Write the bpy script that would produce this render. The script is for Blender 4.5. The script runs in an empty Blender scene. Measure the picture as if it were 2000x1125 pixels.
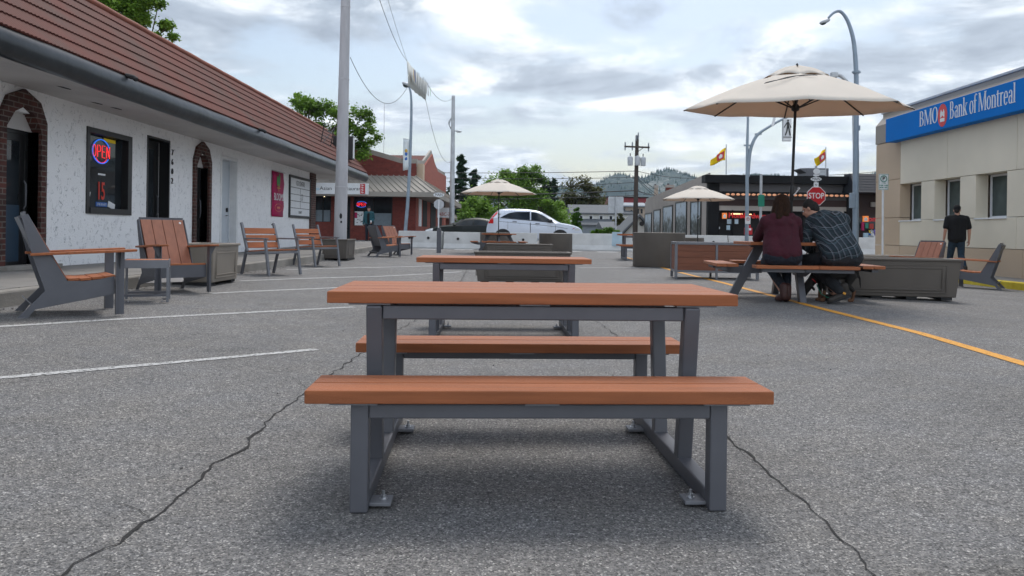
import bpy, bmesh, math, random
from mathutils import Vector, Matrix, Euler, noise
random.seed(7)
S = bpy.context.scene
COL = S.collection
R = math.radians
# ---------------------------------------------------------------- camera
FPX, CX, CY, ROLL, H = 1500.0, 1003.0, 455.0, 0.013, 0.915
cam_d = bpy.data.cameras.new('camera'); cam = bpy.data.objects.new('camera', cam_d); COL.objects.link(cam)
cam_d.sensor_width = 36; cam_d.lens = 36*FPX/2000
cam_d.shift_x = -(CX-1000)/2000; cam_d.shift_y = -(562.5-CY)/2000
cam_d.clip_start = .05; cam_d.clip_end = 9000
cam.matrix_world = Matrix.Translation((0, 0, H)) @ Matrix.Rotation(R(90), 4, 'X') @ Matrix.Rotation(ROLL, 4, 'Z')
S.camera = cam
cam_d.dof.use_dof = True; cam_d.dof.focus_distance = 3.2; cam_d.dof.aperture_fstop = 22
# ---------------------------------------------------------------- light
HAZE = .00011
SUN_EL, SUN_AZ = 58, 14          # degrees; azimuth clockwise from +Y (the sun stands ahead, a little right)
S.view_settings.view_transform = 'Standard'; S.view_settings.look = 'None'
S.view_settings.exposure = 0.60; S.view_settings.gamma = 1
sd = bpy.data.lights.new('sun', 'SUN'); sd.energy = 1.35; sd.angle = R(20); sd.color = (1, .965, .92)
so = bpy.data.objects.new('sun', sd); COL.objects.link(so)
dirv = Vector((math.sin(R(SUN_AZ))*math.cos(R(SUN_EL)), math.cos(R(SUN_AZ))*math.cos(R(SUN_EL)), math.sin(R(SUN_EL))))
so.rotation_euler = dirv.to_track_quat('Z', 'Y').to_euler(); so.location = dirv*60
W = bpy.data.worlds.new('World'); S.world = W; W.use_nodes = True
nt = W.node_tree; nt.nodes.clear()
def N(t, ty, **k):
    n = t.nodes.new(ty)
    for a, b in k.items(): setattr(n, a, b)
    return n
def sky_world():
    L = nt.links.new
    sky = N(nt, 'ShaderNodeTexSky', sky_type='NISHITA', sun_disc=False)
    sky.sun_elevation = R(SUN_EL); sky.sun_rotation = R(SUN_AZ); sky.air_density = 1.2; sky.dust_density = 2.5
    b1 = N(nt, 'ShaderNodeBackground'); b1.inputs[1].default_value = .095
    hs = N(nt, 'ShaderNodeHueSaturation'); hs.inputs['Saturation'].default_value = 1.0
    L(sky.outputs[0], hs.inputs['Color']); L(hs.outputs[0], b1.inputs[0])
    tc = N(nt, 'ShaderNodeTexCoord'); sp = N(nt, 'ShaderNodeSeparateXYZ'); L(tc.outputs['Generated'], sp.inputs[0])
    zc = N(nt, 'ShaderNodeMath', operation='MAXIMUM'); L(sp.outputs[2], zc.inputs[0]); zc.inputs[1].default_value = 0
    za = N(nt, 'ShaderNodeMath', operation='ADD'); L(zc.outputs[0], za.inputs[0]); za.inputs[1].default_value = .16
    dx = N(nt, 'ShaderNodeMath', operation='DIVIDE'); L(sp.outputs[0], dx.inputs[0]); L(za.outputs[0], dx.inputs[1])
    dy = N(nt, 'ShaderNodeMath', operation='DIVIDE'); L(sp.outputs[1], dy.inputs[0]); L(za.outputs[0], dy.inputs[1])
    cb = N(nt, 'ShaderNodeCombineXYZ'); L(dx.outputs[0], cb.inputs[0]); L(dy.outputs[0], cb.inputs[1])
    def noi(sc, det, ro, off, dist=.2):
        mp = N(nt, 'ShaderNodeMapping'); mp.inputs['Location'].default_value = off; L(cb.outputs[0], mp.inputs[0])
        n = N(nt, 'ShaderNodeTexNoise'); n.inputs['Scale'].default_value = sc; n.inputs['Detail'].default_value = det
        n.inputs['Roughness'].default_value = ro; n.inputs['Distortion'].default_value = dist
        L(mp.outputs[0], n.inputs['Vector']); return n
    n1 = noi(1.25, 9, .57, (3.1, 1.7, 0)); n2 = noi(1.9, 11, .59, (7.7, 4.2, 2.0), .35)
    m1 = N(nt, 'ShaderNodeMapRange', interpolation_type='SMOOTHSTEP'); L(n1.outputs[0], m1.inputs[0])
    m1.inputs['From Min'].default_value = .41; m1.inputs['From Max'].default_value = .56
    cr = N(nt, 'ShaderNodeValToRGB'); L(n2.outputs[0], cr.inputs[0])
    e = cr.color_ramp.elements; e[0].position = .37; e[0].color = (.24, .285, .36, 1); e[1].position = .61; e[1].color = (.97, .97, .98, 1)
    k = cr.color_ramp.elements.new(.475); k.color = (.38, .44, .52, 1); k = cr.color_ramp.elements.new(.55); k.color = (.68, .73, .79, 1)
    # the cloud cover is brighter low in the sky, where it is thinner
    ml = N(nt, 'ShaderNodeMapRange'); L(sp.outputs[2], ml.inputs[0])
    ml.inputs['From Min'].default_value = .0; ml.inputs['From Max'].default_value = .33; ml.inputs['To Min'].default_value = .42; ml.inputs['To Max'].default_value = .0
    mw = N(nt, 'ShaderNodeMix', data_type='RGBA'); L(ml.outputs[0], mw.inputs[0]); L(cr.outputs[0], mw.inputs[6]); mw.inputs[7].default_value = (.90, .93, .96, 1)
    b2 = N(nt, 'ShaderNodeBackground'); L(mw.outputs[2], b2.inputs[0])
    # unseen cloud behind the viewer is made brighter, to light surfaces facing the camera
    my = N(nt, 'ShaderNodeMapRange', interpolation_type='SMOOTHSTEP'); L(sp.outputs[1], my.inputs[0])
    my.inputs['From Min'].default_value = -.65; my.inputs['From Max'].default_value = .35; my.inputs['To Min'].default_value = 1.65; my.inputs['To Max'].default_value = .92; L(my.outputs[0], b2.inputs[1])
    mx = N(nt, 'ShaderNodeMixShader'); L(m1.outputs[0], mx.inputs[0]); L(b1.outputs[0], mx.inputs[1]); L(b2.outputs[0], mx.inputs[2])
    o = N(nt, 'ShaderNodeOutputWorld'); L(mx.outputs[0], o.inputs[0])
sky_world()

# ---------------------------------------------------------------- terrain and placing
ZX = [(-900, .17), (-4.66, .17), (-3.4, .125), (-2.2, .06), (-1.2, .01), (-.9, 0), (1.2, 0), (2.4, .05), (3.4, .085), (4.4, .085), (6, .045), (9.95, -.08), (900, -.08)]
ZY = [(-60, 0), (16, 0), (18, .008), (20, .03), (33.7, .19), (35.0, .35), (44, .42), (46, .43), (3000, .43)]
def pl(t, x):
    if x <= t[0][0]: return t[0][1]
    for (a, b), (c, d) in zip(t, t[1:]):
        if x <= c: return b+(d-b)*(x-a)/(c-a)
    return t[-1][1]
FADE = [(26, 1), (33, .12), (60, .12)]     # the cross slope flattens out towards the side street
def gz(x, y): return pl(ZX, x)*pl(FADE, y)+pl(ZY, y)
cR, sR = math.cos(ROLL), math.sin(ROLL)
def P(px, py, d):
    u, v = px-CX, CY-py
    return Vector(((u*cR-v*sR)*d/FPX, d, H+(u*sR+v*cR)*d/FPX))
def G(px, py, dz=0):
    """ground point seen at a pixel of the 2000 px wide photograph"""
    lo, hi = .5, 400
    for _ in range(60):
        m = (lo+hi)/2; p = P(px, py, m)
        if p.z > gz(p.x, p.y)+dz: lo = m
        else: hi = m
    p = P(px, py, lo); return Vector((p.x, p.y, gz(p.x, p.y)))
def PX(p):
    x, z = p[0]*FPX/p[1], (p[2]-H)*FPX/p[1]
    return CX+x*cR+z*sR, CY-(-x*sR+z*cR)

# ---------------------------------------------------------------- materials
def pm(name, base, rough=.6, metal=0, var=.12, vs=6, bump=0, bs=60, spec=.5, coat=0, emis=0, base2=None, stretch=None, detail=5):
    m = bpy.data.materials.new(name); m.use_nodes = True; t = m.node_tree; L = t.links.new
    b = t.nodes['Principled BSDF']; b.inputs['Roughness'].default_value = rough; b.inputs['Metallic'].default_value = metal
    b.inputs['Specular IOR Level'].default_value = spec
    if coat: b.inputs['Coat Weight'].default_value = coat; b.inputs['Coat Roughness'].default_value = .05
    tc = N(t, 'ShaderNodeTexCoord'); oi = N(t, 'ShaderNodeObjectInfo'); mp = N(t, 'ShaderNodeMapping')
    L(tc.outputs['Object'], mp.inputs[0])
    if stretch: mp.inputs['Scale'].default_value = stretch
    n = N(t, 'ShaderNodeTexNoise', noise_dimensions='4D'); n.inputs['Scale'].default_value = vs; n.inputs['Detail'].default_value = detail
    mu = N(t, 'ShaderNodeMath', operation='MULTIPLY'); L(oi.outputs['Random'], mu.inputs[0]); mu.inputs[1].default_value = 40; L(mu.outputs[0], n.inputs['W'])
    L(mp.outputs[0], n.inputs['Vector'])
    cr = N(t, 'ShaderNodeValToRGB'); L(n.outputs[0], cr.inputs[0])
    b2 = base2 or tuple(min(1, c*(1+var)) for c in base)
    b1 = base if base2 else tuple(c*(1-var) for c in base)
    cr.color_ramp.elements[0].position = .3; cr.color_ramp.elements[0].color = (*b1, 1)
    cr.color_ramp.elements[1].position = .7; cr.color_ramp.elements[1].color = (*b2, 1)
    L(cr.outputs[0], b.inputs['Base Color'])
    if emis: L(cr.outputs[0], b.inputs['Emission Color']); b.inputs['Emission Strength'].default_value = emis
    mr = N(t, 'ShaderNodeMapRange'); L(n.outputs[0], mr.inputs[0]); mr.inputs['To Min'].default_value = max(0, rough-.1); mr.inputs['To Max'].default_value = min(1, rough+.1)
    L(mr.outputs[0], b.inputs['Roughness'])
    if bump:
        n2 = N(t, 'ShaderNodeTexNoise'); n2.inputs['Scale'].default_value = bs; n2.inputs['Detail'].default_value = 4; L(mp.outputs[0], n2.inputs['Vector'])
        bp = N(t, 'ShaderNodeBump'); bp.inputs['Strength'].default_value = bump; bp.inputs['Distance'].default_value = .01
        L(n2.outputs[0], bp.inputs['Height']); L(bp.outputs[0], b.inputs['Normal'])
    return m
def nodes_of(m):
    t = m.node_tree; return t, t.links.new, t.nodes['Principled BSDF']
def asphalt():
    m = bpy.data.materials.new('asphalt'); m.use_nodes = True; t, L, b = nodes_of(m)
    tc = N(t, 'ShaderNodeTexCoord')
    def noi(s, d=3, r=.6):
        n = N(t, 'ShaderNodeTexNoise'); n.inputs['Scale'].default_value = s; n.inputs['Detail'].default_value = d; n.inputs['Roughness'].default_value = r
        L(tc.outputs['Object'], n.inputs['Vector']); return n
    vo = N(t, 'ShaderNodeTexVoronoi'); vo.inputs['Scale'].default_value = 185; L(tc.outputs['Object'], vo.inputs['Vector'])
    bw = N(t, 'ShaderNodeSeparateColor'); L(vo.outputs['Color'], bw.inputs[0])
    r1 = N(t, 'ShaderNodeValToRGB'); L(bw.outputs[0], r1.inputs[0])
    e = r1.color_ramp.elements; e[0].position = 0; e[0].color = (.062, .062, .063, 1); e[1].position = 1; e[1].color = (.45, .44, .42, 1)
    k = e.new(.30); k.color = (.132, .132, .133, 1); k = e.new(.72); k.color = (.180, .178, .174, 1); k = e.new(.92); k.color = (.25, .244, .235, 1)
    n2 = noi(45, 4, .7); n3 = noi(.9, 5, .6); n4 = noi(9, 4, .6)
    def mul(a, n, f0, f1, t0, t1):
        mr = N(t, 'ShaderNodeMapRange'); L(n.outputs[0], mr.inputs[0])
        for q, v in zip(('From Min', 'From Max', 'To Min', 'To Max'), (f0, f1, t0, t1)): mr.inputs[q].default_value = v
        x = N(t, 'ShaderNodeVectorMath', operation='SCALE'); L(a, x.inputs[0]); L(mr.outputs[0], x.inputs['Scale']); return x.outputs[0]
    o = mul(r1.outputs[0], n2, .35, .65, .72, 1.25); o = mul(o, n3, .3, .7, .87, 1.13); o = mul(o, n4, .3, .7, .9, 1.1)
    n5 = noi(62, 6, .8); r5 = N(t, 'ShaderNodeValToRGB'); L(n5.outputs[0], r5.inputs[0]); q5 = r5.color_ramp.elements; q5[0].position = .36; q5[0].color = (.32, .32, .33, 1); q5[1].position = .47; q5[1].color = (1, 1, 1, 1)
    m5 = N(t, 'ShaderNodeMix', data_type='RGBA', blend_type='MULTIPLY'); m5.inputs[0].default_value = 1; L(o, m5.inputs[6]); L(r5.outputs[0], m5.inputs[7])
    n6 = noi(2.3, 5, .65); r6 = N(t, 'ShaderNodeValToRGB'); L(n6.outputs[0], r6.inputs[0]); q6 = r6.color_ramp.elements; q6[0].position = .35; q6[0].color = (1.07, 1.07, 1.08, 1); q6[1].position = .65; q6[1].color = (1.10, 1.07, 1.03, 1)
    m6 = N(t, 'ShaderNodeMix', data_type='RGBA', blend_type='MULTIPLY'); m6.inputs[0].default_value = 1; L(m5.outputs[2], m6.inputs[6]); L(r6.outputs[0], m6.inputs[7]); o = m6.outputs[2]
    n7 = noi(1.7, 3, .5); r7 = N(t, 'ShaderNodeValToRGB'); L(n7.outputs[0], r7.inputs[0]); q7 = r7.color_ramp.elements; q7[0].position = .27; q7[0].color = (.84, .84, .83, 1); q7[1].position = .36; q7[1].color = (1, 1, 1, 1)   # old oil stains
    m7 = N(t, 'ShaderNodeMix', data_type='RGBA', blend_type='MULTIPLY'); m7.inputs[0].default_value = 1; L(o, m7.inputs[6]); L(r7.outputs[0], m7.inputs[7])
    n8 = noi(5.5, 2, .5); r8 = N(t, 'ShaderNodeValToRGB'); L(n8.outputs[0], r8.inputs[0]); q8 = r8.color_ramp.elements; q8[0].position = .215; q8[0].color = (.68, .67, .66, 1); q8[1].position = .25; q8[1].color = (1, 1, 1, 1)   # dark spots
    m8 = N(t, 'ShaderNodeMix', data_type='RGBA', blend_type='MULTIPLY'); m8.inputs[0].default_value = 1; L(m7.outputs[2], m8.inputs[6]); L(r8.outputs[0], m8.inputs[7]); o = m8.outputs[2]
    L(o, b.inputs['Base Color']); b.inputs['Roughness'].default_value = .82; b.inputs['Specular IOR Level'].default_value = .35
    bp = N(t, 'ShaderNodeBump'); bp.inputs['Strength'].default_value = .75; bp.inputs['Distance'].default_value = .005
    ad = N(t, 'ShaderNodeMath', operation='ADD'); L(n2.outputs[0], ad.inputs[0]); L(vo.outputs['Distance'], ad.inputs[1])
    L(ad.outputs[0], bp.inputs['Height']); L(bp.outputs[0], b.inputs['Normal'])
    return m
def brick(name, c1, c2, mort, sc=1.0, off=(0, 0, 0), axis='XZ', bump=.4, dirt=.15):
    m = bpy.data.materials.new(name); m.use_nodes = True; t, L, b = nodes_of(m)
    tc = N(t, 'ShaderNodeTexCoord'); sp = N(t, 'ShaderNodeSeparateXYZ'); L(tc.outputs['Object'], sp.inputs[0])
    cb = N(t, 'ShaderNodeCombineXYZ')
    ax = N(t, 'ShaderNodeMath', operation='ADD'); L(sp.outputs[0], ax.inputs[0]); L(sp.outputs[1], ax.inputs[1])
    L(ax.outputs[0], cb.inputs[0]); L(sp.outputs[2], cb.inputs[1])
    br = N(t, 'ShaderNodeTexBrick'); L(cb.outputs[0], br.inputs['Vector']); br.inputs['Scale'].default_value = sc
    br.inputs['Color1'].default_value = (*c1, 1); br.inputs['Color2'].default_value = (*c2, 1); br.inputs['Mortar'].default_value = (*mort, 1)
    br.inputs['Brick Width'].default_value = .21; br.inputs['Row Height'].default_value = .075; br.inputs['Mortar Size'].default_value = .008
    n = N(t, 'ShaderNodeTexNoise'); n.inputs['Scale'].default_value = 5; n.inputs['Detail'].default_value = 6; L(tc.outputs['Object'], n.inputs['Vector'])
    mr = N(t, 'ShaderNodeMapRange'); L(n.outputs[0], mr.inputs[0]); mr.inputs['From Min'].default_value = .3; mr.inputs['From Max'].default_value = .7
    mr.inputs['To Min'].default_value = 1-dirt; mr.inputs['To Max'].default_value = 1+dirt
    x = N(t, 'ShaderNodeVectorMath', operation='SCALE'); L(br.outputs['Color'], x.inputs[0]); L(mr.outputs[0], x.inputs['Scale'])
    L(x.outputs[0], b.inputs['Base Color']); b.inputs['Roughness'].default_value = .8
    bp = N(t, 'ShaderNodeBump'); bp.inputs['Strength'].default_value = bump; bp.inputs['Distance'].default_value = .01; bp.invert = True
    L(br.outputs['Fac'], bp.inputs['Height']); L(bp.outputs[0], b.inputs['Normal'])
    return m
def glass(name, tint=(.02, .025, .03), rough=.03):
    m = bpy.data.materials.new(name); m.use_nodes = True; t, L, b = nodes_of(m)
    tc = N(t, 'ShaderNodeTexCoord'); n = N(t, 'ShaderNodeTexNoise'); n.inputs['Scale'].default_value = 1.3; L(tc.outputs['Object'], n.inputs['Vector'])
    cr = N(t, 'ShaderNodeValToRGB'); L(n.outputs[0], cr.inputs[0])
    cr.color_ramp.elements[0].position = .35; cr.color_ramp.elements[0].color = (*[c*.5 for c in tint], 1); cr.color_ramp.elements[1].position = .7; cr.color_ramp.elements[1].color = (*[c*1.6 for c in tint], 1)
    L(cr.outputs[0], b.inputs['Base Color']); b.inputs['Roughness'].default_value = rough; b.inputs['Specular IOR Level'].default_value = .5
    b.inputs['IOR'].default_value = 1.38
    bp = N(t, 'ShaderNodeBump'); bp.inputs['Strength'].default_value = .03; bp.inputs['Distance'].default_value = .05; L(n.outputs[0], bp.inputs['Height']); L(bp.outputs[0], b.inputs['Normal'])
    return m
M = {}
M['asphalt'] = asphalt()
M['wood'] = pm('composite wood', (.37, .125, .050), .5, var=.2, vs=2.6, bump=.5, bs=110, stretch=(1, 14, 14), detail=10, spec=.32)
M['woody'] = pm('composite wood upright', (.28, .108, .062), .55, var=.15, vs=2.5, bump=.15, bs=40, stretch=(9, 9, 1), detail=8)
M['wooddk'] = pm('stained wood panel', (.20, .07, .036), .55, var=.18, vs=2.5, bump=.15, bs=40, stretch=(1, 9, 9), detail=8)
M['steel'] = pm('grey powder coat', (.108, .111, .126), .45, .15, var=.08, vs=7, bump=.08, bs=300)
M['steel2'] = pm('pale grey powder coat', (.19, .196, .215), .45, .2, var=.08, vs=7, bump=.05, bs=300)
M['zinc'] = pm('zinc bolt', (.55, .56, .58), .3, .9, var=.15, vs=60)
M['planter'] = pm('taupe planter plastic', (.105, .090, .076), .6, var=.1, vs=3, bump=.1, bs=120)
M['planterlt'] = pm('pale taupe planter plastic', (.23, .20, .165), .6, var=.1, vs=3, bump=.1, bs=120)
M['soil'] = pm('potting soil', (.03, .02, .014), .95, var=.5, vs=30, bump=.8, bs=60)
M['white'] = pm('white paint', (.72, .73, .74), .55, var=.08, vs=5, bump=.05)
M['black'] = pm('black paint', (.012, .012, .013), .4, var=.3, vs=5)
M['matblack'] = pm('matt black', (.02, .02, .021), .8, var=.3, vs=9)
M['galv'] = pm('galvanised steel', (.46, .48, .50), .55, .25, var=.16, vs=4, bump=.1, bs=40)
M['bluegrey'] = pm('blue grey pole paint', (.25, .31, .37), .5, .15, var=.12, vs=4)
M['pole'] = pm('weathered grey pole paint', (.46, .455, .47), .65, .0, var=.14, vs=2.5, bump=.15, bs=20, stretch=(3, 3, .6))
M['wpole'] = pm('weathered timber', (.07, .055, .045), .9, var=.35, vs=3, stretch=(8, 8, .5), bump=.4)
M['concrete'] = pm('concrete', (.60, .60, .585), .85, var=.12, vs=2.5, bump=.3, bs=60, detail=9)
M['kerb'] = pm('old kerb concrete', (.26, .245, .22), .9, var=.22, vs=3, bump=.5, bs=45, detail=10)
M['walk'] = pm('pavement concrete', (.22, .21, .195), .9, var=.18, vs=1.6, bump=.3, bs=80, detail=10)
M['glass'] = glass('dark window glass'); M['glassb'] = glass('reflecting window glass', (.06, .08, .078), .08)
M['fabric'] = pm('cream canvas', (.80, .755, .67), .85, var=.05, vs=2, bump=.2, bs=14)
t_ = M['fabric'].node_tree; tr = N(t_, 'ShaderNodeBsdfTranslucent'); tr.inputs[0].default_value = (.66, .43, .23, 1); mx_ = N(t_, 'ShaderNodeMixShader'); mx_.inputs[0].default_value = .30
t_.links.new(t_.nodes['Principled BSDF'].outputs[0], mx_.inputs[1]); t_.links.new(tr.outputs[0], mx_.inputs[2]); t_.links.new(mx_.outputs[0], [n for n in t_.nodes if n.type == 'OUTPUT_MATERIAL'][0].inputs[0])
M['red'] = pm('red sign face', (.50, .012, .02), .35, var=.06)
M['yellow'] = pm('yellow flag cloth', (.98, .66, .01), .7, var=.08)
M['wire'] = pm('wire', (.03, .03, .033), .6, var=.2)
M['linew'] = pm('worn white road paint', (.46, .46, .45), .75, var=.12, vs=20, bump=.4, bs=120)
M['liney'] = pm('yellow road paint', (.62, .285, .03), .7, var=.1, vs=20, bump=.4, bs=120)
M['crack'] = pm('tar in the crack', (.018, .017, .017), .9, var=.4, vs=40, bump=.5)
for k in ('linew', 'liney'):      # worn flecks where the asphalt shows through
    t, L, b = nodes_of(M[k]); n = N(t, 'ShaderNodeTexNoise'); n.inputs['Scale'].default_value = 38; n.inputs['Detail'].default_value = 6; n.inputs['Roughness'].default_value = .75
    tc = N(t, 'ShaderNodeTexCoord'); L(tc.outputs['Object'], n.inputs['Vector'])
    mr = N(t, 'ShaderNodeMapRange'); mr.inputs['From Min'].default_value = .41 if k == 'linew' else .36; mr.inputs['From Max'].default_value = .48 if k == 'linew' else .42; L(n.outputs[0], mr.inputs[0]); L(mr.outputs[0], b.inputs['Alpha'])

# ---------------------------------------------------------------- mesh helpers
class MB:
    def __init__(s): s.v = []; s.f = []
    def add(s, vs, fs, T=None):
        o = len(s.v)
        for p in vs: s.v.append(tuple(T @ Vector(p)) if T else tuple(p))
        for q in fs: s.f.append(tuple(i+o for i in q))
        return s
    def box(s, c, d, rot=None, T=None):
        x, y, z = d[0]/2, d[1]/2, d[2]/2
        vs = [(-x, -y, -z), (x, -y, -z), (x, y, -z), (-x, y, -z), (-x, -y, z), (x, -y, z), (x, y, z), (-x, y, z)]
        m = Matrix.Translation(c)
        if rot: m = m @ Euler([R(a) for a in rot]).to_matrix().to_4x4()
        if T: m = T @ m
        return s.add(vs, [(0, 3, 2, 1), (4, 5, 6, 7), (0, 1, 5, 4), (1, 2, 6, 5), (2, 3, 7, 6), (3, 0, 4, 7)], m)
    def bb(s, x0, x1, y0, y1, z0, z1, T=None): return s.box(((x0+x1)/2, (y0+y1)/2, (z0+z1)/2), (abs(x1-x0), abs(y1-y0), abs(z1-z0)), None, T)
    def bar(s, a, b, w, h, up=(0, 0, 1)):
        a, b = Vector(a), Vector(b); d = b-a; l = d.length; z = d.normalized(); u = Vector(up)
        if abs(z.dot(u)) > .99: u = Vector((0, 1, 0))
        x = u.cross(z).normalized(); y = z.cross(x)
        m = Matrix((x, y, z)).transposed().to_4x4(); m.translation = (a+b)/2
        return s.box((0, 0, 0), (w, h, l), None, m)
    def prism(s, poly, a, b, ax='X', T=None):
        n = len(poly)
        def q(p, t): return {'X': (t, p[0], p[1]), 'Y': (p[0], t, p[1]), 'Z': (p[0], p[1], t)}[ax]
        vs = [q(p, a) for p in poly]+[q(p, b) for p in poly]
        return s.add(vs, [tuple(range(n))[::-1], tuple(range(n, 2*n))]+[(i, (i+1) % n, n+(i+1) % n, n+i) for i in range(n)], T)
    def tube(s, pts, r, n=10, cap=True, sq=1):
        pts = [Vector(p) for p in pts]; rs = r if isinstance(r, (list, tuple)) else [r]*len(pts)
        o = len(s.v); prev = None
        for i, p in enumerate(pts):
            d = (pts[min(i+1, len(pts)-1)]-pts[max(i-1, 0)]).normalized()
            if prev is None:
                a = Vector((0, 0, 1)) if abs(d.z) < .9 else Vector((1, 0, 0)); x = a.cross(d).normalized()
            else: x = (prev-d*prev.dot(d)).normalized()
            prev = x; y = d.cross(x)
            for k in range(n):
                t = 2*math.pi*k/n; s.v.append(tuple(p+(x*math.cos(t)+y*math.sin(t)*sq)*rs[i]))
        for i in range(len(pts)-1):
            for k in range(n):
                a = o+i*n+k; b = o+i*n+(k+1) % n; s.f.append((a, b, b+n, a+n))
        if cap: s.f.append(tuple(o+k for k in range(n))[::-1]); s.f.append(tuple(o+(len(pts)-1)*n+k for k in range(n)))
        return s
    def cyl(s, a, b, r0, r1=None, n=16): return s.tube([a, b], [r0, r0 if r1 is None else r1], n)
    def lathe(s, prof, c=(0, 0, 0), n=24, ang=0):
        o = len(s.v)
        for r, z in prof:
            for k in range(n):
                t = ang+2*math.pi*k/n; s.v.append((c[0]+r*math.cos(t), c[1]+r*math.sin(t), c[2]+z))
        for i in range(len(prof)-1):
            for k in range(n):
                a = o+i*n+k; b = o+i*n+(k+1) % n; s.f.append((a, b, b+n, a+n))
        s.f.append(tuple(o+k for k in range(n))[::-1]); s.f.append(tuple(o+(len(prof)-1)*n+k for k in range(n)))
        return s
    def ell(s, c, r, rot=None, n=14, m=9, T0=None):
        T = Matrix.Translation(c) if T0 is None else T0 @ Matrix.Translation(c)
        if rot: T = T @ Euler([R(a) for a in rot]).to_matrix().to_4x4()
        vs = [(0, 0, -r[2])]
        for i in range(1, m):
            a = -math.pi/2+math.pi*i/m
            vs += [(r[0]*math.cos(a)*math.cos(2*math.pi*k/n), r[1]*math.cos(a)*math.sin(2*math.pi*k/n), r[2]*math.sin(a)) for k in range(n)]
        vs.append((0, 0, r[2])); fs = []
        for k in range(n): fs.append((0, 1+(k+1) % n, 1+k))
        for i in range(m-2):
            for k in range(n): a = 1+i*n+k; b = 1+i*n+(k+1) % n; fs.append((a, b, b+n, a+n))
        t = 1+(m-2)*n; l = len(vs)-1
        for k in range(n): fs.append((t+k, t+(k+1) % n, l))
        return s.add(vs, fs, T)
    def cap(s, p0, r0, p1, r1, n=14):
        p0, p1 = Vector(p0), Vector(p1); d = p1-p0; l = max(d.length, 1e-4); z = d/l; pts = []; rs = []
        for a in (-85, -60, -35, -12): pts.append(p0+z*r0*math.sin(R(a))); rs.append(r0*math.cos(R(a)))
        pts.append(p0.lerp(p1, .33)); rs.append(r0+(r1-r0)*.33); pts.append(p0.lerp(p1, .66)); rs.append(r0+(r1-r0)*.66)
        for a in (12, 35, 60, 85): pts.append(p1+z*r1*math.sin(R(a))); rs.append(r1*math.cos(R(a)))
        return s.tube(pts, rs, n)
    def build(s, name, mat, parent=None, bevel=0, smooth=None, seg=2, loc=None, rz=0):
        me = bpy.data.meshes.new(name); me.from_pydata(s.v, [], s.f); me.validate()
        for m_ in (mat if isinstance(mat, (list, tuple)) else [mat]): me.materials.append(M[m_] if isinstance(m_, str) else m_)
        if smooth:
            for p in me.polygons: p.use_smooth = True
            me.set_sharp_from_angle(angle=R(smooth))
        o = bpy.data.objects.new(name, me); COL.objects.link(o)
        if parent: o.parent = parent
        if loc: o.location = loc
        o.rotation_euler.z = rz
        if bevel:
            b = o.modifiers.new('bevel', 'BEVEL'); b.width = bevel; b.segments = seg; b.limit_method = 'ANGLE'; b.angle_limit = R(40)
        return o
def each(q, name, mat, parent=None, groupby=None, **k):
    """one object per connected piece (pieces of one bolt or plate stack stay together when groupby gives a cell size)"""
    par = list(range(len(q.v)))
    def f(a):
        while par[a] != a: par[a] = par[par[a]]; a = par[a]
        return a
    for fc in q.f:
        for i in fc[1:]: par[f(i)] = f(fc[0])
    comp = {}
    for i in range(len(q.v)): comp.setdefault(f(i), []).append(i)
    cells = {}
    for vs in comp.values():
        c = [sum(q.v[i][j] for i in vs)/len(vs) for j in range(3)]
        key = (round(c[0]/groupby), round(c[1]/groupby)) if groupby else len(cells)
        cells.setdefault(key, []).extend(vs)
    for vs in cells.values():
        mp_ = {a: n for n, a in enumerate(vs)}; m = MB(); m.v = [q.v[a] for a in vs]; m.f = [tuple(mp_[i] for i in fc) for fc in q.f if fc[0] in mp_]; m.build(name, mat, parent, **k)
def recalc(o):
    bm = bmesh.new(); bm.from_mesh(o.data); bmesh.ops.recalc_face_normals(bm, faces=bm.faces); bm.to_mesh(o.data); bm.free(); return o
def tag(o, label, cat, group=None):
    o['label'] = label; o['category'] = cat
    if group: o['group'] = group
    return o
def struct(o, kind='structure'): o['kind'] = kind; return o
def thing(name, label, cat, loc, rz=0, group=None):
    o = bpy.data.objects.new(name, None); COL.objects.link(o); o.location = loc; o.rotation_euler.z = rz; o.empty_display_size = .2
    return tag(o, label, cat, group)
def copy_tree(o, parent=None):
    c = o.copy(); COL.objects.link(c)
    if parent: c.parent = parent
    for ch in list(o.children): copy_tree(ch, c)
    return c
def again(o, label, loc, rz, group=None):
    c = copy_tree(o); c.location = loc; c.rotation_euler.z = rz; c['label'] = label
    if group: c['group'] = group
    return c
def text(s, size, mat, parent, T, name='lettering', ext=.004, sx=1, align='CENTER', bold=0, space=1.0):
    cu = bpy.data.curves.new(name, 'FONT'); cu.body = s; cu.size = size; cu.extrude = ext; cu.align_x = align; cu.align_y = 'CENTER'; cu.offset = bold; cu.resolution_u = 3; cu.space_character = space
    t = bpy.data.objects.new(name, cu); COL.objects.link(t); dg = bpy.context.evaluated_depsgraph_get()
    me = bpy.data.meshes.new_from_object(t.evaluated_get(dg)); bpy.data.objects.remove(t); bpy.data.curves.remove(cu)
    me.transform(T @ Matrix.Diagonal((sx, 1, 1, 1))); me.materials.clear(); me.materials.append(M[mat] if isinstance(mat, str) else mat)
    o = bpy.data.objects.new(name, me); COL.objects.link(o)
    if parent: o.parent = parent
    return o
def face(c, n):
    """frame for writing: X along the reading direction, Z out along n (horizontal), placed at c"""
    n = Vector(n).normalized(); up = Vector((0, 0, 1)); x = up.cross(n).normalized()
    m = Matrix((x, n.cross(x), n)).transposed().to_4x4(); m.translation = c; return m
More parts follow.
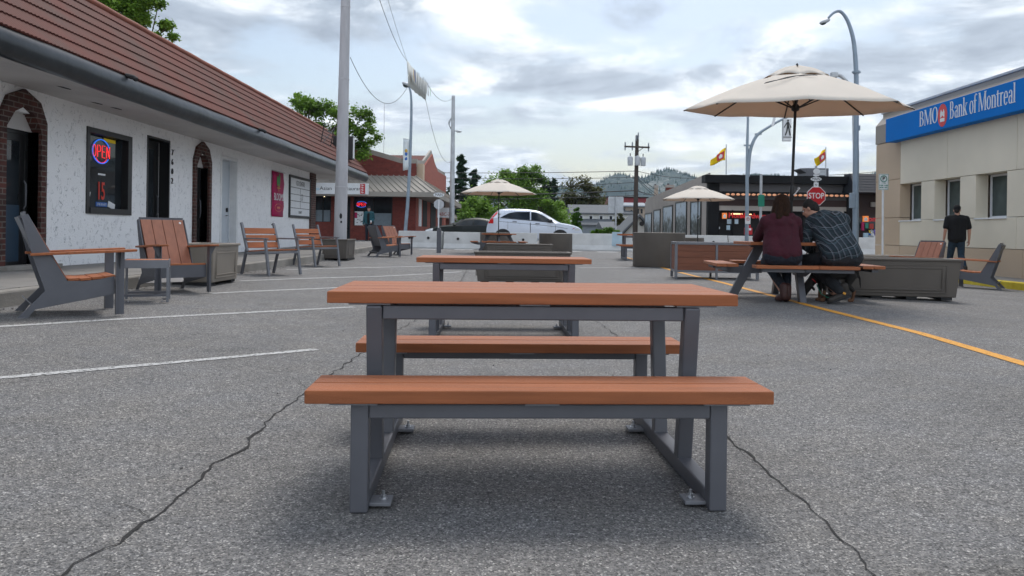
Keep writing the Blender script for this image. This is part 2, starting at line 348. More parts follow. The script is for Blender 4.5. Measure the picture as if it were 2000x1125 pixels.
def sweep(pts, w, z=.004, step=.2, jit=0):
    """flat strip draped over the terrain"""
    o = []; pts = [Vector((p[0], p[1], 0)) for p in pts]; out = []
    for a, b in zip(pts, pts[1:]):
        n = max(1, int((b-a).length/step)); out += [a.lerp(b, i/n) for i in range(n)]
    out.append(pts[-1]); m = MB(); prev = None
    for i, p in enumerate(out):
        d = (out[min(i+1, len(out)-1)]-out[max(i-1, 0)]).normalized(); s = Vector((-d.y, d.x, 0))
        ww = w*(1+jit*(random.random()-.5)*2)
        l = p+s*ww/2; r = p-s*ww/2
        m.v += [(l.x, l.y, gz(l.x, l.y)+z), (r.x, r.y, gz(r.x, r.y)+z)]
        if i: k = len(m.v); m.f.append((k-4, k-3, k-1, k-2))
    return m
def wire(a, b, sag, r=.012, n=14, mb=None):
    mb = mb or MB(); a, b = Vector(a), Vector(b)
    return mb.tube([a.lerp(b, i/n)-Vector((0, 0, sag*4*(i/n)*(1-i/n))) for i in range(n+1)], r, 5)

# ================================================================= SETTING
xs = [x for x, _ in ZX]+[-60, -30, 30, 60, 200, -200]; ys = [y for y, _ in ZY]+[2, 6, 10, 70, 120, 300, 900]+[26+i for i in range(8)]+[60]
xs = sorted(set(xs)); ys = sorted(set(ys)); g = MB()
for y in ys:
    for x in xs: g.v.append((x, y, gz(x, y)))
nx = len(xs)
for j in range(len(ys)-1):
    for i in range(nx-1): a = j*nx+i; g.f.append((a, a+1, a+nx+1, a+nx))
struct(g.build('road', 'asphalt'))
def mark(name, pts, w, mat, z=.004, jit=0, step=.2): return struct(sweep(pts, w, z, step, jit).build(name, mat))
mark('road_marking', [G(-260, 762), G(618, 683)], .075, 'linew', jit=.08)
mark('road_marking', [G(-200, 651), G(690, 600)], .085, 'linew', jit=.08)
mark('road_marking', [G(412, 573.5), G(700, 560.5)], .09, 'linew', jit=.08)
mark('road_marking', [G(470, 549), G(740, 540), G(900, 531)], .09, 'linew', jit=.08)
mark('road_marking', [G(560, 527), G(860, 519)], .1, 'linew', jit=.08)
mark('road_marking', [G(1130, 523), G(1240, 523)], .1, 'linew', jit=.08)
ya_, yb_ = G(2200, 766), G(1800, 652)
mark('road_marking', [yb_+(ya_-yb_)*5, G(2200, 766), G(2000, 711), G(1800, 652), G(1600, 602), G(1410, 552), G(1250, 510), G(1215, 501)], .105, 'liney', jit=.03)
def crack(pts, w, seed):
    random.seed(seed); o = []
    for a, b in zip(pts, pts[1:]):
        n = max(2, int((Vector(b)-Vector(a)).length/.035)); d = (Vector(b)-Vector(a)); s = Vector((-d.y, d.x, 0)).normalized()
        for i in range(n):
            p = Vector(a).lerp(Vector(b), i/n); o.append(p+s*(noise.noise(Vector((p.x*7, p.y*7, seed)))*.035+noise.noise(Vector((p.x*40, p.y*40, seed)))*.012))
    m = MB()
    for i, p in enumerate(o[:-1]):
        q = o[i+1]; d = (q-p).normalized(); s = Vector((-d.y, d.x, 0)); ww = w*(.25+abs(noise.noise(Vector((i*.13, seed, 0))))*1.9+random.random()*.5)
        if not m.v: m.v += [(*(p+s*ww/2).xy, 0), (*(p-s*ww/2).xy, 0)]
        m.v += [(*(q+s*ww/2).xy, 0), (*(q-s*ww/2).xy, 0)]; k = len(m.v); m.f.append((k-4, k-3, k-1, k-2))
    m.v = [(x, y, gz(x, y)+.0035) for x, y, _ in m.v]; return struct(m.build('road_crack', 'crack'))
crack([G(*p) for p in ((60, 1180), (130, 1115), (300, 1015), (400, 930), (420, 905), (470, 880), (530, 815), (600, 765), (702, 693), (760, 655), (830, 615), (880, 580), (903, 545), (912, 525), (950, 508))], .0105, 3)
crack([G(*p) for p in ((1160, 622), (1195, 650), (1300, 745), (1415, 850), (1445, 875), (1520, 940), (1600, 1010), (1650, 1060), (1705, 1125), (1740, 1190))], .0075, 5)
crack([G(*p) for p in ((1415, 850), (1470, 905), (1500, 925))], .003, 9)
crack([G(*p) for p in ((300, 1015), (250, 985), (205, 975))], .003, 12)
crack([G(*p) for p in ((600, 765), (585, 742), (560, 735))], .003, 14)
# crossing stripes before the barriers
for i, px in enumerate(range(690, 1480, 72)):
    a = G(px, 488+(px-850)*.016); struct(sweep([(a.x-.45, a.y+.9), (a.x+.35, a.y+.9)], .95, .004).build('road_marking', 'linew'))
# pavements
def slab(name, mat, x0, x1, y0, y1, h, kerbside, kmat, kw=.16):
    """pavement following the slope of the street, with a real kerb"""
    yy = [y0]+[y for y, _ in ZY if y0 < y < y1]+[y1]; m = MB(); k = MB()
    base = gz(kerbside, 0)
    ix = x1-kw if kerbside == x1 else x0+kw
    lo, hi = (x0, ix) if kerbside == x1 else (ix, x1)
    for mb, a, b, hh in ((m, lo, hi, h+.002), (k, min(ix, kerbside), max(ix, kerbside), h)):
        n = len(mb.v)
        for y in yy:
            z = base+pl(ZY, y); mb.v += [(a, y, z-.3), (a, y, z+hh), (b, y, z+hh), (b, y, z-.3)]
        for i in range(len(yy)-1):
            q = n+i*4
            for e in range(4): mb.f.append((q+e, q+(e+1) % 4, q+4+(e+1) % 4, q+4+e))
        mb.f.append((n, n+3, n+2, n+1)); q = n+(len(yy)-1)*4; mb.f.append((q, q+1, q+2, q+3))
    struct(recalc(m.build(name, mat))); struct(recalc(k.build('kerb', kmat, bevel=.02)))
SWZ = .17+.15   # level of the left pavement
def walkmat():
    t, L, b = nodes_of(M['walk']); tc = N(t, 'ShaderNodeTexCoord'); sp = N(t, 'ShaderNodeSeparateXYZ'); L(tc.outputs['Object'], sp.inputs[0])
    f = N(t, 'ShaderNodeMath', operation='PINGPONG'); f.inputs[1].default_value = .75; L(sp.outputs[1], f.inputs[0])
    lt = N(t, 'ShaderNodeMath', operation='LESS_THAN'); lt.inputs[1].default_value = .012; L(f.outputs[0], lt.inputs[0])
    src = b.inputs['Base Color'].links[0].from_socket; mx = N(t, 'ShaderNodeMix', data_type='RGBA'); L(lt.outputs[0], mx.inputs[0]); L(src, mx.inputs[6]); mx.inputs[7].default_value = (.05, .048, .045, 1); L(mx.outputs[2], b.inputs['Base Color'])
walkmat()
slab('pavement', 'walk', -7.2, -4.66, -2, 30.0, .15, -4.66, 'kerb')
M['kerby'] = pm('yellow painted kerb', (.60, .44, .02), .8, vs=9, bump=.4, base2=(.72, .58, .06), detail=9)
slab('pavement', 'walk', 9.95, 14, -2, 25.5, .15, 9.95, 'kerby')
# ================================================================= LEFT SHOP BUILDING
def stucco():
    m = bpy.data.materials.new('white trowelled stucco'); m.use_nodes = True; t, L, b = nodes_of(m)
    tc = N(t, 'ShaderNodeTexCoord'); mp = N(t, 'ShaderNodeMapping'); mp.inputs['Scale'].default_value = (1, 1, .62); L(tc.outputs['Object'], mp.inputs[0])
    n0 = N(t, 'ShaderNodeTexNoise'); n0.inputs['Scale'].default_value = 7; n0.inputs['Detail'].default_value = 2; L(mp.outputs[0], n0.inputs['Vector'])
    ad = N(t, 'ShaderNodeMixRGB', blend_type='LINEAR_LIGHT'); ad.inputs[0].default_value = .13; L(mp.outputs[0], ad.inputs[1]); L(n0.outputs['Color'], ad.inputs[2])
    vo = N(t, 'ShaderNodeTexVoronoi', feature='F1'); vo.inputs['Scale'].default_value = 10.5; vo.inputs['Randomness'].default_value = 1; L(ad.outputs[0], vo.inputs['Vector'])
    # each trowel mark leaves a raised crescent: a ring of the cell kept on one side only
    r1 = N(t, 'ShaderNodeValToRGB'); L(vo.outputs['Distance'], r1.inputs[0]); e = r1.color_ramp.elements
    e[0].position = .33; e[0].color = (0, 0, 0, 1); e[1].position = .42; e[1].color = (0, 0, 0, 1); k = e.new(.375); k.color = (1, 1, 1, 1)
    n1 = N(t, 'ShaderNodeTexNoise'); n1.inputs['Scale'].default_value = 13; L(tc.outputs['Object'], n1.inputs['Vector'])
    r2 = N(t, 'ShaderNodeMapRange'); L(n1.outputs[0], r2.inputs[0]); r2.inputs['From Min'].default_value = .45; r2.inputs['From Max'].default_value = .56
    mu = N(t, 'ShaderNodeMath', operation='MULTIPLY'); L(r1.outputs[0], mu.inputs[0]); L(r2.outputs[0], mu.inputs[1])
    n2 = N(t, 'ShaderNodeTexNoise'); n2.inputs['Scale'].default_value = 40; n2.inputs['Detail'].default_value = 6; L(tc.outputs['Object'], n2.inputs['Vector'])
    mx = N(t, 'ShaderNodeMix', data_type='RGBA'); L(mu.outputs[0], mx.inputs[0]); mx.inputs[6].default_value = (.87, .88, .89, 1); mx.inputs[7].default_value = (.55, .56, .59, 1)
    L(mx.outputs[2], b.inputs['Base Color']); b.inputs['Roughness'].default_value = .85
    a2 = N(t, 'ShaderNodeMath', operation='MULTIPLY_ADD'); L(n2.outputs[0], a2.inputs[0]); a2.inputs[1].default_value = .6; L(mu.outputs[0], a2.inputs[2])
    bp = N(t, 'ShaderNodeBump'); bp.inputs['Strength'].default_value = .8; bp.inputs['Distance'].default_value = .016; L(a2.outputs[0], bp.inputs['Height']); L(bp.outputs[0], b.inputs['Normal'])
    return m
M['stucco'] = stucco()
M['brick'] = brick('red brick trim', (.085, .022, .015), (.038, .012, .010), (.13, .11, .095), dirt=.35)
M['tile'] = pm('red ribbed metal roof tile', (.078, .036, .029), .75, var=.2, vs=1.2, base2=(.145, .046, .036), detail=8, bump=.1, spec=.2)
M['ridge'] = pm('orange red ridge cap', (.22, .07, .04), .7, var=.2)
M['gutter'] = pm('dented dark grey fascia', (.020, .025, .030), .33, .2, var=.35, vs=1.1, bump=.0, detail=3)
t, L, b = nodes_of(M['gutter']); n = N(t, 'ShaderNodeTexNoise'); n.inputs['Scale'].default_value = 1.6; n.inputs['Detail'].default_value = 3; tc = N(t, 'ShaderNodeTexCoord'); L(tc.outputs['Object'], n.inputs['Vector'])
bp = N(t, 'ShaderNodeBump'); bp.inputs['Strength'].default_value = .35; bp.inputs['Distance'].default_value = .05; L(n.outputs[0], bp.inputs['Height']); L(bp.outputs[0], b.inputs['Normal'])
M['soffit'] = pm('vinyl soffit', (.50, .48, .47), .7, var=.14, vs=.9, detail=6)
M['dooroffwhite'] = pm('pale grey door paint', (.52, .57, .62), .5, var=.05)
M['doorblue'] = pm('dark blue door panel', (.012, .035, .065), .5, var=.15)
M['pink'] = pm('magenta banner cloth', (.38, .008, .085), .7, var=.15, vs=3)
M['paper'] = pm('white paper', (.72, .74, .76), .6, var=.04)
M['neonr'] = pm('red neon tube', (1, .03, .04), .4, var=0, emis=.55)
M['neonb'] = pm('blue neon tube', (.03, .2, 1), .4, var=0, emis=.45)
WX = -6.9; ZS = 2.865
def wy(px): return 6.9*FPX/(CX-px)
shop = thing('shop_building', 'low white stucco shop building with a red ribbed roof along the left side', 'building', (WX, 18, 0))
def loc_(p): return (p[0]-WX, p[1]-18, p[2])
TS = Matrix.Translation((-WX, -18, 0))     # world -> local of the building
Y0, Y1 = -1.5, 26.5
opens = [(8.9, 9.9, SWZ, 2.60, 'door'), (10.36, 11.13, SWZ, 2.52, 'arch'), (12.4, 13.8, 1.17, 2.52, 'win'), (14.45, 15.33, SWZ, 2.63, 'door'), (16.6, 17.28, SWZ, 2.55, 'arch'), (18.1, 19.06, SWZ, 2.59, 'door')]
m = MB(); T = TS; y = Y0
def wallseg(a, b, z0, z1): m.bb(WX-.3, WX, a, b, z0, z1, T)
for (a, b, z0, z1, k) in opens[1:]:
    wallseg(y, a, 0, ZS); wallseg(a, b, z1, ZS)
    if z0 > SWZ: wallseg(a, b, 0, z0)
    y = b
wallseg(y, Y1, 0, ZS); m.bb(-15, WX-.3, Y1-.3, Y1-.002, 0, ZS, T); m.bb(-15, WX-.3, Y0, Y0+.3, 0, ZS, T)
m.build('wall', 'stucco', shop)
# soffit
XG, YE = -5.70, 29.4
s = MB(); s.bb(-15, XG+.02, Y0-.5, YE, ZS, ZS+.03, T); sf = s.build('soffit', 'soffit', shop)
t, L, b = nodes_of(M['soffit']); wv = N(t, 'ShaderNodeTexWave', wave_type='BANDS', bands_direction='X'); wv.inputs['Scale'].default_value = 3.0; tc = N(t, 'ShaderNodeTexCoord'); L(tc.outputs['Object'], wv.inputs['Vector'])
bp = N(t, 'ShaderNodeBump'); bp.inputs['Strength'].default_value = .25; bp.inputs['Distance'].default_value = .01; L(wv.outputs[0], bp.inputs['Height']); L(bp.outputs[0], b.inputs['Normal'])
# worn holes where strips of the soffit have come off
h_ = MB()
for (a, x) in ((10.6, -6.3), (11.9, -6.55), (12.4, -6.5)):
    h_.prism([(x+dx, a+dy) for dx, dy in ((-.04, 0), (.02, .05), (.035, .22), (.0, .3), (-.03, .2))], ZS-.004, ZS-.002, 'Z', T)
each(h_, 'soffit_damage', 'matblack', shop)
# fascia gutter : half round, slightly wavy
gm = MB(); yy = [Y0-.5+i*.35 for i in range(int((YE-Y0+.5)/.35)+1)]; yy[-1] = YE; prof = []
for i in range(9): a = R(-88+176*i/8*.92); prof.append((math.cos(a)*.12, math.sin(a)*.165-.03))
o0 = len(gm.v)
for y in yy:
    w1 = noise.noise(Vector((y*.55, 3, 1)))*.02; w2 = noise.noise(Vector((y*.9, 8, 1)))*.022
    gm.v += [loc_((XG+px_+w1*(.5+px_*4), y, ZS+.135+pz_+w2*.7)) for px_, pz_ in prof]+[loc_((XG-.06, y, ZS+.262)), loc_((XG-.06, y, ZS-.055))]
k = len(prof)+2
for j in range(len(yy)-1):
    for i in range(k): a = o0+j*k+i; b_ = o0+j*k+(i+1) % k; gm.f.append((a, b_, b_+k, a+k))
gm.f.append(tuple(range(o0+(len(yy)-1)*k, o0+len(yy)*k))); gm.f.append(tuple(range(o0, o0+k)))
recalc(gm.build('gutter', 'gutter', shop, smooth=50))
for y in (11.1, 16.9, 25.2):
    q = MB(); q.tube([loc_((XG+.06, y, ZS+.255)), loc_((XG+.16, y+.03, ZS+.235)), loc_((XG+.21, y+.03, ZS+.2))], .035, 8); q.build('rain_spout', 'matblack', shop, smooth=50)
# ribbed roof in courses
XR, ZR = -7.02, 4.62; x0, z0 = XG+.05, ZS+.262; nc = 7; rib = .075
fr = MB(); A = Vector((x0, 0, z0)); B = Vector((XR, 0, ZR)); dn = (B-A)/nc; nrm = Vector((dn.z, 0, -dn.x)).normalized()
if nrm.z < 0: nrm = -nrm
yl = [Y0-.5+i*rib/4 for i in range(int((YE-Y0+.5)/(rib/4))+1)]
yl = [y for y in yl if y > 5]
for c in range(nc):
    lo = A+dn*c+nrm*.028; hi = A+dn*(c+1)+nrm*.004; o0 = len(fr.v)
    for y in yl:
        r_ = .007*math.cos(2*math.pi*y/rib)+.003*noise.noise(Vector((y*1.3, c, 0)))
        for p, q in ((A+dn*c-dn*.02, 0), (lo-dn*.02, 1), (hi, 1)):
            v_ = p+nrm*(r_*q); fr.v.append(loc_((v_.x, y, v_.z)))
    for j in range(len(yl)-1):
        for e in (0, 1): a = o0+j*3+e; fr.f.append((a, a+1, a+4, a+3))
rf = fr.build('roof_tiles', 'tile', shop, smooth=40)
r2 = MB(); r2.prism([(x0-.02, z0-.02), (XR, ZR-.02), (-15, ZR-.4), (-15, ZS+.04), (x0-.03, ZS+.04)], Y0-.5, YE-.01, 'Y', T); r2.build('roof', 'tile', shop)
r3 = MB(); r3.tube([loc_((XR, Y0-.5+i*.6, ZR+.02+.006*(i % 2))) for i in range(52)], .06, 10); r3.build('ridge_cap', 'ridge', shop, smooth=50)
r3 = MB(); r3.tube([loc_((XG+.03, YE, ZS+.27)), loc_((XR, YE, ZR+.02))], .055, 10); r3.build('ridge_cap', 'tile', shop, smooth=50)
# brick arches
def arch(y0, y1, name='brick_arch'):
    """brick surround with a clipped pointed top, standing 7 cm proud"""
    w = (y1-y0); q = MB(); top = 2.84
    op = [(y0, SWZ-.05), (y0, 2.28), (y0+w*.22, 2.50), (y0+w*.5, 2.60), (y0+w*.78, 2.50), (y1, 2.28), (y1, SWZ-.05)]
    ou = [(y0-.13, SWZ-.05), (y0-.13, 2.42), (y0+w*.1-.05, 2.70), (y0+w*.5, top), (y1-w*.1+.05, 2.70), (y1+.13, 2.42), (y1+.13, SWZ-.05)]
    for i in range(6):
        poly = [ou[i], ou[i+1], op[i+1], op[i]]; q.prism(poly, WX-.3, WX+.05, 'X', T)
    recalc(q.build(name, 'brick', shop))
    f = MB(); f.prism([op[1], op[2], op[3], op[4], op[5]], WX-.12, WX-.10, 'X', T); f.build('arch_infill', 'soffit', shop)
# opening 1 : blue panelled glazed door behind a brick arch
arch(10.36, 11.13); arch(16.6, 17.28)
def leaf(y0, y1, z0, z1, depth, kind):
    d = MB(); x = WX-depth; fm = 'black' if kind != 'white' else 'dooroffwhite'; fw = .07
    d.bb(x-.05, x, y0, y0+fw, z0, z1, T); d.bb(x-.05, x, y1-fw, y1, z0, z1, T); d.bb(x-.05, x, y0+fw, y1-fw, z1-fw, z1, T)
    fr_ = d.build('door_frame', fm, shop, bevel=.004)
    dr = MB(); a, b_ = y0+fw, y1-fw
    if kind == 'white':
        dr.bb(x-.045, x-.012, a, b_, z0, z1-fw, T); do = dr.build('door', 'dooroffwhite', shop, bevel=.004)
        g_ = MB(); g_.bb(x-.012, x-.008, a+.1, a+.28, z0+.9, z1-.35, T); g_.build('door_glass', 'glass', do)
        h = MB(); h.bb(x-.012, x+.03, b_-.13, b_-.08, z0+1.02, z0+1.12, T); h.bar(loc_((x+.03, b_-.10, z0+.93)), loc_((x+.03, b_-.22, z0+.93)), .02, .02); h.build('door_handle', 'black', do)
    else:
        st = .1
        dr.bb(x-.04, x-.01, a, a+st, z0, z1-fw, T); dr.bb(x-.04, x-.01, b_-st, b_, z0, z1-fw, T); dr.bb(x-.04, x-.01, a+st, b_-st, z0, z0+.1 if kind == 'blue' else z0+.22, T); dr.bb(x-.04, x-.01, a+st, b_-st, z1-fw-st, z1-fw, T)
        do = dr.build('door', 'black', shop, bevel=.003)
        if kind == 'blue': pb_ = MB(); pb_.bb(x-.035, x-.012, a+st, b_-st, z0+.1, z0+.9, T); pb_.build('kick_panel', 'doorblue', do)
        g_ = MB(); g_.bb(x-.03, x-.022, a+st, b_-st, z0+(.9 if kind == 'blue' else .22), z1-fw-st, T); g_.build('door_glass', 'glass', do)
        h = MB(); h.tube([loc_((x+.02, b_-.05, z0+.85)), loc_((x+.05, b_-.05, z0+.9)), loc_((x+.05, b_-.05, z0+1.2)), loc_((x+.02, b_-.05, z0+1.25))], .012, 8); h.build('door_handle', 'steel', do, smooth=50)
    return do
leaf(10.36, 11.13, SWZ, 2.3, .15, 'blue'); leaf(16.6, 17.28, SWZ, 2.3, .15, 'blk'); d2 = leaf(14.45, 15.33, SWZ, 2.63, .2, 'blk'); leaf(18.1, 19.06, SWZ, 2.59, .16, 'white')
for (a, b_, c) in ((14.45, 15.33, 2.63),):
    q = MB(); q.bb(WX-.19, WX+.012, a-.035, a+.004, SWZ, c+.035, T); q.bb(WX-.19, WX+.012, b_-.004, b_+.035, SWZ, c+.035, T); q.bb(WX-.19, WX+.012, a+.004, b_-.004, c-.004, c+.035, T); q.build('door_casing', 'black', shop)
q = MB(); q.bb(WX-.15, WX+.02, 18.02, 18.104, SWZ, 2.67, T); q.bb(WX-.15, WX+.02, 19.056, 19.14, SWZ, 2.67, T); q.bb(WX-.15, WX+.02, 18.104, 19.056, 2.586, 2.67, T); q.build('door_casing', 'white', shop, bevel=.004)
ledge = MB(); ledge.bb(WX-.02, WX+.25, 10.1, 11.35, SWZ, SWZ+.06, T); ledge.build('doorstep', 'kerb', shop, bevel=.01)
# red octagon sticker in the door glass (a reflection in the photograph, kept as a small sign there)
# window with neon sign
wf = MB(); a, b_, z0, z1 = 12.4, 13.8, 1.17, 2.52
wf.bb(WX-.13, WX+.02, a-.03, a+.06, z0-.03, z1+.03, T); wf.bb(WX-.13, WX+.02, b_-.11, b_+.03, z0-.03, z1+.03, T); wf.bb(WX-.13, WX+.02, a+.06, b_-.11, z1-.06, z1+.03, T); wf.bb(WX-.13, WX+.035, a+.06, b_-.11, z0-.03, z0+.07, T)
win = wf.build('window', 'black', shop, bevel=.004)
q = MB(); q.bb(WX-.11, WX-.10, a+.06, b_-.11, z0+.07, z1-.06, T); q.build('window_glass', 'glass', win)
GX = WX-.092
def wtext(s, y, z, size, mat, sx=1, bold=0): return text(s, size, mat, win, TS @ face((GX, y, z), (1, 0, 0)), sx=sx, ext=.003, bold=bold)
cyy, czz = 12.98, 2.20
q = MB(); q.tube([loc_((GX+.01, cyy+.27*math.cos(R(t_)), czz+.2*math.sin(R(t_)))) for t_ in range(25, 335, 10)], .010, 6); q.build('neon_ring', 'neonb', win, smooth=60)
q = MB(); q.tube([loc_((GX+.01, cyy+.2*math.cos(R(t_)), czz-.02+.17*math.sin(R(t_)))) for t_ in range(215, 330, 10)], .006, 6); q.build('neon_underline', 'neonr', win, smooth=60)
# OPEN in thin neon tube strokes (letters drawn as tubes)
def strokes(mb, segs, y, z, w, h, r):
    for sg in segs: mb.tube([loc_((GX+.012, y+px_*w, z+pz_*h)) for px_, pz_ in sg], r, 6)
q = MB()
LO = {'O': [[(.5+.5*math.cos(R(t_)), .5+.5*math.sin(R(t_))) for t_ in range(0, 361, 30)]], 'P': [[(0, 0), (0, 1), (.7, 1), (1, .8), (.9, .5), (0, .45)]], 'E': [[(1, 0), (0, 0), (0, 1), (1, 1)], [(0, .5), (.8, .5)]], 'N': [[(0, 0), (0, 1), (1, 0), (1, 1)]]}
for i, c in enumerate('OPEN'): strokes(q, LO[c], cyy-.27+i*.145, czz-.10, .095, .20, .0075)
q.build('neon_lettering', 'neonr', win, smooth=60)
M['redtxt'] = pm('red vinyl lettering', (.62, .03, .012), .5, var=.05)
M['bluetag'] = pm('blue vinyl label', (.02, .12, .42), .5, var=.05)
wtext('15', 13.0, 1.52, .42, 'redtxt', sx=.62, bold=.006)
q = MB(); q.bb(GX, GX+.002, 12.84, 13.20, 1.27, 1.345, T); q.build('phone_label', 'bluetag', win); text('(778) 363-6673', .052, 'paper', win, TS @ face((GX+.004, 13.02, 1.308), (1, 0, 0)), sx=.9, ext=.001)
q = MB(); q.bb(GX, GX+.002, 12.9, 13.13, 1.80, 1.83, T); q.build('window_label', 'paper', win)
q = MB(); q.prism([(12.50, 1.25), (12.60, 1.25), (12.68, 1.50), (12.56, 1.50)], GX, GX+.003, 'X', T); q.build('window_leaflet', 'paper', win)
text('15', .1, 'redtxt', win, TS @ face((GX+.005, 12.6, 1.38), (1, 0, 0)), ext=.001)
q = MB(); q.box((GX-.0+.01-WX, 13.32-18, 1.30), (.01, .22, .1), (-14, 0, 0)); q.build('window_leaflet', 'paper', win)
q = MB(); q.bb(GX, GX+.003, 13.06, 13.45, 2.38, 2.44, T); q.build('window_sticker', 'yellow', win)
# house number
M['num'] = M['black']
for i, c in enumerate('7602'): text(c, .165, 'num', shop, TS @ face((WX+.012, 15.47, 2.44-i*.19), (1, 0, 0)), name='house_number', ext=.008, sx=1.0)
# magenta banner
bn = MB(); nn = 8
for i in range(nn+1):
    z = 1.30+1.30*i/nn
    for yv in (21.8, 22.35, 22.9): bn.v.append((WX+.03+.015*math.sin(i*1.7+yv), yv, z))
for i in range(nn):
    for j in (0, 1): a = i*3+j; bn.f.append((a, a+1, a+4, a+3))
pb = bn.build('hanging_banner', 'pink', smooth=60); sm = pb.modifiers.new('solid', 'SOLIDIFY'); sm.thickness = .004
M['signorp'] = pm('coral print', (.62, .16, .12), .6)
tag(pb, 'magenta pink vertical banner with pale lettering hanging on the white stucco wall', 'banner')
text('BLOOMS', .30, 'paper', pb, face((WX+.06, 22.35, 1.86), (1, 0, 0)), sx=.78, ext=.002)
q = MB(); q.tube([(WX+.052, 22.35+.33*math.cos(R(t)), 1.56+.11*math.sin(R(t))) for t in range(0, 361, 15)], .008, 5); q.bb(WX+.05, WX+.055, 22.2, 22.5, 1.53, 1.59); q.build('printed_oval', 'signorp', pb)
M['signorp'] = pm('coral print', (.62, .16, .12), .6)
M['green'] = pm('leaf green print', (.05, .32, .08), .6); M['gold'] = pm('gold print', (.6, .36, .05), .6)
q = MB()
for (dy, dz, w_, h_2) in ((-.1, 0, .07, .15), (.05, .03, .06, .2)): q.ell((WX+.055, 22.35+dy, 2.33+dz), (.004, w_, h_2))
q.build('printed_leaf', 'green', pb); q = MB(); q.bb(WX+.05, WX+.056, 22.2, 22.5, 2.12, 2.14); q.bb(WX+.05, WX+.056, 22.34, 22.36, 2.03, 2.25); q.build('printed_stem', 'gold', pb)
q = MB(); q.tube([(WX+.05, 21.75, 2.61), (WX+.05, 22.95, 2.61)], .012, 8); q.build('banner_rod', 'zinc', pb)
# framed directory board
bd = thing('directory_board', 'white framed notice board with ruled panels beside the brick corner', 'notice board', (WX, 24.7, 1.96))
q = MB(); q.bb(0, .05, -1.2, -1.12, -.66, .66); q.bb(0, .05, 1.12, 1.2, -.66, .66); q.bb(0, .05, -1.12, 1.12, .58, .66); q.bb(0, .05, -1.12, 1.12, -.66, -.58); q.build('board_frame', 'black', bd, bevel=.004)
q = MB(); q.bb(0, .03, -1.12, 1.12, -.58, .58); pn = q.build('board_panel', 'paper', bd)
q = MB()
for z in (.28, .07, -.14, -.36): q.bb(.03, .033, -1.1, 1.1, z, z+.018)
q.bb(.03, .0325, -.01, .01, -.36, .28); q.build('panel_line', 'black', bd)
for s_, y_, z_, sz in (('CO CENTRE', 0, .43, .22), ('D', .2, .0, .3), ('SECURITY', 0, -.48, .11)): text(s_, sz, 'black', bd, face((.034, y_, z_), (1, 0, 0)), sx=.8, ext=.001)
# brick corner column, and the small things at the far eaves
q = MB(); q.bb(WX-.3, WX+.06, 25.9, 26.52, 0, ZS-.004, T); q.build('brick_pier', 'brick', shop)
ls = thing('box_sign', 'black box sign with a pale face on the roof edge behind the tall pole', 'sign', (-6.15, 27.2, 3.75))
q = MB(); q.bb(-.25, .45, -.16, .14, -.32, .5); q.build('sign_box', 'black', ls, bevel=.01); q = MB(); q.bb(-.2, .40, .14, .15, -.27, .45); q.bb(.45, .46, -.12, .10, -.27, .45); q.build('sign_face', 'paper', ls)
q = MB(); q.cyl((.1, 0, -.32), (.1, 0, -.66), .03); q.build('bracket', 'black', ls)
an = MB(); base = Vector((-6.25, 24.6, 3.6)); dr_ = Vector((-.5, 0, .62)).normalized()
for o_ in (Vector((0, 0, 0)), Vector((0, 1.3, 0))): an.tube([base+o_-Vector((0, 0, .1)), base+o_+Vector((.15, 0, .75))], .015, 6)
for k_ in (.2, .5, .75): an.tube([base+Vector((.15*k_, 0, .75*k_)), base+Vector((.15*k_, 1.3, .75*k_))], .012, 6)
an.tube([base, base+Vector((.15, 1.3, .75))], .012, 6)
tag(an.build('sign_bracket', 'black', smooth=50), 'thin black metal rack fixed on the red roof near its far end', 'rack')

# ================================================================= BANK (right)
M['panel'] = pm('cream precast panel', (.72, .655, .53), .8, var=.09, vs=.8, bump=.15, bs=25, detail=9)
M['tan'] = pm('tan precast panel', (.53, .41, .295), .8, var=.09, vs=.8, bump=.15, bs=25, detail=9)
M['trimg'] = pm('grey beige parapet metal', (.30, .27, .235), .6, var=.08, vs=1)
M['blue'] = pm('bright blue sign face', (.002, .165, .55), .7, var=.06, vs=1, spec=.15)
M['blind'] = pm('green vertical blind', (.16, .22, .20), .8, var=.2, vs=3)
BX = 10.97; BG = -.08+.15
bank = thing('bank_building', 'cream and tan panelled bank building with a long blue fascia on the right', 'building', (BX, 18, 0)); TB = Matrix.Translation((-BX, -18, 0))
BY0, BY1 = 6.0, 23.3; wins = [(20.7, 21.83), (18.9, 20.04), (17.1, 18.25), (15.3, 16.44), (13.5, 14.64), (11.7, 12.84)]
c = MB(); tn = MB(); gap = .006
def pan(mb, y0, y1, z0, z1, x=0): mb.bb(BX+x, BX+.3, y0+gap, y1-gap, z0+gap, z1-gap, TB)
# panels between windows
for z0, z1 in ((.70, 1.41), (2.44, 3.72)):
    for a, b_ in ((19.47, 21.83), (16.77, 19.47), (14.07, 16.77), (11.4, 14.07), (8.7, 11.4), (6, 8.7)):
        pan(c, a, b_, z0, z1)
for w1_, w2_ in zip(wins, wins[1:]): pan(c, w2_[1], w1_[0], 1.41, 2.44)
pan(c, 6, wins[-1][0], 1.41, 2.44)
c.build('cream_panel', 'panel', bank, bevel=.004)
pan(tn, 21.83, 23.3, .70, 1.5); pan(tn, 21.83, 23.3, 1.5, 2.6); pan(tn, 21.83, 23.3, 2.6, 3.72)
for a in range(6): pan(tn, 6+a*2.638, 6+(a+1)*2.638, .02, .70, -.0)
pan(tn, 21.83, 23.3, .02, .7); tn.build('tan_panel', 'tan', bank, bevel=.004)
q = MB(); q.bb(BX+.31, BX+.5, BY0, BY1-.02, 0, 3.73, TB)
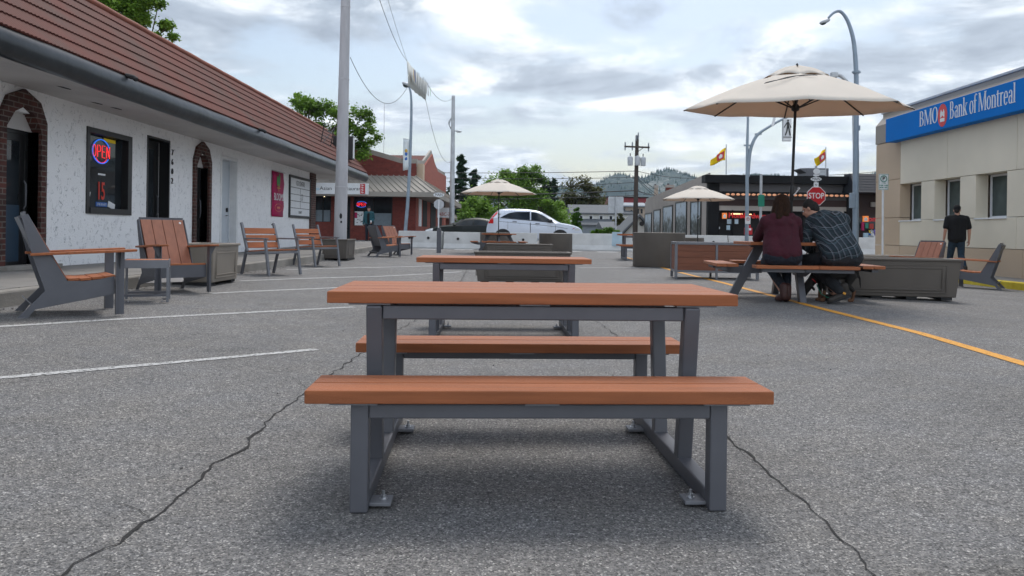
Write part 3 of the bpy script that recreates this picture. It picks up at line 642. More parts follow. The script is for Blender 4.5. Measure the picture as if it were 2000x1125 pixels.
# core pierced by windows: only above, below and behind
q.v = []; q.f = []
q.bb(BX+.31, BX+.55, BY0, BY1-.02, 0, 1.40, TB); q.bb(BX+.31, BX+.55, BY0, BY1-.02, 2.45, 3.73, TB); q.bb(BX+.55, BX+12, BY0, BY1-.02, 0, 4.2, TB)
q.bb(BX+.3, BX+12, BY1-.3, BY1, .02, 4.2, TB); q.build('core_wall', 'tan', bank)
q = MB(); q.prism([(BX-.02, 3.73), (BX-.02, 4.28), (BX+.2, 4.55), (BX+.2, 4.66), (BX+12.2, 4.66), (BX+12.2, 3.73)], BY0, BY1+.02, 'Y', TB); q.build('parapet', 'trimg', bank, bevel=.01)
q = MB(); q.bb(BX+.16, BX+.26, BY0, BY1+.06, 4.66, 4.72, TB); q.build('parapet_cap', 'galv', bank, bevel=.008)
for (a, b_) in wins:
    q = MB(); q.bb(BX+.34, BX+.40, a, a+.05, 1.41, 2.44, TB); q.bb(BX+.34, BX+.40, b_-.05, b_, 1.41, 2.44, TB); q.bb(BX+.34, BX+.40, a+.05, b_-.05, 2.39, 2.44, TB); q.bb(BX+.34, BX+.40, a+.05, b_-.05, 1.41, 1.46, TB); q.bb(BX+.33, BX+.40, a+.36, a+.40, 1.46, 2.39, TB)
    w_ = q.build('window', 'white', bank, bevel=.004)
    q = MB(); q.bb(BX+.37, BX+.38, a+.05, a+.36, 1.46, 2.39, TB); q.bb(BX+.37, BX+.38, a+.40, b_-.05, 1.46, 2.39, TB); q.build('window_glass', 'glassb', w_)
    q = MB(); q.bb(BX+.0-.03, BX+.34, a-.02, b_+.02, 1.375, 1.41, TB); q.build('window_sill', 'white', w_, bevel=.006)
sg = thing('bank_sign', 'long blue sign reading BMO Bank of Montreal with a red roundel', 'sign', (BX-.30, 0, 0))
q = MB(); q.bb(0, .3, 7, 22.1, 3.65, 4.32); q.build('sign_box', 'blue', sg, bevel=.006)
def serif(s, size, y, z, sx):
    o = text(s, size, 'white', sg, face((-.004, y, z), (-1, 0, 0)), sx=sx, ext=.004, align='LEFT'); return o
LET = {}
# serif letters for the bank sign, drawn as polygons: (advance, [polygons]) in units of cap height
def ring(cx, cy, rx, ry, t, n=28, a0=0, a1=360, tv=None):
    """a bowl that is thick at the sides and thin at top and bottom"""
    tv = t*.4 if tv is None else tv; out = []
    k = [R(a0+(a1-a0)*i/n) for i in range(n+1)]
    for a, b in zip(k, k[1:]):
        out.append([(cx+rx*math.cos(a), cy+ry*math.sin(a)), (cx+rx*math.cos(b), cy+ry*math.sin(b)), (cx+(rx-t)*math.cos(b), cy+(ry-tv)*math.sin(b)), (cx+(rx-t)*math.cos(a), cy+(ry-tv)*math.sin(a))])
    return out
def rect(x0, x1, y0, y1): return [(x0, y0), (x1, y0), (x1, y1), (x0, y1)]
st, th, sf_ = .105, .04, .035
def stem(x, y0, y1, top=True, bot=True, w=None):
    w = w or st; o = [rect(x, x+w, y0, y1)]
    if bot: o.append(rect(x-.05, x+w+.05, y0, y0+sf_))
    if top: o.append(rect(x-.05, x+w+.05, y1-sf_, y1))
    return o
XH = .68
LT = {
 'B': (.58, stem(.06, 0, 1)+ring(.22, .745, .22, .255, st, 14, -90, 90)+ring(.24, .27, .26, .27, st, 14, -90, 90)+[rect(.06, .24, 0, .05), rect(.06, .24, .95, 1), rect(.06, .24, .495, .54)]),
 'M': (.86, stem(.05, 0, 1, w=.045)+stem(.68, 0, 1)+[[(.06, 1), (.17, 1), (.44, .12), (.38, .0)], [(.38, 0), (.42, .02), (.72, .96), (.68, 1)]]),
 'O': (.68, ring(.33, .5, .31, .52, .115)),
 'a': (.47, ring(.21, .2, .17, .21, .085, 20)+[rect(.29, .39, 0, .5), rect(.37, .46, 0, sf_)]+ring(.22, .48, .17, .205, .09, 14, 0, 165)),
 'n': (.54, stem(.07, 0, XH, top=False)+[rect(.02, .12, XH-sf_, XH)]+ring(.27, .42, .19, .265, .1, 12, 0, 150)+[rect(.36, .46, 0, .42), rect(.31, .51, 0, sf_)]),
 'k': (.55, stem(.07, 0, 1, top=False)+[rect(.02, .1, 1-sf_, 1), [(.17, .28), (.40, XH), (.46, XH), (.22, .26)], [(.2, .34), (.28, .42), (.5, .0), (.38, 0)], rect(.33, .54, 0, sf_), rect(.32, .52, XH-sf_, XH)]),
 'o': (.5, ring(.25, .34, .22, .36, .095)),
 'f': (.34, stem(.09, 0, .8, top=False)+ring(.25, .8, .16, .22, .095, 12, 40, 180)+[rect(0, .3, XH-.05, XH)]),
 't': (.33, [rect(.08, .18, .12, .84), rect(0, .3, XH-.045, XH)]+ring(.22, .16, .14, .17, .1, 10, 180, 300)),
 'r': (.38, stem(.07, 0, XH, top=False)+[rect(.02, .12, XH-sf_, XH)]+ring(.27, .50, .13, .19, .09, 10, 40, 150)),
 'e': (.46, ring(.23, .34, .2, .36, .095, 26, 0, 320)+[rect(.09, .42, .34, .385)]),
 'l': (.27, stem(.07, 0, 1, top=False)+[rect(.02, .1, 1-sf_, 1)]),
 ' ': (.2, [])}
def serif_word(s, y, z, h, sx, parent):
    """letters run toward the camera (towards -Y) as one reads them from the street"""
    m = MB(); x = 0; q = 0
    for ch in s:
        adv, pol = LT[ch]
        for p in pol:
            q += 1; e = -.006-.0004*(q % 5)
            m.prism([(y-(x+px)*h*sx, z+pz*h) for px, pz in p], e, .001, 'X')
        x += adv
    recalc(m.build('lettering', 'white', parent)); return y-x*h*sx
def sy(px): return (BX-.30)*FPX/(px-CX)          # distance along the street at which the sign shows at that column
a = sy(1793); b_ = sy(1829); k = (a-b_)/((.58+.86+.66)*.40)
serif_word('BMO', a, 3.85, .40, k, sg)
a2 = sy(1852); e2 = sy(1981); tot = sum(LT[c][0] for c in 'Bank of Montreal'); k = (a2-e2)/(tot*.43)
serif_word('Bank of Montreal', a2, 3.845, .43, k, sg)
M['rnd'] = pm('red roundel', (.62, .03, .035), .4, var=.04)
yc = (sy(1829)+sy(1847))/2; ry_ = (sy(1829)-sy(1847))/2
q = MB(); q.prism([(yc+ry_*math.cos(R(t_)), 3.99+.285*math.sin(R(t_))) for t_ in range(0, 360, 10)], -.006, .001, 'X'); rd = q.build('roundel', 'rnd', sg)
q = MB(); w_ = ry_*.5
for s_ in (-1, 1): q.prism([(yc+s_*w_*.9, 3.94), (yc+s_*w_*.9, 4.06), (yc+s_*w_*.55, 4.14), (yc+s_*w_*.28, 4.09), (yc+s_*.005, 4.09-.02), (yc+s_*.005, 3.99), (yc+s_*w_*.5, 3.95)], -.0095, -.005, 'X')
q.bb(-.0095, -.005, yc-w_*.95, yc+w_*.95, 3.83, 3.92); recalc(q.build('emblem', 'white', sg))

# ================================================================= FURNITURE
def foot(mb_plate, mb_bolt, x, y, s, z=0):
    mb_plate.bb(x, x+s*.07, y-.04, y+.04, z+.012, z+.024)
    bx = x+s*.042
    mb_bolt.cyl((bx, y, z+.024), (bx, y, z+.027), .014, n=12); mb_bolt.cyl((bx, y, z+.027), (bx, y, z+.037), .0095, n=6); mb_bolt.cyl((bx, y, z+.037), (bx, y, z+.052), .005, n=8)
def picnic():
    r = thing('picnic_table', 'terracotta picnic table with two benches, nearest to the viewer', 'picnic table', (0, 0, 0), 0, 'straight plank picnic tables')
    tb = MB()
    for i in range(4): y = -.31+.155*i; tb.bb(-.75, .75, y+.004, y+.151, .652, .695)
    tb.build('tabletop', 'wood', r, bevel=.004)
    for s in (-1, 1):
        b = MB(); e = s*.525
        for k in (-1, 1): b.bb(-.75, .75, e+k*.0695-.0650, e+k*.0695+.0650, .364, .407)
        b.build('bench_seat', 'wood', r, bevel=.004)
    w = .058
    for s in (-1, 1):
        x = s*.612-s*w/2
        q = MB(); q.bb(x-w/2, x+w/2, -.62+w, .62-w, .004, .004+w); q.build('ground_rail', 'steel', r, bevel=.006)
        for k in (-1, 1):
            q = MB(); q.bb(x-w/2, x+w/2, min(k*.62, k*(.62-w)), max(k*.62, k*(.62-w)), .002, .357); q.build('leg', 'steel', r, bevel=.006)
            q = MB(); q.bar((x, k*.185, .055), (x, k*.272, .646), w*.98, w*.98, (0, 1, 0)); q.build('leg', 'steel', r, bevel=.006)
    for s in (-1, 1):
        q = MB(); xi = .612-w-.001; q.bb(-xi, xi, min(s*.62, s*.57), max(s*.62, s*.57), .308, .356); q.build('cross_bar', 'steel', r, bevel=.005)
        q = MB(); q.bb(-xi, xi, s*.262-.025, s*.262+.025, .592, .643); q.build('cross_bar', 'steel', r, bevel=.005)
    q = MB()
    for x in (-.6, 0, .6):
        l = .075 if x else .055
        for y in (-.525, .525): q.bb(x-l, x+l, y-.12, y+.12, .3572, .3637)
        q.bb(x-l, x+l, -.29, .29, .6452, .6517)
    each(q, 'mounting_plate', 'steel2', r)
    pl_, bo = MB(), MB()
    for s in (-1, 1):
        for y in (-.545, .40): foot(pl_, bo, s*(.612-w), y, -s)
    each(pl_, 'foot_plate', 'steel2', r, bevel=.002); each(bo, 'anchor_bolt', 'zinc', r, groupby=.3, smooth=40)
    # weld beads
    wb = MB()
    for s in (-1, 1):
        x = s*.612-s*w/2
        for k in (-1, 1):
            for j in range(9): wb.ell((x-.026+j*.0065, k*.193-k*.032, .063), (.0045, .004, .004), n=6, m=4)
    each(wb, 'weld', 'steel2', r, groupby=.2, smooth=60)
    return r
pt = picnic(); YAW = R(2.9); pt.location = (.068, 3.13, 0); pt.rotation_euler.z = YAW; pt.scale.x = 1.012
again(pt, 'terracotta picnic table standing behind the nearest one, before the long planter', (-.085, 6.95, 0), R(1.5))
p3 = again(pt, 'straight picnic table partly hidden behind the round planter near the barriers', (4.0, 23.3, gz(4.0, 23.3)), R(-3)); p3.scale = (1.1, 1.1, 1.12)

# ---- adirondack chairs ; forward is local -Y
def adk():
    r = thing('lounge_chair', 'x', 'lounge chair', (0, 0, 0), 0, 'deep wooden lounge chairs with grey sides')
    def Y(t): return .45-t
    prof = [(0, 0), (.081, 0), (.131, .07), (.727, .18), (.727, .338), (.60, .312), (.5, .300), (.364, .305), (.235, .545), (.072, .876), (.022, .86), (.105, .53), (.202, .222)]
    hw = .275
    for s in (-1, 1):
        q = MB(); x = s*hw; q.prism([(Y(a), b) for a, b in prof], x-.006, x+.006, 'X'); 
        recalc(q.build('side_panel', 'steel', r, bevel=.002))
        q = MB(); q.bb(s*(hw+.007), s*(hw+.016), Y(.808), Y(.735), 0, .553); q.bb(s*(hw+.016), s*(hw+.06), Y(.742), Y(.735), 0, .553)
        q.add([(s*(hw+.016), Y(.775), .40), (s*(hw+.016), Y(.768), .40), (s*(hw+.016), Y(.775), .553), (s*(hw+.10), Y(.775), .553), (s*(hw+.10), Y(.768), .553), (s*(hw+.016), Y(.768), .553)], [(0, 3, 2), (1, 5, 4), (0, 1, 4, 3), (2, 3, 4, 5)])
        q.build('leg', 'steel', r, bevel=.001)
        q = MB(); A_ = [(Y(.09), .523), (Y(.50), .545), (Y(.90), .556)]
        xi, xo = s*(hw-.045), s*(hw+.095)
        pts = [(xi+s*.02, Y(.09)), (xi, Y(.5)), (xi, Y(.88)), (xi+s*.02, Y(.90)), (xo-s*.02, Y(.90)), (xo, Y(.87)), (xo, Y(.55)), (xo-s*.05, Y(.09))]
        def az(y): return .523+(.45-y-.09)*.042
        n = len(pts); q.add([(a, b, az(b)+.001) for a, b in pts]+[(a, b, az(b)+.023) for a, b in pts], [tuple(range(n)), tuple(range(n, 2*n))]+[(i, (i+1) % n, n+(i+1) % n, n+i) for i in range(n)])
        recalc(q.build('armrest', 'wood', r, bevel=.005))
        q = MB(); q.bb(x-.02, x+.03 if s > 0 else x+.02, Y(.06), Y(.0), 0, .006); q.build('foot_plate', 'steel2', r)
    q = MB(); bw = (2*hw-.03)/4
    dirb = (Vector((0, Y(.072), .876))-Vector((0, Y(.364), .305))); L_ = dirb.length
    for i in range(4):
        x = -hw+.015+bw*(i+.5); a = Vector((x, Y(.364)+.005, .315)); b = Vector((x, Y(.078)+.012, .865)); q.bar(a, b, bw-.006, .02, (0, 1, 0))
    q.build('backrest', 'woody', r, bevel=.003)
    q = MB(); q.bar((0, Y(.30)+.06, .30), (0, Y(.05)+.045, .85), 2*hw-.014, .006, (0, 1, 0)); q.build('back_sheet', 'steel', r)
    q = MB(); q.bar((-hw+.007, Y(.052), .872), (hw-.007, Y(.052), .872), .008, .05); q.build('top_rail', 'steel', r)
    q = MB()
    for i in range(4):
        t0 = .37+i*.093; zz = .304+max(0, i-1)*.009; q.box((0, Y(t0+.045), zz+.012), (2*hw-.016, .087, .022), (-1.5-2*i, 0, 0))
    q.build('seat', 'wood', r, bevel=.003)
    q = MB(); q.bb(-hw+.007, hw-.007, Y(.735), Y(.729), .18, .332); q.build('front_apron', 'steel', r)
    q = MB(); q.bar((-hw+.007, Y(.10), .12), (hw-.007, Y(.10), .12), .006, .09, (0, 1, 1)); q.build('rear_brace', 'steel2', r)
    q = MB(); c = Vector((hw-.06, Y(.092)-.001, .83)); q.cyl(c, c+Vector((0, -.006, .003)), .014, n=14); q.build('round_tag', 'white', r)
    return r
ch = adk()
def put(o, label, px, py, rz, at=(0, 0)):
    """stand the thing so that its local ground point 'at' is seen at the pixel"""
    g_ = G(px, py); a = Vector((at[0]*math.cos(rz)-at[1]*math.sin(rz), at[0]*math.sin(rz)+at[1]*math.cos(rz), 0))
    x, y = g_.x-a.x, g_.y-a.y; o.location = (x, y, gz(x, y)+.002); o.rotation_euler.z = rz
    if label: o['label'] = label
    return o
put(ch, 'lounge chair at the left edge of the picture, seen from its side', 240, 617, R(126), (-.285, -.35))
def more(o, label, *a, **k): c = copy_tree(o); return put(c, label, *a, **k)
more(ch, 'lounge chair facing the viewer beside the small metal side table', 407, 573, R(46), (.285, -.33))
more(ch, 'lounge chair seen from behind in front of the restaurant, nearer of that pair', 781, 503, R(125), (-.285, -.33))
more(ch, 'lounge chair facing right beyond the one seen from behind, by the bollard', 804, 499, R(55), (.285, -.33))
more(ch, 'lounge chair in side view facing left, nearest to the bank kerb', 1867, 561, R(-128), (.285, -.33))
cd = more(ch, 'lounge chair facing the viewer between the dark long planter and the bank wall', 1752, 543, R(-64), (-.285, -.33)); cd.location = (8.25, 15.6, gz(8.25, 15.6))

# ---- upright armchairs with tube frames
def armchair():
    r = thing('armchair', 'x', 'armchair', (0, 0, 0), 0, 'upright slatted armchairs in front of the stucco wall')
    hw = .34; w = .04
    for s in (-1, 1):
        x = s*hw
        q = MB(); q.bar((x, .36, .88), (x, .20, .40), w, w, (0, 1, 0)); q.build('back_post', 'steel2', r, bevel=.004)
        q = MB(); q.bar((x, .215, .44), (x, .34, .0), w*.98, w, (0, 1, 0)); q.build('leg', 'steel', r, bevel=.004)
        q = MB(); q.bar((x, -.24, .60), (x, -.34, .0), w*.98, w, (0, 1, 0)); q.build('leg', 'steel2', r, bevel=.004)
        q = MB(); q.bb(x-.025, x+.025, -.30, .27, .60, .625); q.build('armrest', 'steel2', r, bevel=.004)
        q = MB(); q.bar((x, .20, .365), (x, -.27, .395), w*.96, w, (1, 0, 0)); q.build('side_rail', 'steel2', r, bevel=.004)
    q = MB()
    for z in (.50, .62, .74): y = .20+(z-.40)/.48*.16-.012; q.box((0, y, z), (2*hw-w-.006, .022, .10), (-18, 0, 0))
    q.build('backrest', 'wood', r, bevel=.003)
    q = MB()
    for i in range(4): y = -.25+i*.125; q.box((0, y+.03, .425-.008*i), (2*hw-w-.006, .117, .022), (-3.5, 0, 0))
    q.build('seat', 'wood', r, bevel=.003)
    q = MB(); q.bb(-hw+w/2, hw-w/2, -.30, -.27, .365, .40); q.bb(-hw+w/2, hw-w/2, .17, .20, .34, .375); q.build('cross_bar', 'steel2', r, bevel=.003)
    q = MB(); c = Vector((hw-.06, .33, .855)); q.cyl(c, c+Vector((0, -.01, 0)), .012, n=12); q.build('round_tag', 'black', r)
    return r
ac = armchair()
put(ac, 'slatted armchair before the white door, nearer of the two', 525, 540, R(58), (-.34, -.34))
more(ac, 'slatted armchair below the framed notice board, farther of the two', 616, 522, R(57), (-.34, -.34))
# ---- small side table
def side_table():
    r = thing('side_table', 'low grey metal side table with a wooden top beside the lounge chairs', 'side table', (0, 0, 0))
    w = .026; a = .21
    q = MB(); q.bb(-a+.004, a-.004, -a+.004, a-.004, .415, .437); q.build('tabletop', 'wood', r, bevel=.003)
    q = MB()
    for s in (-1, 1): q.bb(-a, a, s*(a+.004)-.004, s*(a+.004)+.004, .355, .44); q.bb(s*(a+.004)-.004, s*(a+.004)+.004, -a, a, .355, .44)
    q.build('apron', 'steel2', r)
    for x in (-1, 1):
        for y in (-1, 1): q = MB(); q.bb(x*a-w/2, x*a+w/2, y*a-w/2, y*a+w/2, 0, .354); q.build('leg', 'steel2', r, bevel=.003)
    q = MB()
    for s in (-1, 1): q.bb(-a+w/2, a-w/2, s*a-.012, s*a+.012, .06, .085)
    q.build('stretcher', 'steel', r)
    q = MB(); bo = MB()
    for x in (-1, 1):
        for y in (-1, 1): q.bb(x*a-x*w/2, x*a-x*.07, y*a-.02, y*a+.02, 0, .006); bo.cyl((x*(a-.05), y*a, .006), (x*(a-.05), y*a, .03), .005)
    each(q, 'foot_plate', 'steel', r); each(bo, 'anchor_bolt', 'zinc', r); return r
put(side_table(), None, 327, 592, R(22), (.21, -.21))
# ---- planters
def planter(label, L_, D, Hh, mat, name='planter', group='panelled box planters'):
    r = thing(name, label, 'planter', (0, 0, 0), 0, group); t = .03; cz = Hh
    q = MB(); b0, b1 = .94, 1.0
    vs = []
    for z, k in ((.04, b0), (Hh-.03, b1)):
        for x, y in ((-1, -1), (1, -1), (1, 1), (-1, 1)): vs.append((x*L_/2*k, y*D/2*(1-(1-k)*L_/D*.6), z))
    q.add(vs, [(0, 1, 2, 3), (0, 1, 5, 4), (1, 2, 6, 5), (2, 3, 7, 6), (3, 0, 4, 7)])
    recalc(q.build('planter_wall', mat, r, bevel=.012))
    q = MB(); a, b = L_/2+.02, D/2+.02
    q.bb(-a, a, -b, -b+.07, Hh-.035, Hh); q.bb(-a, a, b-.07, b, Hh-.035, Hh); q.bb(-a, -a+.07, -b+.07, b-.07, Hh-.035, Hh); q.bb(a-.07, a, -b+.07, b-.07, Hh-.035, Hh)
    q.build('rim', mat, r, bevel=.01)
    q = MB()
    def fr_(cx, w, h, y, thick=.012, rz=0):
        T_ = Matrix.Rotation(rz, 4, 'Z')
        zc = .04+(Hh-.07)/2
        for (xx, zz, ww, hh) in ((cx, zc+h/2, w, .014), (cx, zc-h/2, w, .014), (cx-w/2, zc, .014, h), (cx+w/2, zc, .014, h)): q.box((xx, y, zz), (ww+.014 if ww > .02 else ww, thick, hh if hh < .02 else hh-.014), None, T_)
    fr_(0, L_*.72, Hh*.52, -D/2*.985-.001); fr_(0, L_*.78, Hh*.66, -D/2*.985+.001); fr_(0, L_*.72, Hh*.52, -D/2*.985-.001, rz=math.pi)
    fr_(0, D*.62, Hh*.52, -L_/2*.975-.001, rz=math.pi/2); fr_(0, D*.62, Hh*.52, -L_/2*.975-.001, rz=-math.pi/2)
    q.build('raised_panel', mat, r, bevel=.004)
    q = MB(); q.bb(-a+.06, a-.06, -b+.06, b-.06, Hh-.12, Hh-.10); q.build('soil', 'soil', r)
    q = MB(); n = max(2, int(L_/.5)+1)
    for i in range(n): x = -L_/2*.8+L_*1.6/2*i/(n-1); q.bb(x-.07, x+.07, -D/2*.85, D/2*.85, 0, .04)
    each(q, 'planter_foot', 'matblack', r); return r
pA = put(planter('long taupe planter behind the second picnic table, nearer of the two in the middle', 1.70, .6, .57, 'planter'), None, 1022, 556, R(0), (0, -.3)); pA.location = (.17, 13.9, gz(.17, 13.9)+.01)
pB = again(pA, 'long taupe planter just beyond the nearer one in the middle of the street', (.16, 20.2, gz(.1, 20.2)+.03), 0)
pC = more(pA, 'long dark taupe planter behind the dog and the seated man', 1748, 585, R(-9), (0, -.3))
pD = put(planter('pale taupe box planter behind the lounge chair and the side table', .95, .6, .56, 'planterlt'), None, 428, 558, R(-36), (.30, -.3))
pD.location = (-4.30, 10.72, gz(-4.3, 10.7)); pD.rotation_euler.z = R(90)
pE = put(planter('square taupe planter at the foot of the tall grey pole', .62, 1.0, .52, 'planter'), None, 677, 510, R(0), (.31, -.5))
pF = put(planter('pale planter behind the dark long planter at the right', 1.2, .6, .56, 'planterlt'), None, 1700, 528, R(-9), (0, -.3))
pF.location = (8.1, 16.6, gz(8.1, 16.6))
def tub(label, px, py, rad, h):
    r = thing('round_planter', label, 'round planter', (0, 0, 0), 0, 'round taupe planters before the barriers'); 
    q = MB(); q.lathe([(rad*.985, 0), (rad, .02), (rad, h-.01), (rad-.015, h), (rad-.06, h), (rad-.07, h-.12), (.001, h-.12)], n=48); q.build('planter_wall', 'planter', r, smooth=40)
    q = MB(); q.lathe([(rad-.075, h-.118), (.001, h-.10)], n=24); q.build('soil', 'soil', r)
    return put(r, None, px, py, 0, (0, -rad))
tub('large round taupe planter at the right of the middle, nearest of its kind', 1296, 523, .655, .86)
tub('round taupe planter in front of the white car', 1087, 495, .65, .76)
tub('round taupe planter behind the small end-on picnic table', 966, 491, .62, .76)
tb_ = tub('low round planter behind the biggest round planter', 1352, 495, .62, .64)
# ---- wood panel planter with grey frame
def wood_planter():
    r = thing('wood_planter', 'wood panelled planter in a grey metal frame behind the occupied table', 'planter', (0, 0, 0))
    a, d, h, w = .76, .34, .70, .05
    q = MB()
    for s in (-1, 1): q.bb(-a, a, s*d-w/2, s*d+w/2, h-w, h); q.bb(-a+w/2, a-w/2, s*d-.02, s*d+.02, .12, .16)
    for s in (-1, 1): q.bb(s*a-w/2, s*a+w/2, -d+w/2, d-w/2, h-w+.001, h-.001); q.bb(s*a-.02, s*a+.02, -d+w/2, d-w/2, .12, .16)
    q.build('frame', 'steel2', r, bevel=.003)
    for s in (-1, 1):
        for k in (-1, 1): q = MB(); q.bb(s*a-w/2, s*a+w/2, k*d-w/2, k*d+w/2, 0, h-w); q.build('leg', 'steel2', r, bevel=.003)
        q = MB(); q.bb(-.02, .02, s*d-.024, s*d+.024, .16, h-w); q.bb(-.02, .02, s*d-.02, s*d+.02, 0, .12); q.build('leg', 'steel2', r)
        for k in (-1, 1):
            q = MB()
            for i in range(4): z = .16+i*.1225; q.bb(k*.022 if k > 0 else -a+w/2, a-w/2 if k > 0 else -.022, s*d-.01, s*d+.01, z+.002, z+.1205)
            q.build('side_boards', 'wooddk', r, bevel=.002)
        q = MB()
        for i in range(4): z = .16+i*.1225; q.bb(s*a-.01, s*a+.01, -d+w/2, d-w/2, z+.002, z+.1205)
        q.build('side_boards', 'wooddk', r, bevel=.002)
    q = MB(); q.bb(-a+w/2, a-w/2, -d+w/2, d-w/2, h-.15, h-.13); q.build('soil', 'soil', r)
    return r
put(wood_planter(), None, 1320, 545, R(-5), (-.76, -.34))

# ---- table with four benches round it (occupied) and a second one far off
def square_table():
    r = thing('picnic_table', 'x', 'picnic table', (0, 0, 0), 0, 'square picnic tables with benches all round')
    q = MB()
    for i in range(8): y = -.62+.155*i; q.bb(-.62, .62, y+.002, y+.153, .715, .755)
    q.build('tabletop', 'wood', r, bevel=.004)
    for k in range(4):
        T_ = Matrix.Rotation(k*math.pi/2, 4, 'Z')
        for sgn in (0, 1):
            q = MB(); y = -1.04+.14*sgn
            for xa, xb in ((-.63, .12), (.126, .60)): q.bb(xa, xb, y, y+.137, .43, .47, T_)
            q.build('bench_seat', 'wood', r, bevel=.004)
        q = MB()   # blade: slanted leg crossed by the seat arm, one plate
        q.prism([(-.80, .0), (-.68, 0), (-.30, .71), (-.44, .71)], -.04, .04, 'X', T_); q.build('leg', 'steel', r, bevel=.004)
        q = MB(); q.bb(-.03, .03, -.47-.03, -.35, .33, .425, T_); q.prism([(-.60, .33), (-.50, .33), (-.49, .425), (-1.01, .425), (-1.0, .39), (-.78, .33)], -.03, .03, 'X', T_); q.bb(-.55, .55, -.98, -.90, .385, .428, T_); q.build('seat_arm', 'steel', r, bevel=.003)
        q = MB(); q.bb(-.03, .03, -.40, -.06, .36, .44, T_); q.build('brace', 'steel', r)
    q = MB(); q.bb(-.06, .06, -.06, .06, .34, .45); q.bb(-.5, .5, -.03, .03, .68, .714); q.build('hub', 'steel', r)
    return r
sq = square_table(); sq.location = (3.73, 10.42, gz(3.8, 10.3)); sq.rotation_euler.z = R(-6)
sq['label'] = 'square picnic table where the two people sit under the big parasol'
again(sq, 'square picnic table far off under the left pale parasol', (-.56, 28.6, gz(-.5, 28.6)), R(4))

# ---- parasols
def parasol(label, loc, rad, ztop, zrim, rot, cord=True, strings=False):
    r = thing('parasol', label, 'parasol', loc, rot, 'cream octagonal parasols'); n = 8
    z1 = zrim+(ztop-zrim)*.83
    def sect(rr0, z0, rr1, z1_, sagm, nm, mat='fabric', th=.004, seg=10, rad_seg=8, lift=0):
        q = MB()
        for i in range(rad_seg+1):
            f = i/rad_seg; rr = rr0+(rr1-rr0)*f; zz = z0+(z1_-z0)*f+math.sin(math.pi*f)*.03
            for k in range(n*seg):
                kk = k/seg; a0 = math.floor(kk); ff = kk-a0; p = Vector((math.cos(2*math.pi*a0/n), math.sin(2*math.pi*a0/n), 0)).lerp(Vector((math.cos(2*math.pi*(a0+1)/n), math.sin(2*math.pi*(a0+1)/n), 0)), ff)
                bow = math.sin(math.pi*ff)
                rim = -.0 if f > 0 else 0
                scal = 1-bow*.02*(1-f)
                q.v.append((p.x*rr*scal, p.y*rr*scal, zz-bow*sagm*(1-abs(2*f-1)*.6)*rr/rad+.012*noise.noise(Vector((p.x*rr*3, p.y*rr*3, 1)))+lift*bow))
        m_ = n*seg
        for i in range(rad_seg):
            for k in range(m_): a = i*m_+k; b = i*m_+(k+1) % m_; q.f.append((a, b, b+m_, a+m_))
        o = q.build(nm, mat, r, smooth=25); s = o.modifiers.new('solid', 'SOLIDIFY'); s.thickness = th; return o
    cn = sect(rad, zrim, rad*.22, z1, .012, 'canopy')
    q = MB()   # hem hanging at the rim
    sect(rad*.30, z1-.045, .02, ztop, .0, 'vent_cap', seg=8, rad_seg=5, lift=.035)
    q = MB(); q.cyl((0, 0, 0), (0, 0, ztop-.03), .019, n=14); q.build('pole', 'black', r, smooth=40)
    q = MB(); q.lathe([(.012, 0), (.026, .02), (.02, .05), (.008, .075), (.002, .08)], (0, 0, ztop-.01), 12); q.build('finial', 'black', r, smooth=50)
    hub = zrim+.02
    q = MB(); q.lathe([(.02, -.05), (.05, -.03), (.055, .02), (.03, .05)], (0, 0, hub), 12); q.lathe([(.02, -.03), (.045, -.02), (.045, .03), (.02, .04)], (0, 0, z1+.01), 12); q.build('hub', 'black', r, smooth=50)
    for k in range(n):
        a = 2*math.pi*k/n; c, s_ = math.cos(a), math.sin(a)
        def rp(f): return Vector((c*rad*f, s_*rad*f, zrim+(z1-zrim)*(1-f)/.78+math.sin(math.pi*(1-f)/.78)*.03 if f >= .22 else z1))
        q = MB(); q.tube([rp(.05) if 0 else Vector((c*.04, s_*.04, z1+.01)), rp(.25)-Vector((0, 0, .02)), rp(.6)-Vector((0, 0, .022)), rp(.995)-Vector((0, 0, .012))], .010, 6); rb = q.build('rib', 'black', r, smooth=40)
        q = MB(); q.tube([(c*.045, s_*.045, hub), tuple(rp(.48)-Vector((0, 0, .025)))], .009, 6); q.build('strut', 'black', rb, smooth=40)
    q = MB(); q.lathe([(.026, -.10), (.03, -.08), (.03, .08), (.022, .10)], (0, 0, 1.42), 12); q.build('crank_housing', 'black', r, smooth=50); q = MB(); q.tube([(-.03, -.05, 1.39), (.0, -.06, 1.42), (.05, -.065, 1.47)], .010, 8); q.ell((.055, -.065, 1.48), (.018, .018, .018), n=8, m=6); q.build('crank', 'zinc', r, smooth=50)
    if strings:
        q = MB(); f = .62
        for k2 in range(3):
            pts = [Vector((.22-.085*j+.012*k2, -.50-.045*j-.03*math.sin(j*1.3+k2), 0)) for j in range(8)]; pts = [Matrix.Rotation(R(-51), 3, 'Z') @ p for p in pts]
            def zc(p):
                ap = rad*math.cos(math.pi/8); rr = p.length; ff = (rad-rr)/(rad*.78); return zrim+(z1-zrim)*ff+math.sin(math.pi*min(1, max(0, ff)))*.03+.012
            q.tube([(p.x, p.y, zc(p)) for p in pts], .0035, 5)
        q.build('loose_cord', 'wire', r)
    return r
parasol('big cream parasol over the two seated people', (3.73, 10.42, gz(3.8, 10.3)), 1.46, 3.07, 2.53, R(31), strings=True).rotation_euler = (Matrix.Rotation(R(4.4), 3, 'X') @ Matrix.Rotation(R(31), 3, 'Z')).to_euler()
parasol('distant cream parasol left of the middle, over the far table by the white car', (-.56, 28.6, gz(-.5, 28.6)), 1.46, 2.74, 2.24, R(14))
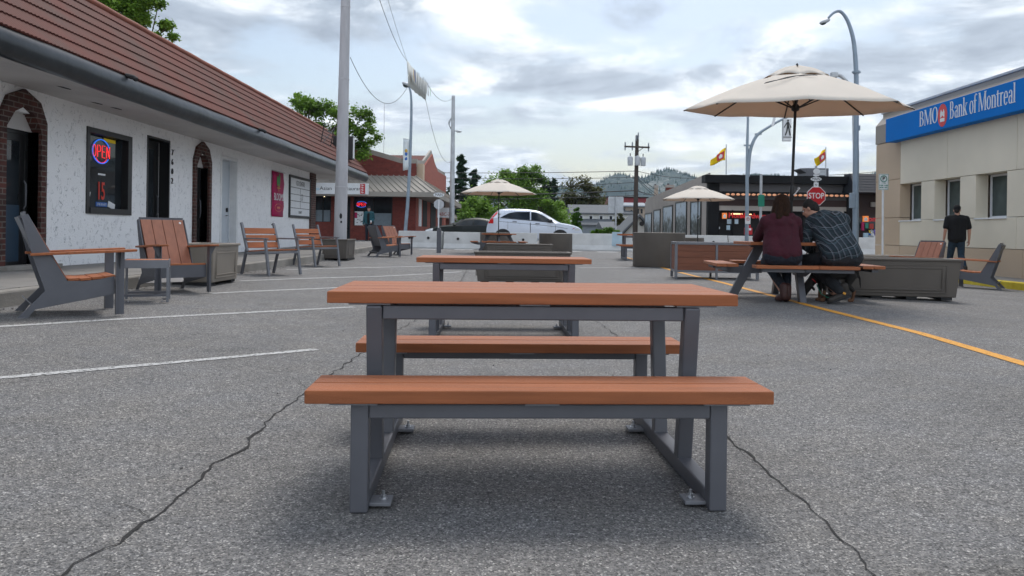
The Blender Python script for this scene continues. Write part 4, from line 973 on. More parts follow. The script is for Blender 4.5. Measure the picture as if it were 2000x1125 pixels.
parasol('distant cream parasol before the building with framed pictures', (7.0, 29.2, gz(7, 29.2)), 1.43, 2.62, 2.12, R(10))
# ================================================================= CONCRETE BARRIERS
def barrier_mesh(L_):
    q = MB(); pr = [(-.30, 0), (-.30, .08), (-.17, .28), (-.085, .80), (.085, .80), (.17, .28), (.30, .08), (.30, 0)]
    q.prism([(y, z*.955) for y, z in pr], -L_/2+.012, L_/2-.012, 'X'); return q
def barrier(label, xa, ya, xb, yb):
    L_ = math.hypot(xb-xa, yb-ya); cx, cy = (xa+xb)/2, (ya+yb)/2
    r = thing('road_barrier', label, 'barrier', (cx, cy, gz(cx, cy)-.02), math.atan2(yb-ya, xb-xa), 'concrete road barriers across the street')
    recalc(barrier_mesh(L_).build('barrier_body', 'concrete', r, bevel=.012))
    for s in (-1, 1):
        q = MB(); x = s*(L_/2-.62); q.cyl((x, -.175, .47), (x, -.11, .47), .055, n=14); q.build('lifting_hole', 'black', r)
    return r
BD = 33.0
def bx_(px, d=BD): return P(px, 460, d).x
edges = [866, 1051, 1236, 1421, 1606, 1791]
barrier('concrete barrier angled away at the left end of the row', bx_(780, 33.9), 33.9, bx_(864.5), BD)
for i, (a, b) in enumerate(zip(edges, edges[1:])):
    barrier(['concrete barrier behind the bollard and the far round planter', 'concrete barrier in front of the nose of the white car', 'concrete barrier behind the biggest round planter', 'concrete barrier behind the woman in the maroon hoodie', 'concrete barrier at the right end of the row behind the lamp post'][i], bx_(a)+.02, BD+.0*i, bx_(b)-.02, BD)
q = MB(); p = P(1203, 466, BD); M['paleblue'] = pm('pale blue notice', (.50, .66, .76), .5, var=.12, vs=3)
q.box((p.x, BD-.36, p.z-.02), (.42, .015, .60), (8, 0, 0)); o = q.build('notice_panel', 'paleblue'); tag(o, 'pale blue notice leaning on the concrete barrier behind the far picnic bench', 'notice')
q = MB(); p = G(857, 494); q.bb(p.x-.075, p.x+.075, p.y-.06, p.y+.06, p.z, p.z+.80); q.prism([(p.x-.075, p.z+.80), (p.x+.075, p.z+.80), (p.x+.04, p.z+.88), (p.x-.04, p.z+.88)], p.y-.06, p.y+.06, 'Y')
o = tag(recalc(q.build('bollard', 'steel', bevel=.008)), 'square dark grey bollard standing just left of the middle, before the barriers', 'bollard')

# ================================================================= POLES, LAMPS, SIGNS
d_ = 19.8; a = P(664, 470, d_); bT = P(676.5, -60, d_)
r = thing('utility_pole', 'tall thick grey pole standing behind the square planter on the left', 'pole', (a.x, a.y, gz(a.x, a.y)))
q = MB(); z0_ = a.z; top = bT-Vector(r.location); q.tube([(0, 0, 0), tuple(top*.33), tuple(top*.34), tuple(top*.66), tuple(top)], [.168, .155, .15, .13, .112], 24); q.build('pole', 'pole', r, smooth=40)
q = MB()
for zf, rr in ((.247, .168), (.62, .142), (.87, .13)): c = top*zf; q.tube([tuple(c-Vector((0, 0, .02))), tuple(c), tuple(c+Vector((0, 0, .02)))], [rr-.008, rr, rr-.008], 24)
each(q, 'joint_ring', 'pole', r, smooth=60)
q = MB(); q.ell((.05, -.16, 1.1), (.035, .012, .07)); q.ell((.06, -.155, .95), (.025, .012, .03)); q.build('scuff', 'matblack', r)
POLE_TOP = Vector(r.location)+top
# concrete pole at 885
a = P(882, 462, 46); t_ = P(885.5, 187, 46)
r = thing('utility_pole', 'slim concrete pole left of the dark conifer, holding the banner cables', 'pole', (a.x, 46, gz(a.x, 46))); top = t_-Vector(r.location)
q = MB(); q.tube([(0, 0, 0), tuple(top)], [.17, .10], 16); q.build('pole', 'galv', r, smooth=40)
q = MB(); q.tube([tuple(top*.74), tuple(top*.75+Vector((.15, 0, .06))), tuple(top*.755+Vector((.3, 0, .03)))], .03, 8); q.ell(tuple(top*.75+Vector((.36, 0, .02))), (.17, .1, .07)); q.build('lamp_head', 'galv', r, smooth=50)
q = MB()
for k in range(3): q.tube([tuple(top*.80+Vector((-.1-.12*math.sin(t/6*3.1)*(1+.2*k), 0, .3-.1*t+.05*k))) for t in range(7)], .012, 5)
q.build('loose_cable', 'wire', r)
CP = Vector(r.location); CTOP = CP+top
# left street lamp
def lamp(label, px, pyb, d, pts, rads, head=None, mat='bluegrey', group='curved street lamps'):
    a = P(px, pyb, d); r = thing('street_lamp', label, 'street lamp', (a.x, d, gz(a.x, d)), 0, group); L0 = Vector(r.location)
    w_ = [P(x, y, d)-L0 for x, y in pts]; q = MB(); q.tube([(0, 0, 0)]+[tuple(p) for p in w_], rads, 14); q.build('pole', mat, r, smooth=40)
    q = MB(); q.lathe([(rads[0]*1.9, 0), (rads[0]*1.9, .03), (rads[0]*1.2, .05), (rads[0]*1.15, .3)], n=16); q.build('pole_base', mat, r, smooth=30)
    if head:
        (hx, hy, rot, sc) = head; c = P(hx, hy, d)-L0
        q = MB(); q.ell(tuple(c), (.36*sc, .17*sc, .13*sc), (0, rot, 0)); q.build('lamp_head', 'galv', r, smooth=50)
        q = MB(); q.ell(tuple(c+Vector((-.10*sc*0-.08*sc, 0, -.07*sc))), (.22*sc, .14*sc, .14*sc), (0, rot, 0)); q.build('lamp_lens', 'glassb', r, smooth=50)
    return r
def sp(pts, n=8):
    """smooth curve through points (Catmull-Rom)"""
    o = []; p = [pts[0]]+list(pts)+[pts[-1]]
    for i in range(1, len(p)-2):
        for k in range(n):
            t = k/n; o.append(tuple(.5*((2*p[i][j])+(-p[i-1][j]+p[i+1][j])*t+(2*p[i-1][j]-5*p[i][j]+4*p[i+1][j]-p[i+2][j])*t*t+(-p[i-1][j]+3*p[i][j]-3*p[i+1][j]+p[i+2][j])*t**3) for j in range(len(pts[0]))))
    o.append(tuple(pts[-1])); return o
c1 = sp([(796, 400), (800, 330), (802.5, 260), (803.5, 215), (803, 190), (800.5, 174), (796, 166)], 5)
lp = lamp('slim curved street lamp with a hanging banner, left of the middle', 790, 460, 38.5, c1, [.09]+[.085-.045*i/len(c1) for i in range(len(c1))], (795, 165, 20, .75))
M['bannerprint'] = pm('pale printed banner', (.60, .68, .72), .6, var=.12, vs=6, base2=(.74, .76, .74))
L0 = Vector(lp.location)
q = MB(); z_a, z_b = P(800, 273, 38.5)-L0, P(800, 331, 38.5)-L0
nn = 8
for i in range(nn+1):
    f = i/nn; zz = z_a.z+(z_b.z-z_a.z)*f
    for g_ in (0, .5, 1): q.v.append((z_a.x-.34*g_+.03, -.03+.03*math.sin(f*5+g_*2), zz-(.12*g_ if f > .9 else 0)+.05*g_))
for i in range(nn):
    for j in (0, 1): k = i*3+j; q.f.append((k, k+1, k+4, k+3))
o = q.build('banner', 'bannerprint', lp, smooth=60); o.modifiers.new('s', 'SOLIDIFY').thickness = .006
q = MB(); q.bar((z_a.x+.06, 0, z_a.z), (z_a.x-.33, 0, z_a.z+.06), .025, .025); q.bar((z_b.x+.06, 0, z_b.z), (z_b.x-.33, 0, z_b.z-.02), .025, .025); q.build('banner_bracket', 'galv', lp)
for (cz, mt) in ((.62, 'gold'), (.52, 'bluetag'), (.35, 'bluetag')): q = MB(); q.ell((z_a.x-.16, -.05, z_b.z+(z_a.z-z_b.z)*cz), (.07, .01, .10), n=10, m=6); q.build('printed_motif', mt, lp)
# big lamp right
c2 = sp([(1672, 300), (1672.5, 160), (1669, 95), (1663, 62), (1653, 36), (1641, 22.5), (1629, 24.5), (1618, 35)], 6)
lb = lamp('tall curved street lamp in front of the bank corner', 1671, 500, 21.6, c2, [.085, .08]+[.070-.04*(i/len(c2)) for i in range(len(c2)-1)], (1611, 42, -22, .46))
L0 = Vector(lb.location); q = MB(); c = P(1672.5, 141, 21.6)-L0; q.tube([tuple(c-Vector((0, 0, .03))), tuple(c+Vector((0, 0, .03)))], .10, 14); q.bar(tuple(c-Vector((.12, 0, 0))), tuple(c+Vector((.12, 0, 0))), .04, .04); each(q, 'joint_ring', 'bluegrey', lb, smooth=40)
q = MB(); c = P(1675, 250, 21.6)-L0; q.box(tuple(c), (.12, .1, .14)); c = P(1661, 392, 21.6)-L0; q.box((c.x, -.1, c.z), (.13, .1, .42)); q.build('junction_box', 'bluegrey', lb, bevel=.01)
c3 = sp([(1669, 300), (1667, 200), (1663, 178), (1654, 160), (1643, 149), (1633, 146)], 5)
lc = lamp('more distant street lamp with a short curved arm behind the tall one', 1669, 470, 40, c3, [.10]+[.09]*len(c3), None, 'galv'); L0 = Vector(lc.location)
q = MB(); c = P(1629, 146.5, 40)-L0; q.box(tuple(c), (.32, .28, .26)); q.build('lamp_head', 'galv', lc, bevel=.02)
# signal mast at 1460
D5 = 30.0
a = P(1458.5, 470, D5); ms = thing('signal_mast', 'slim grey mast with a curved side arm behind the woman in the hoodie', 'signal mast', (a.x, D5, gz(a.x, D5))); L0 = Vector(ms.location)
q = MB(); q.tube([(0, 0, 0)]+[tuple(P(x, y, D5)-L0) for x, y in ((1459, 400), (1459.5, 283), (1461.5, 205))], [.08, .07, .055, .04], 12); q.build('pole', 'bluegrey', ms, smooth=40)
q = MB(); cc = sp([(1460.5, 345), (1463, 310), (1468, 285), (1479, 264), (1500, 249), (1530, 232), (1575, 212)], 5); q.tube([tuple(P(x, y, D5)-L0) for x, y in cc], [.075-.035*i/len(cc) for i in range(len(cc))], 10); q.build('side_arm', 'bluegrey', ms, smooth=40)
q = MB()
for x, y in ((1459.5, 284), (1481, 262)): c = P(x, y, D5)-L0; q.bar(tuple(c-Vector((.13, 0, 0))), tuple(c+Vector((.13, 0, 0))), .06, .06)
each(q, 'joint_ring', 'bluegrey', ms)
c = P(1510, 238, D5)-L0; q = MB(); q.box((c.x, -.05, c.z), (.10, .02, .36), (0, 12, 0)); q.build('small_plate', 'paper', ms)
def walker(parent, c, sc, mat='black'):
    q = MB(); y = -.02
    def pp(*a): q.prism([(c[0]+x*sc, c[2]+z*sc) for x, z in a], c[1]+y-.004, c[1]+y, 'Y')
    pp(*[(.02+.09*math.cos(R(t)), .78+.09*math.sin(R(t))) for t in range(0, 360, 30)])
    pp((-.06, .66), (.1, .66), (.14, .18), (-.08, .18)); pp((.02, .2), (.14, .2), (.30, -.6), (.18, -.6)); pp((-.08, .2), (.05, .2), (-.02, -.2), (-.16, -.6), (-.28, -.6), (-.14, -.2))
    pp((-.06, .66), (-.04, .52), (-.22, .28), (-.32, .10), (-.36, .16), (-.26, .36)); pp((.1, .66), (.12, .5), (.28, .3), (.34, .1), (.28, .1), (.20, .28)); pp((-.4, -.72), (.4, -.72), (.4, -.78), (-.4, -.78))
    return recalc(q.build('walking_figure', mat, parent))
c = P(1536.5, 254, 30)-L0; q = MB(); q.box(tuple(c), (.34, .10, .88)); xs_ = q.build('crossing_sign', 'galv', ms, bevel=.01); q = MB(); q.box((c.x+.01, -.055+c.y, c.z), (.30, .012, .84)); q.build('sign_face', 'paper', xs_)
walker(xs_, (c.x+.01, c.y-.062, c.z+.03), .42)
c = P(1459, 362, D5)-L0
# no parking sign lower on the mast
c = P(1458.5, 430, D5)-L0; q = MB(); q.box((c.x, -.14, c.z), (.20, .01, .30)); ns = q.build('parking_plate', 'paper', ms); q = MB(); q.tube([(c.x+.065*math.cos(R(t)), -.15, c.z+.04+.065*math.sin(R(t))) for t in range(0, 361, 30)], .008, 5); q.bar((c.x-.04, -.15, c.z+.08), (c.x+.04, -.15, c.z), .014, .005); q.build('plate_symbol', 'red', ns); text('P', .10, 'black', ns, face((c.x, -.148, c.z+.04), (0, -1, 0)), ext=.001)
# green street plate
q = MB(); c = P(1486, 392, 27); M['greens'] = pm('green street plate', (.01, .20, .13), .4); 
r = thing('street_plate', 'narrow green street plate on a thin pole left of the woman', 'sign', (c.x, 27, gz(c.x, 27))); zc = c.z-r.location.z
q = MB(); q.box((0, -.05, zc), (.22, .01, .42)); q.build('plate', 'greens', r); q = MB(); q.tube([(0, 0, 0), (.0, 0, P(1494, 340, 27).z-r.location.z)], .045, 10); q.build('pole', 'galv', r, smooth=40)
# STOP with route and street plates
SD = 24.2; c = P(1593, 383, SD); r = thing('stop_sign', 'red STOP sign with white route plates above, over the bent man', 'stop sign', (c.x, SD, gz(c.x, SD))); L0 = Vector(r.location)
zc = c.z-L0.z; q = MB(); q.bb(-.03, .03, -.03, .03, 0, zc+.95); q.build('pole', 'galv', r)
def octo(rr): return [(rr*math.cos(R(22.5+45*k)), zc+rr*math.sin(R(22.5+45*k))) for k in range(8)]
q = MB(); q.prism(octo(.315), -.05, -.04, 'Y'); recalc(q.build('sign_plate', 'white', r)); q = MB(); q.prism(octo(.295), -.053, -.0505, 'Y'); recalc(q.build('sign_face', 'red', r))
text('STOP', .25, 'white', r, face((0, -.056, zc+.0), (0, -1, 0)), sx=.82, ext=.002, bold=.004)
q = MB()
for x, y, w_, h_ in ((1593, 350, .32, .13), (1594, 335, .20, .17)): c = P(x, y, SD)-L0; q.prism([(c.x+w_*math.cos(R(t))*(.5+.04*abs(math.cos(R(2*t)))), c.z+h_*.9*math.sin(R(t))*(.5+.1*abs(math.sin(R(2*t))))) for t in range(0, 360, 12)], -.045, -.035, 'Y')
c = P(1593, 361.5, SD)-L0; q.box((c.x, -.04, c.z), (.15, .01, .16)); q.box((c.x, -.041, P(1593, 342.5, SD).z-L0.z), (.18, .01, .05)); recalc(q.build('route_plate', 'paper', r))
c = P(1593, 350, SD)-L0; text('MAIN', .125, 'black', r, face((c.x, -.047, c.z), (0, -1, 0)), sx=.85, ext=.001); c = P(1593, 361.5, SD)-L0; text('97', .09, 'black', r, face((c.x, -.047, c.z), (0, -1, 0)), sx=.8, ext=.001)
# two hour parking sign
PD = 20.6; c = P(1724.5, 355.5, PD); r = thing('parking_sign', 'white and green parking sign on a thin white pole by the bank corner', 'sign', (c.x, PD, pl(ZX, 30)+.15+pl(ZY, PD))); L0 = Vector(r.location); zc = c.z-L0.z
q = MB(); q.tube([(.02, 0, 0), (0, 0, zc+.1)], .028, 8); q.build('pole', 'white', r, smooth=40)
q = MB(); q.box((0, -.035, zc), (.265, .008, .43)); q.build('sign_plate', 'white', r, bevel=.002); q = MB()
for (x, z, w_, h_) in ((0, .205, .25, .008), (0, -.205, .25, .008), (-.122, 0, .008, .41), (.122, 0, .008, .41)): q.box((x, -.041, zc+z), (w_, .004, h_))
q.build('border', 'greens', r); q = MB(); q.tube([(.082*math.cos(R(t)), -.043, zc+.085+.082*math.sin(R(t))) for t in range(0, 361, 20)], .011, 6); q.build('green_ring', 'greens', r)
text('P', .14, 'black', r, face((0, -.042, zc+.085), (0, -1, 0)), ext=.001, bold=.004); text('2 HR', .055, 'greens', r, face((0, -.042, zc-.035), (0, -1, 0)), ext=.001); text('8 AM - 6 PM', .042, 'greens', r, face((0, -.042, zc-.095), (0, -1, 0)), ext=.001, bold=.002); text('MON - SAT', .042, 'greens', r, face((0, -.042, zc-.15), (0, -1, 0)), ext=.001, bold=.002)
# backs of signs
def backsign(label, px, pyb, py, d, w_, h_, shape, extra=None):
    c = P(px, py, d); r = thing('traffic_sign', label, 'traffic sign', (c.x, d, gz(c.x, d)), 0); zc = c.z-r.location.z
    q = MB(); q.tube([(0, 0, 0), (0, 0, zc+h_*.5)], .05 if d > 40 else .035, 8); q.build('pole', 'white' if shape == 'oct' else 'galv', r, smooth=40); q = MB()
    if shape == 'oct': q.prism([(w_/2*1.08*math.cos(R(22.5+45*k)), zc+w_/2*1.08*math.sin(R(22.5+45*k))) for k in range(8)], .055, .065, 'Y')
    else: q.prism([(w_*x, zc+h_*z) for x, z in ((-.5, -.44), (-.46, -.5), (.46, -.5), (.5, -.44), (.5, .44), (.46, .5), (-.46, .5), (-.5, .44))], .055, .065, 'Y')
    recalc(q.build('sign_plate', 'galv', r)); return r, zc
r, zc = backsign('grey back of an octagonal traffic sign at the corner of the restaurant', 857, 466, 399, 39, .50, .5, 'oct')
q = MB(); q.prism([(.28*math.cos(R(t)), zc+.48+.11*math.sin(R(t))) for t in range(0, 360, 20)], -.03, -.02, 'Y'); recalc(q.build('street_plate', 'paper', r)); text('MAIN', .2, 'black', r, face((0, -.033, zc+.48), (0, -1, 0)), sx=.8, ext=.001)
backsign('grey back of a large rectangular road sign right of the white car', 1203, 470, 400, 46, .92, .98, 'rect')

# ---- overhead banner and its cables
A1, A2, B1, B2 = P(795, 119, 28), P(797, 168, 28), P(834, 163, 38), P(832, 197, 38)
M['ban2'] = pm('printed mesh banner', (.55, .57, .54), .7, var=.1, vs=2); ob = thing('street_banner', 'long pale banner hung across the sky above the left street lamp', 'banner', A1)
q = MB(); nn = 20
for i in range(nn+1):
    f = i/nn
    for g_ in (0, .5, 1):
        p = A1.lerp(B1, f).lerp(A2.lerp(B2, f), g_)-A1; w_ = .02*math.sin(f*9+g_); q.v.append((p.x+w_, p.y, p.z-.05*math.sin(math.pi*f)*(1-g_)+.02*math.sin(f*30)))
for i in range(nn):
    for j in (0, 1): k = i*3+j; q.f.append((k, k+1, k+4, k+3))
o = q.build('banner_cloth', 'ban2', ob, smooth=60); o.modifiers.new('s', 'SOLIDIFY').thickness = .01
nb = (B1-A1).cross(A2-A1).normalized(); nb = nb if nb.x > 0 else -nb; ctr = (A1+B1+A2+B2)/4-A1+nb*.18
mm = face(ctr, nb); sl = (B1-A1+B2-A2)/2; ang = math.atan2(sl.z, math.hypot(sl.x, sl.y)); mm = mm @ Matrix.Rotation(ang, 4, 'Z')
q = MB(); random.seed(3)
for i in range(9):   # illegible tall lettering: plain strokes
    xx = -3.6+i*.85; hh = .22+.14*random.random(); q.add([tuple(mm @ Vector(v)) for v in ((xx-.2, -hh, .004), (xx+.12+.2*random.random(), -hh, .004), (xx+.25, hh, .004), (xx-.1, hh, .004))], [(0, 1, 2, 3)])
each(q, 'printed_stroke', 'black', ob)
for t_, xx in (('gold', -4.2), ('bluetag', -3.9), ('green', 4.7)): q = MB(); q.add([tuple(mm @ Vector((xx+.22*math.cos(R(a)), .25*math.sin(R(a)), .004))) for a in range(0, 360, 30)], [tuple(range(12))]); q.build('printed_motif', t_, ob)
cb_ = MB(); wire(A1, P(735, -20, 17), .2, .007, 14, cb_); wire(A1, P(752, -20, 20), .05, .005, 10, cb_); wire(A2, P(684, 112, 20), .9, .008, 18, cb_); wire(B1, CTOP-Vector((0, 0, .1)), .5, .010, 12, cb_); wire(B2, CP+(CTOP-CP)*.55, 1.1, .009, 14, cb_)
tag(cb_.build('banner_cable', 'wire', smooth=60), 'thin cables holding the banner over the street', 'cable')

# ================================================================= RESTAURANT (left far)
M['rbrick'] = brick('dark red brick wall', (.19, .032, .022), (.14, .025, .018), (.16, .05, .04), dirt=.2)
M['rbrick2'] = brick('orange red brick wall', (.34, .075, .045), (.26, .055, .035), (.30, .12, .09), dirt=.2)
M['rib'] = pm('brown grey ribbed awning metal', (.30, .275, .24), .55, var=.1, vs=2)
RF = 42.0; rx0, rx1 = -19.0, P(811, 460, RF).x; rz = gz(-6, RF)
rs = thing('restaurant_building', 'dark red brick restaurant with a ribbed grey awning at the far left corner', 'building', (rx1, RF, rz))
def rl(px, py, d=RF): p = P(px, py, d); return p-Vector((rx1, RF, rz))
zt = rl(770, 318).z; wl = rx0-rx1; zeave = rl(780, 386).z; zaw = rl(780, 350).z
hL = rl(690, 292).z
# front wall with openings (window, door, window)
wins_r = [(613, 646, 378, 433), (662, 684, 384, 468), (690, 766, 382, 440)]
q = MB(); x = wl; zmax = zeave+.35
for (pa, pb_, ta, tb2) in wins_r:
    a, b = rl(pa, 460).x, rl(pb_, 460).x; z1, z0_ = rl(pa, ta).z, rl(pa, tb2).z; z0_ = max(0, z0_) if tb2 < 460 else 0
    q.bb(x, a, 0, .3, 0, zmax); q.bb(a, b, 0, .3, z1, zmax)
    if z0_ > 0: q.bb(a, b, 0, .3, 0, z0_)
    x = b
    w_ = MB(); w_.bb(a, b, .12, .14, max(z0_, .02), z1); f_ = MB(); f_.bb(a, a+.06, .02, .12, max(z0_, .02), z1); f_.bb(b-.06, b, .02, .12, max(z0_, .02), z1); f_.bb(a+.06, b-.06, .02, .12, z1-.06, z1); f_.bb((a+b)/2-.02, (a+b)/2+.02, .05, .12, max(z0_, .02), z1-.06)
    fo = f_.build('window' if tb2 < 460 else 'door', 'matblack', rs); w_.build('window_glass', 'glass', fo)
    if tb2 < 460: w_ = MB(); w_.bb(a+.06, b-.06, .10, .11, z0_+.02, z0_+(z1-z0_)*.42); w_.build('cafe_curtain', pm('pale blue window curtain', (.16, .20, .23), .7, var=.12), fo)
q.bb(x, 0, 0, .3, 0, zmax); q.prism([(wl, zmax-.02), (wl, hL+.6), (rl(600, 460).x, hL+.5), (rl(690, 460).x, hL), (rl(782, 460).x, zt-.02), (0, zt-.02), (0, zmax-.02)], .0, .3, 'Y')
recalc(q.build('wall', 'rbrick', rs))
q = MB(); pr = [(rl(600, 460).x, hL+.5), (rl(690, 460).x, hL), (rl(782, 460).x, zt-.02), (.05, zt-.02)]
for a, b in zip(pr, pr[1:]): q.bar((a[0], .15, a[1]+.05), (b[0], .15, b[1]+.05), .42, .13, (0, 1, 0))
q.build('parapet_cap', 'rib', rs)
q = MB(); q.bb(.0, .34, .3, 1.1, zmax, zt); q.build('corner_pilaster', 'tan', rs)
# side wall facing the street, shaped gable
sd_ = lambda px: (P(px, 460, RF).x) and 0
def sy2(px): return (rx1*FPX/(px-CX))-RF
ye = sy2(870); zz_ = lambda px, py: P(px, py, sy2(px)+RF).z-rz
yg = [(1.1, zt), (sy2(829), zz_(829, 322)), (sy2(843), zz_(843, 301)), (sy2(848), zz_(848, 320)), (sy2(854), zz_(854, 335)), (sy2(864), zz_(864, 341)), (ye, zz_(869, 343))]
q = MB(); q.prism([(a, b) for a, b in yg]+[(ye, zmax), (1.1, zmax)], -.3, .0, 'X'); q.bb(-.3, 0, .3, ye, 0, zmax+.01); recalc(q.build('side_wall', 'rbrick2', rs))
q = MB()
for a, b in zip(yg, yg[1:]): q.bar((-.15, a[0], a[1]+.05), (-.15, b[0], b[1]+.05), .42, .12, (1, 0, 0))
q.build('parapet_cap', 'rib', rs)
q = MB(); q.prism([(sy2(829), zz_(829, 322)), (sy2(843), zz_(843, 301)-.1), (sy2(854), zz_(854, 335))], -9, -.31, 'X'); q.bb(wl, -.3, .4, ye, zt-.6, zt-.3); recalc(q.build('roof', 'tile', rs))
# awning, front and side, ribs
q = MB(); ex = 1.3; zt2 = zaw+.18
pts = [(wl, 0, zt2), (0, 0, zt2), (ex, -ex, zeave+.25), (wl, -ex, zeave+.25)]
def slope(mb, a0, a1, b0, b1, n, th=.03):
    a0, a1, b0, b1 = map(Vector, (a0, a1, b0, b1)); nrm = (a1-a0).cross(b0-a0).normalized()
    for i in range(n):
        f0 = i/n; f1 = (i+.82)/n; f2 = (i+.9)/n; f3 = (i+1)/n
        o0 = len(mb.v); hh = Vector((0, 0, .03))
        for f, h in ((f0, 0), (f1, 0), (f1+.02/n, 1), (f3-.02/n, 1), (f3, 0)):
            mb.v.append(tuple(a0.lerp(a1, f)+hh*h*1.8)); mb.v.append(tuple(b0.lerp(b1, f)+hh*h*1.8))
        for k in range(4): mb.f.append((o0+2*k, o0+2*k+1, o0+2*k+3, o0+2*k+2))
slope(q, (wl, 0, zt2), (0, 0, zt2), (wl, -ex, zeave+.25), (ex, -ex, zeave+.25), int(-wl/.3))
slope(q, (0, 0, zt2), (0, ye-1, zt2), (ex, -ex, zeave+.25), (ex, ye-1, zeave+.25), 60)
q.bb(wl, ex, -ex, -ex+.05, zeave, zeave+.25); q.bb(ex-.05, ex, -ex+.05, ye-1, zeave, zeave+.25); q.bb(wl, ex-.05, -ex+.05, -.001, zeave+.02, zeave+.05); q.bb(.001, ex-.05, -.001, ye-1, zeave+.02, zeave+.05); q.build('awning', 'rib', rs)
for k, (pa, pb_) in enumerate(((817, 822), (825, 833), (840, 850), (855, 862))):
    a, b = sy2(pa), sy2(pb_); q = MB(); q.bb(.0, .03, a, b, .8 if k != 2 else .05, 2.35); w_ = q.build('window', 'paper' if k == 0 else 'matblack', rs)
q = MB(); sa, sb = rl(606, 460).x, rl(728, 460).x; z1, z0_ = rl(700, 361).z, rl(700, 382).z; q.bb(sa, sb, -ex-.10, -ex-.03, z0_, z1); rsg = q.build('shop_sign', 'paper', rs)
zs_ = (z0_+z1)/2
text('Asian', .27, 'black', rsg, face((rl(645, 460).x*.985, -ex-.105, zs_), (0, -1, 0)), sx=1.1, ext=.002); text('Restaurant', .27, 'black', rsg, face((rl(693, 460).x*.985, -ex-.105, zs_), (0, -1, 0)), sx=1.1, ext=.002)
q = MB(); cx_ = rl(717, 460).x; q.bb(cx_-.13, cx_+.13, -ex-.112, -ex-.10, z0_+.03, z1-.03); q.build('red_seal', 'red', rsg); q = MB()
for i in range(4): zz = z0_+.09+i*.125; q.bb(cx_-.08, cx_+.08, -ex-.116, -ex-.112, zz, zz+.02); q.bb(cx_-.015, cx_+.015, -ex-.117, -ex-.112, zz-.03, zz+.06); q.bb(cx_-.07, cx_-.045, -ex-.116, -ex-.112, zz+.02, zz+.07)
q.build('seal_mark', 'white', rsg)
q = MB(); c = Vector((rl(614, 460).x, -ex-.11, zs_)); q.tube([(c.x+.24*math.cos(R(t)), c.y, c.z+.24*math.sin(R(t))) for t in range(40, 330, 20)], .018, 6); q.build('logo_ring', pm('violet print', (.30, .18, .42), .6), rsg)
q = MB(); q.bb(c.x+.1, c.x+.6, c.y+.005, c.y+.015, c.z-.10, c.z+.02); q.build('logo_print', 'paleblue', rsg)
ne = MB(); zz = rl(705, 399).z; x_ = rl(697, 399).x
def seg2(mb, ch, x, z, w_, h_, y=.07, r_=.018):
    for sg in LO[ch]: mb.tube([(x+a*w_, y, z+b*h_) for a, b in sg], r_, 5)
for i, chh in enumerate('OPEN'): seg2(ne, chh, x_+i*.125, zz-.09, .09, .17)
ne.build('neon_lettering', 'neonr', rs, smooth=60); q = MB(); q.tube([(x_+.24+.30*math.cos(R(t)), .08, zz+.16*math.sin(R(t))) for t in list(range(20, 160, 20))], .014, 5); q.tube([(x_+.24+.30*math.cos(R(t)), .08, zz+.16*math.sin(R(t))) for t in list(range(200, 340, 20))], .014, 5); q.build('neon_ring', 'neonb', rs)
q = MB(); q.bb(rl(690, 460).x, rl(709, 460).x, .03, .04, rl(700, 440).z, rl(700, 413).z); mp_ = q.build('menu_poster', 'paper', rs); q = MB(); random.seed(4)
q.bb(rl(691.5, 460).x, rl(697, 460).x, .02, .03, rl(700, 426).z, rl(700, 415).z); q.build('poster_block', 'pink', mp_); q = MB()
for i in range(14): xx = rl(693+random.random()*14, 460).x; zz2 = rl(700, 417+random.random()*20).z; q.bb(xx, xx+.06, .022, .03, zz2, zz2+.04)
q.build('poster_print', 'matblack', mp_)
q = MB(); q.ell((rl(633, 383).x, .05, rl(633, 383).z), (.035, .03, .035)); q.build('ceiling_bulb', pm('warm bulb', (1, .8, .5), emis=3, var=0), rs)
# small signs and gable beyond the restaurant
M['redl'] = pm('red sign print', (.42, .04, .03), .6)
r = thing('shop_sign', 'small pale hanging sign with red figures beyond the octagonal sign', 'sign', P(868, 415, 48)); q = MB(); q.bb(-.45, .45, -.04, .04, -.32, .3); q.build('sign_board', 'paper', r); text('ABC-7', .3, 'redl', r, face((0, -.045, -.12), (0, -1, 0)), sx=.85, ext=.002); q = MB(); q.bb(-.03, .03, -.03, .03, .3, .9); q.build('hanger', 'black', r)
r = thing('far_shop', 'low shop with a sloping grey canopy beyond the red restaurant', 'building', (-7.4, 72, .5))
q = MB(); q.bb(-4, 1.0, 0, 14, 0, 2.6); q.build('wall', 'rbrick2', r); q = MB(); q.prism([(-4.2, 2.6), (1.9, 1.6), (1.9, 1.8), (-1.5, 4.2), (-4.2, 4.2)], -.5, 14, 'Y'); q.build('roof', 'rib', r); q = MB(); q.bb(-3, -.5, -.02, 0, .7, 2.1); q.build('window', 'glass', r)

# ================================================================= RIGHT FAR STORE
M['grey1'] = pm('warm grey painted wall', (.36, .322, .288), .8, var=.1, vs=1, detail=8); M['grey2'] = pm('dark grey fascia panel', (.10, .096, .10), .7, var=.08)
M['dkbrown'] = pm('dark brown fascia', (.035, .015, .012), .7, var=.2); M['charcoal'] = pm('charcoal shop front', (.006, .006, .007), .6, var=.2, spec=.2)
HD = 45.0; hx0 = P(1383, 460, HD).x; hx1 = 36.0; hz = gz(12, HD)
hs = thing('hardware_store', 'charcoal fronted store with a grey side wall behind the stop sign', 'building', (hx0, HD, hz))
def hl(px, py, d=HD): return P(px, py, d)-Vector((hx0, HD, hz))
ztp = hl(1420, 343).z
q = MB()
Y2 = hx0*FPX/(1259-CX)-HD; zfar = 3.55
q.prism([(0.3, 0), (Y2, 0), (Y2, zfar-hz+.2), (.3, ztp-.1)], 0, .3, 'X'); q.bb(.3, hx1-hx0, Y2-.3, Y2, 0, 3.2); recalc(q.build('side_wall', 'grey1', hs))
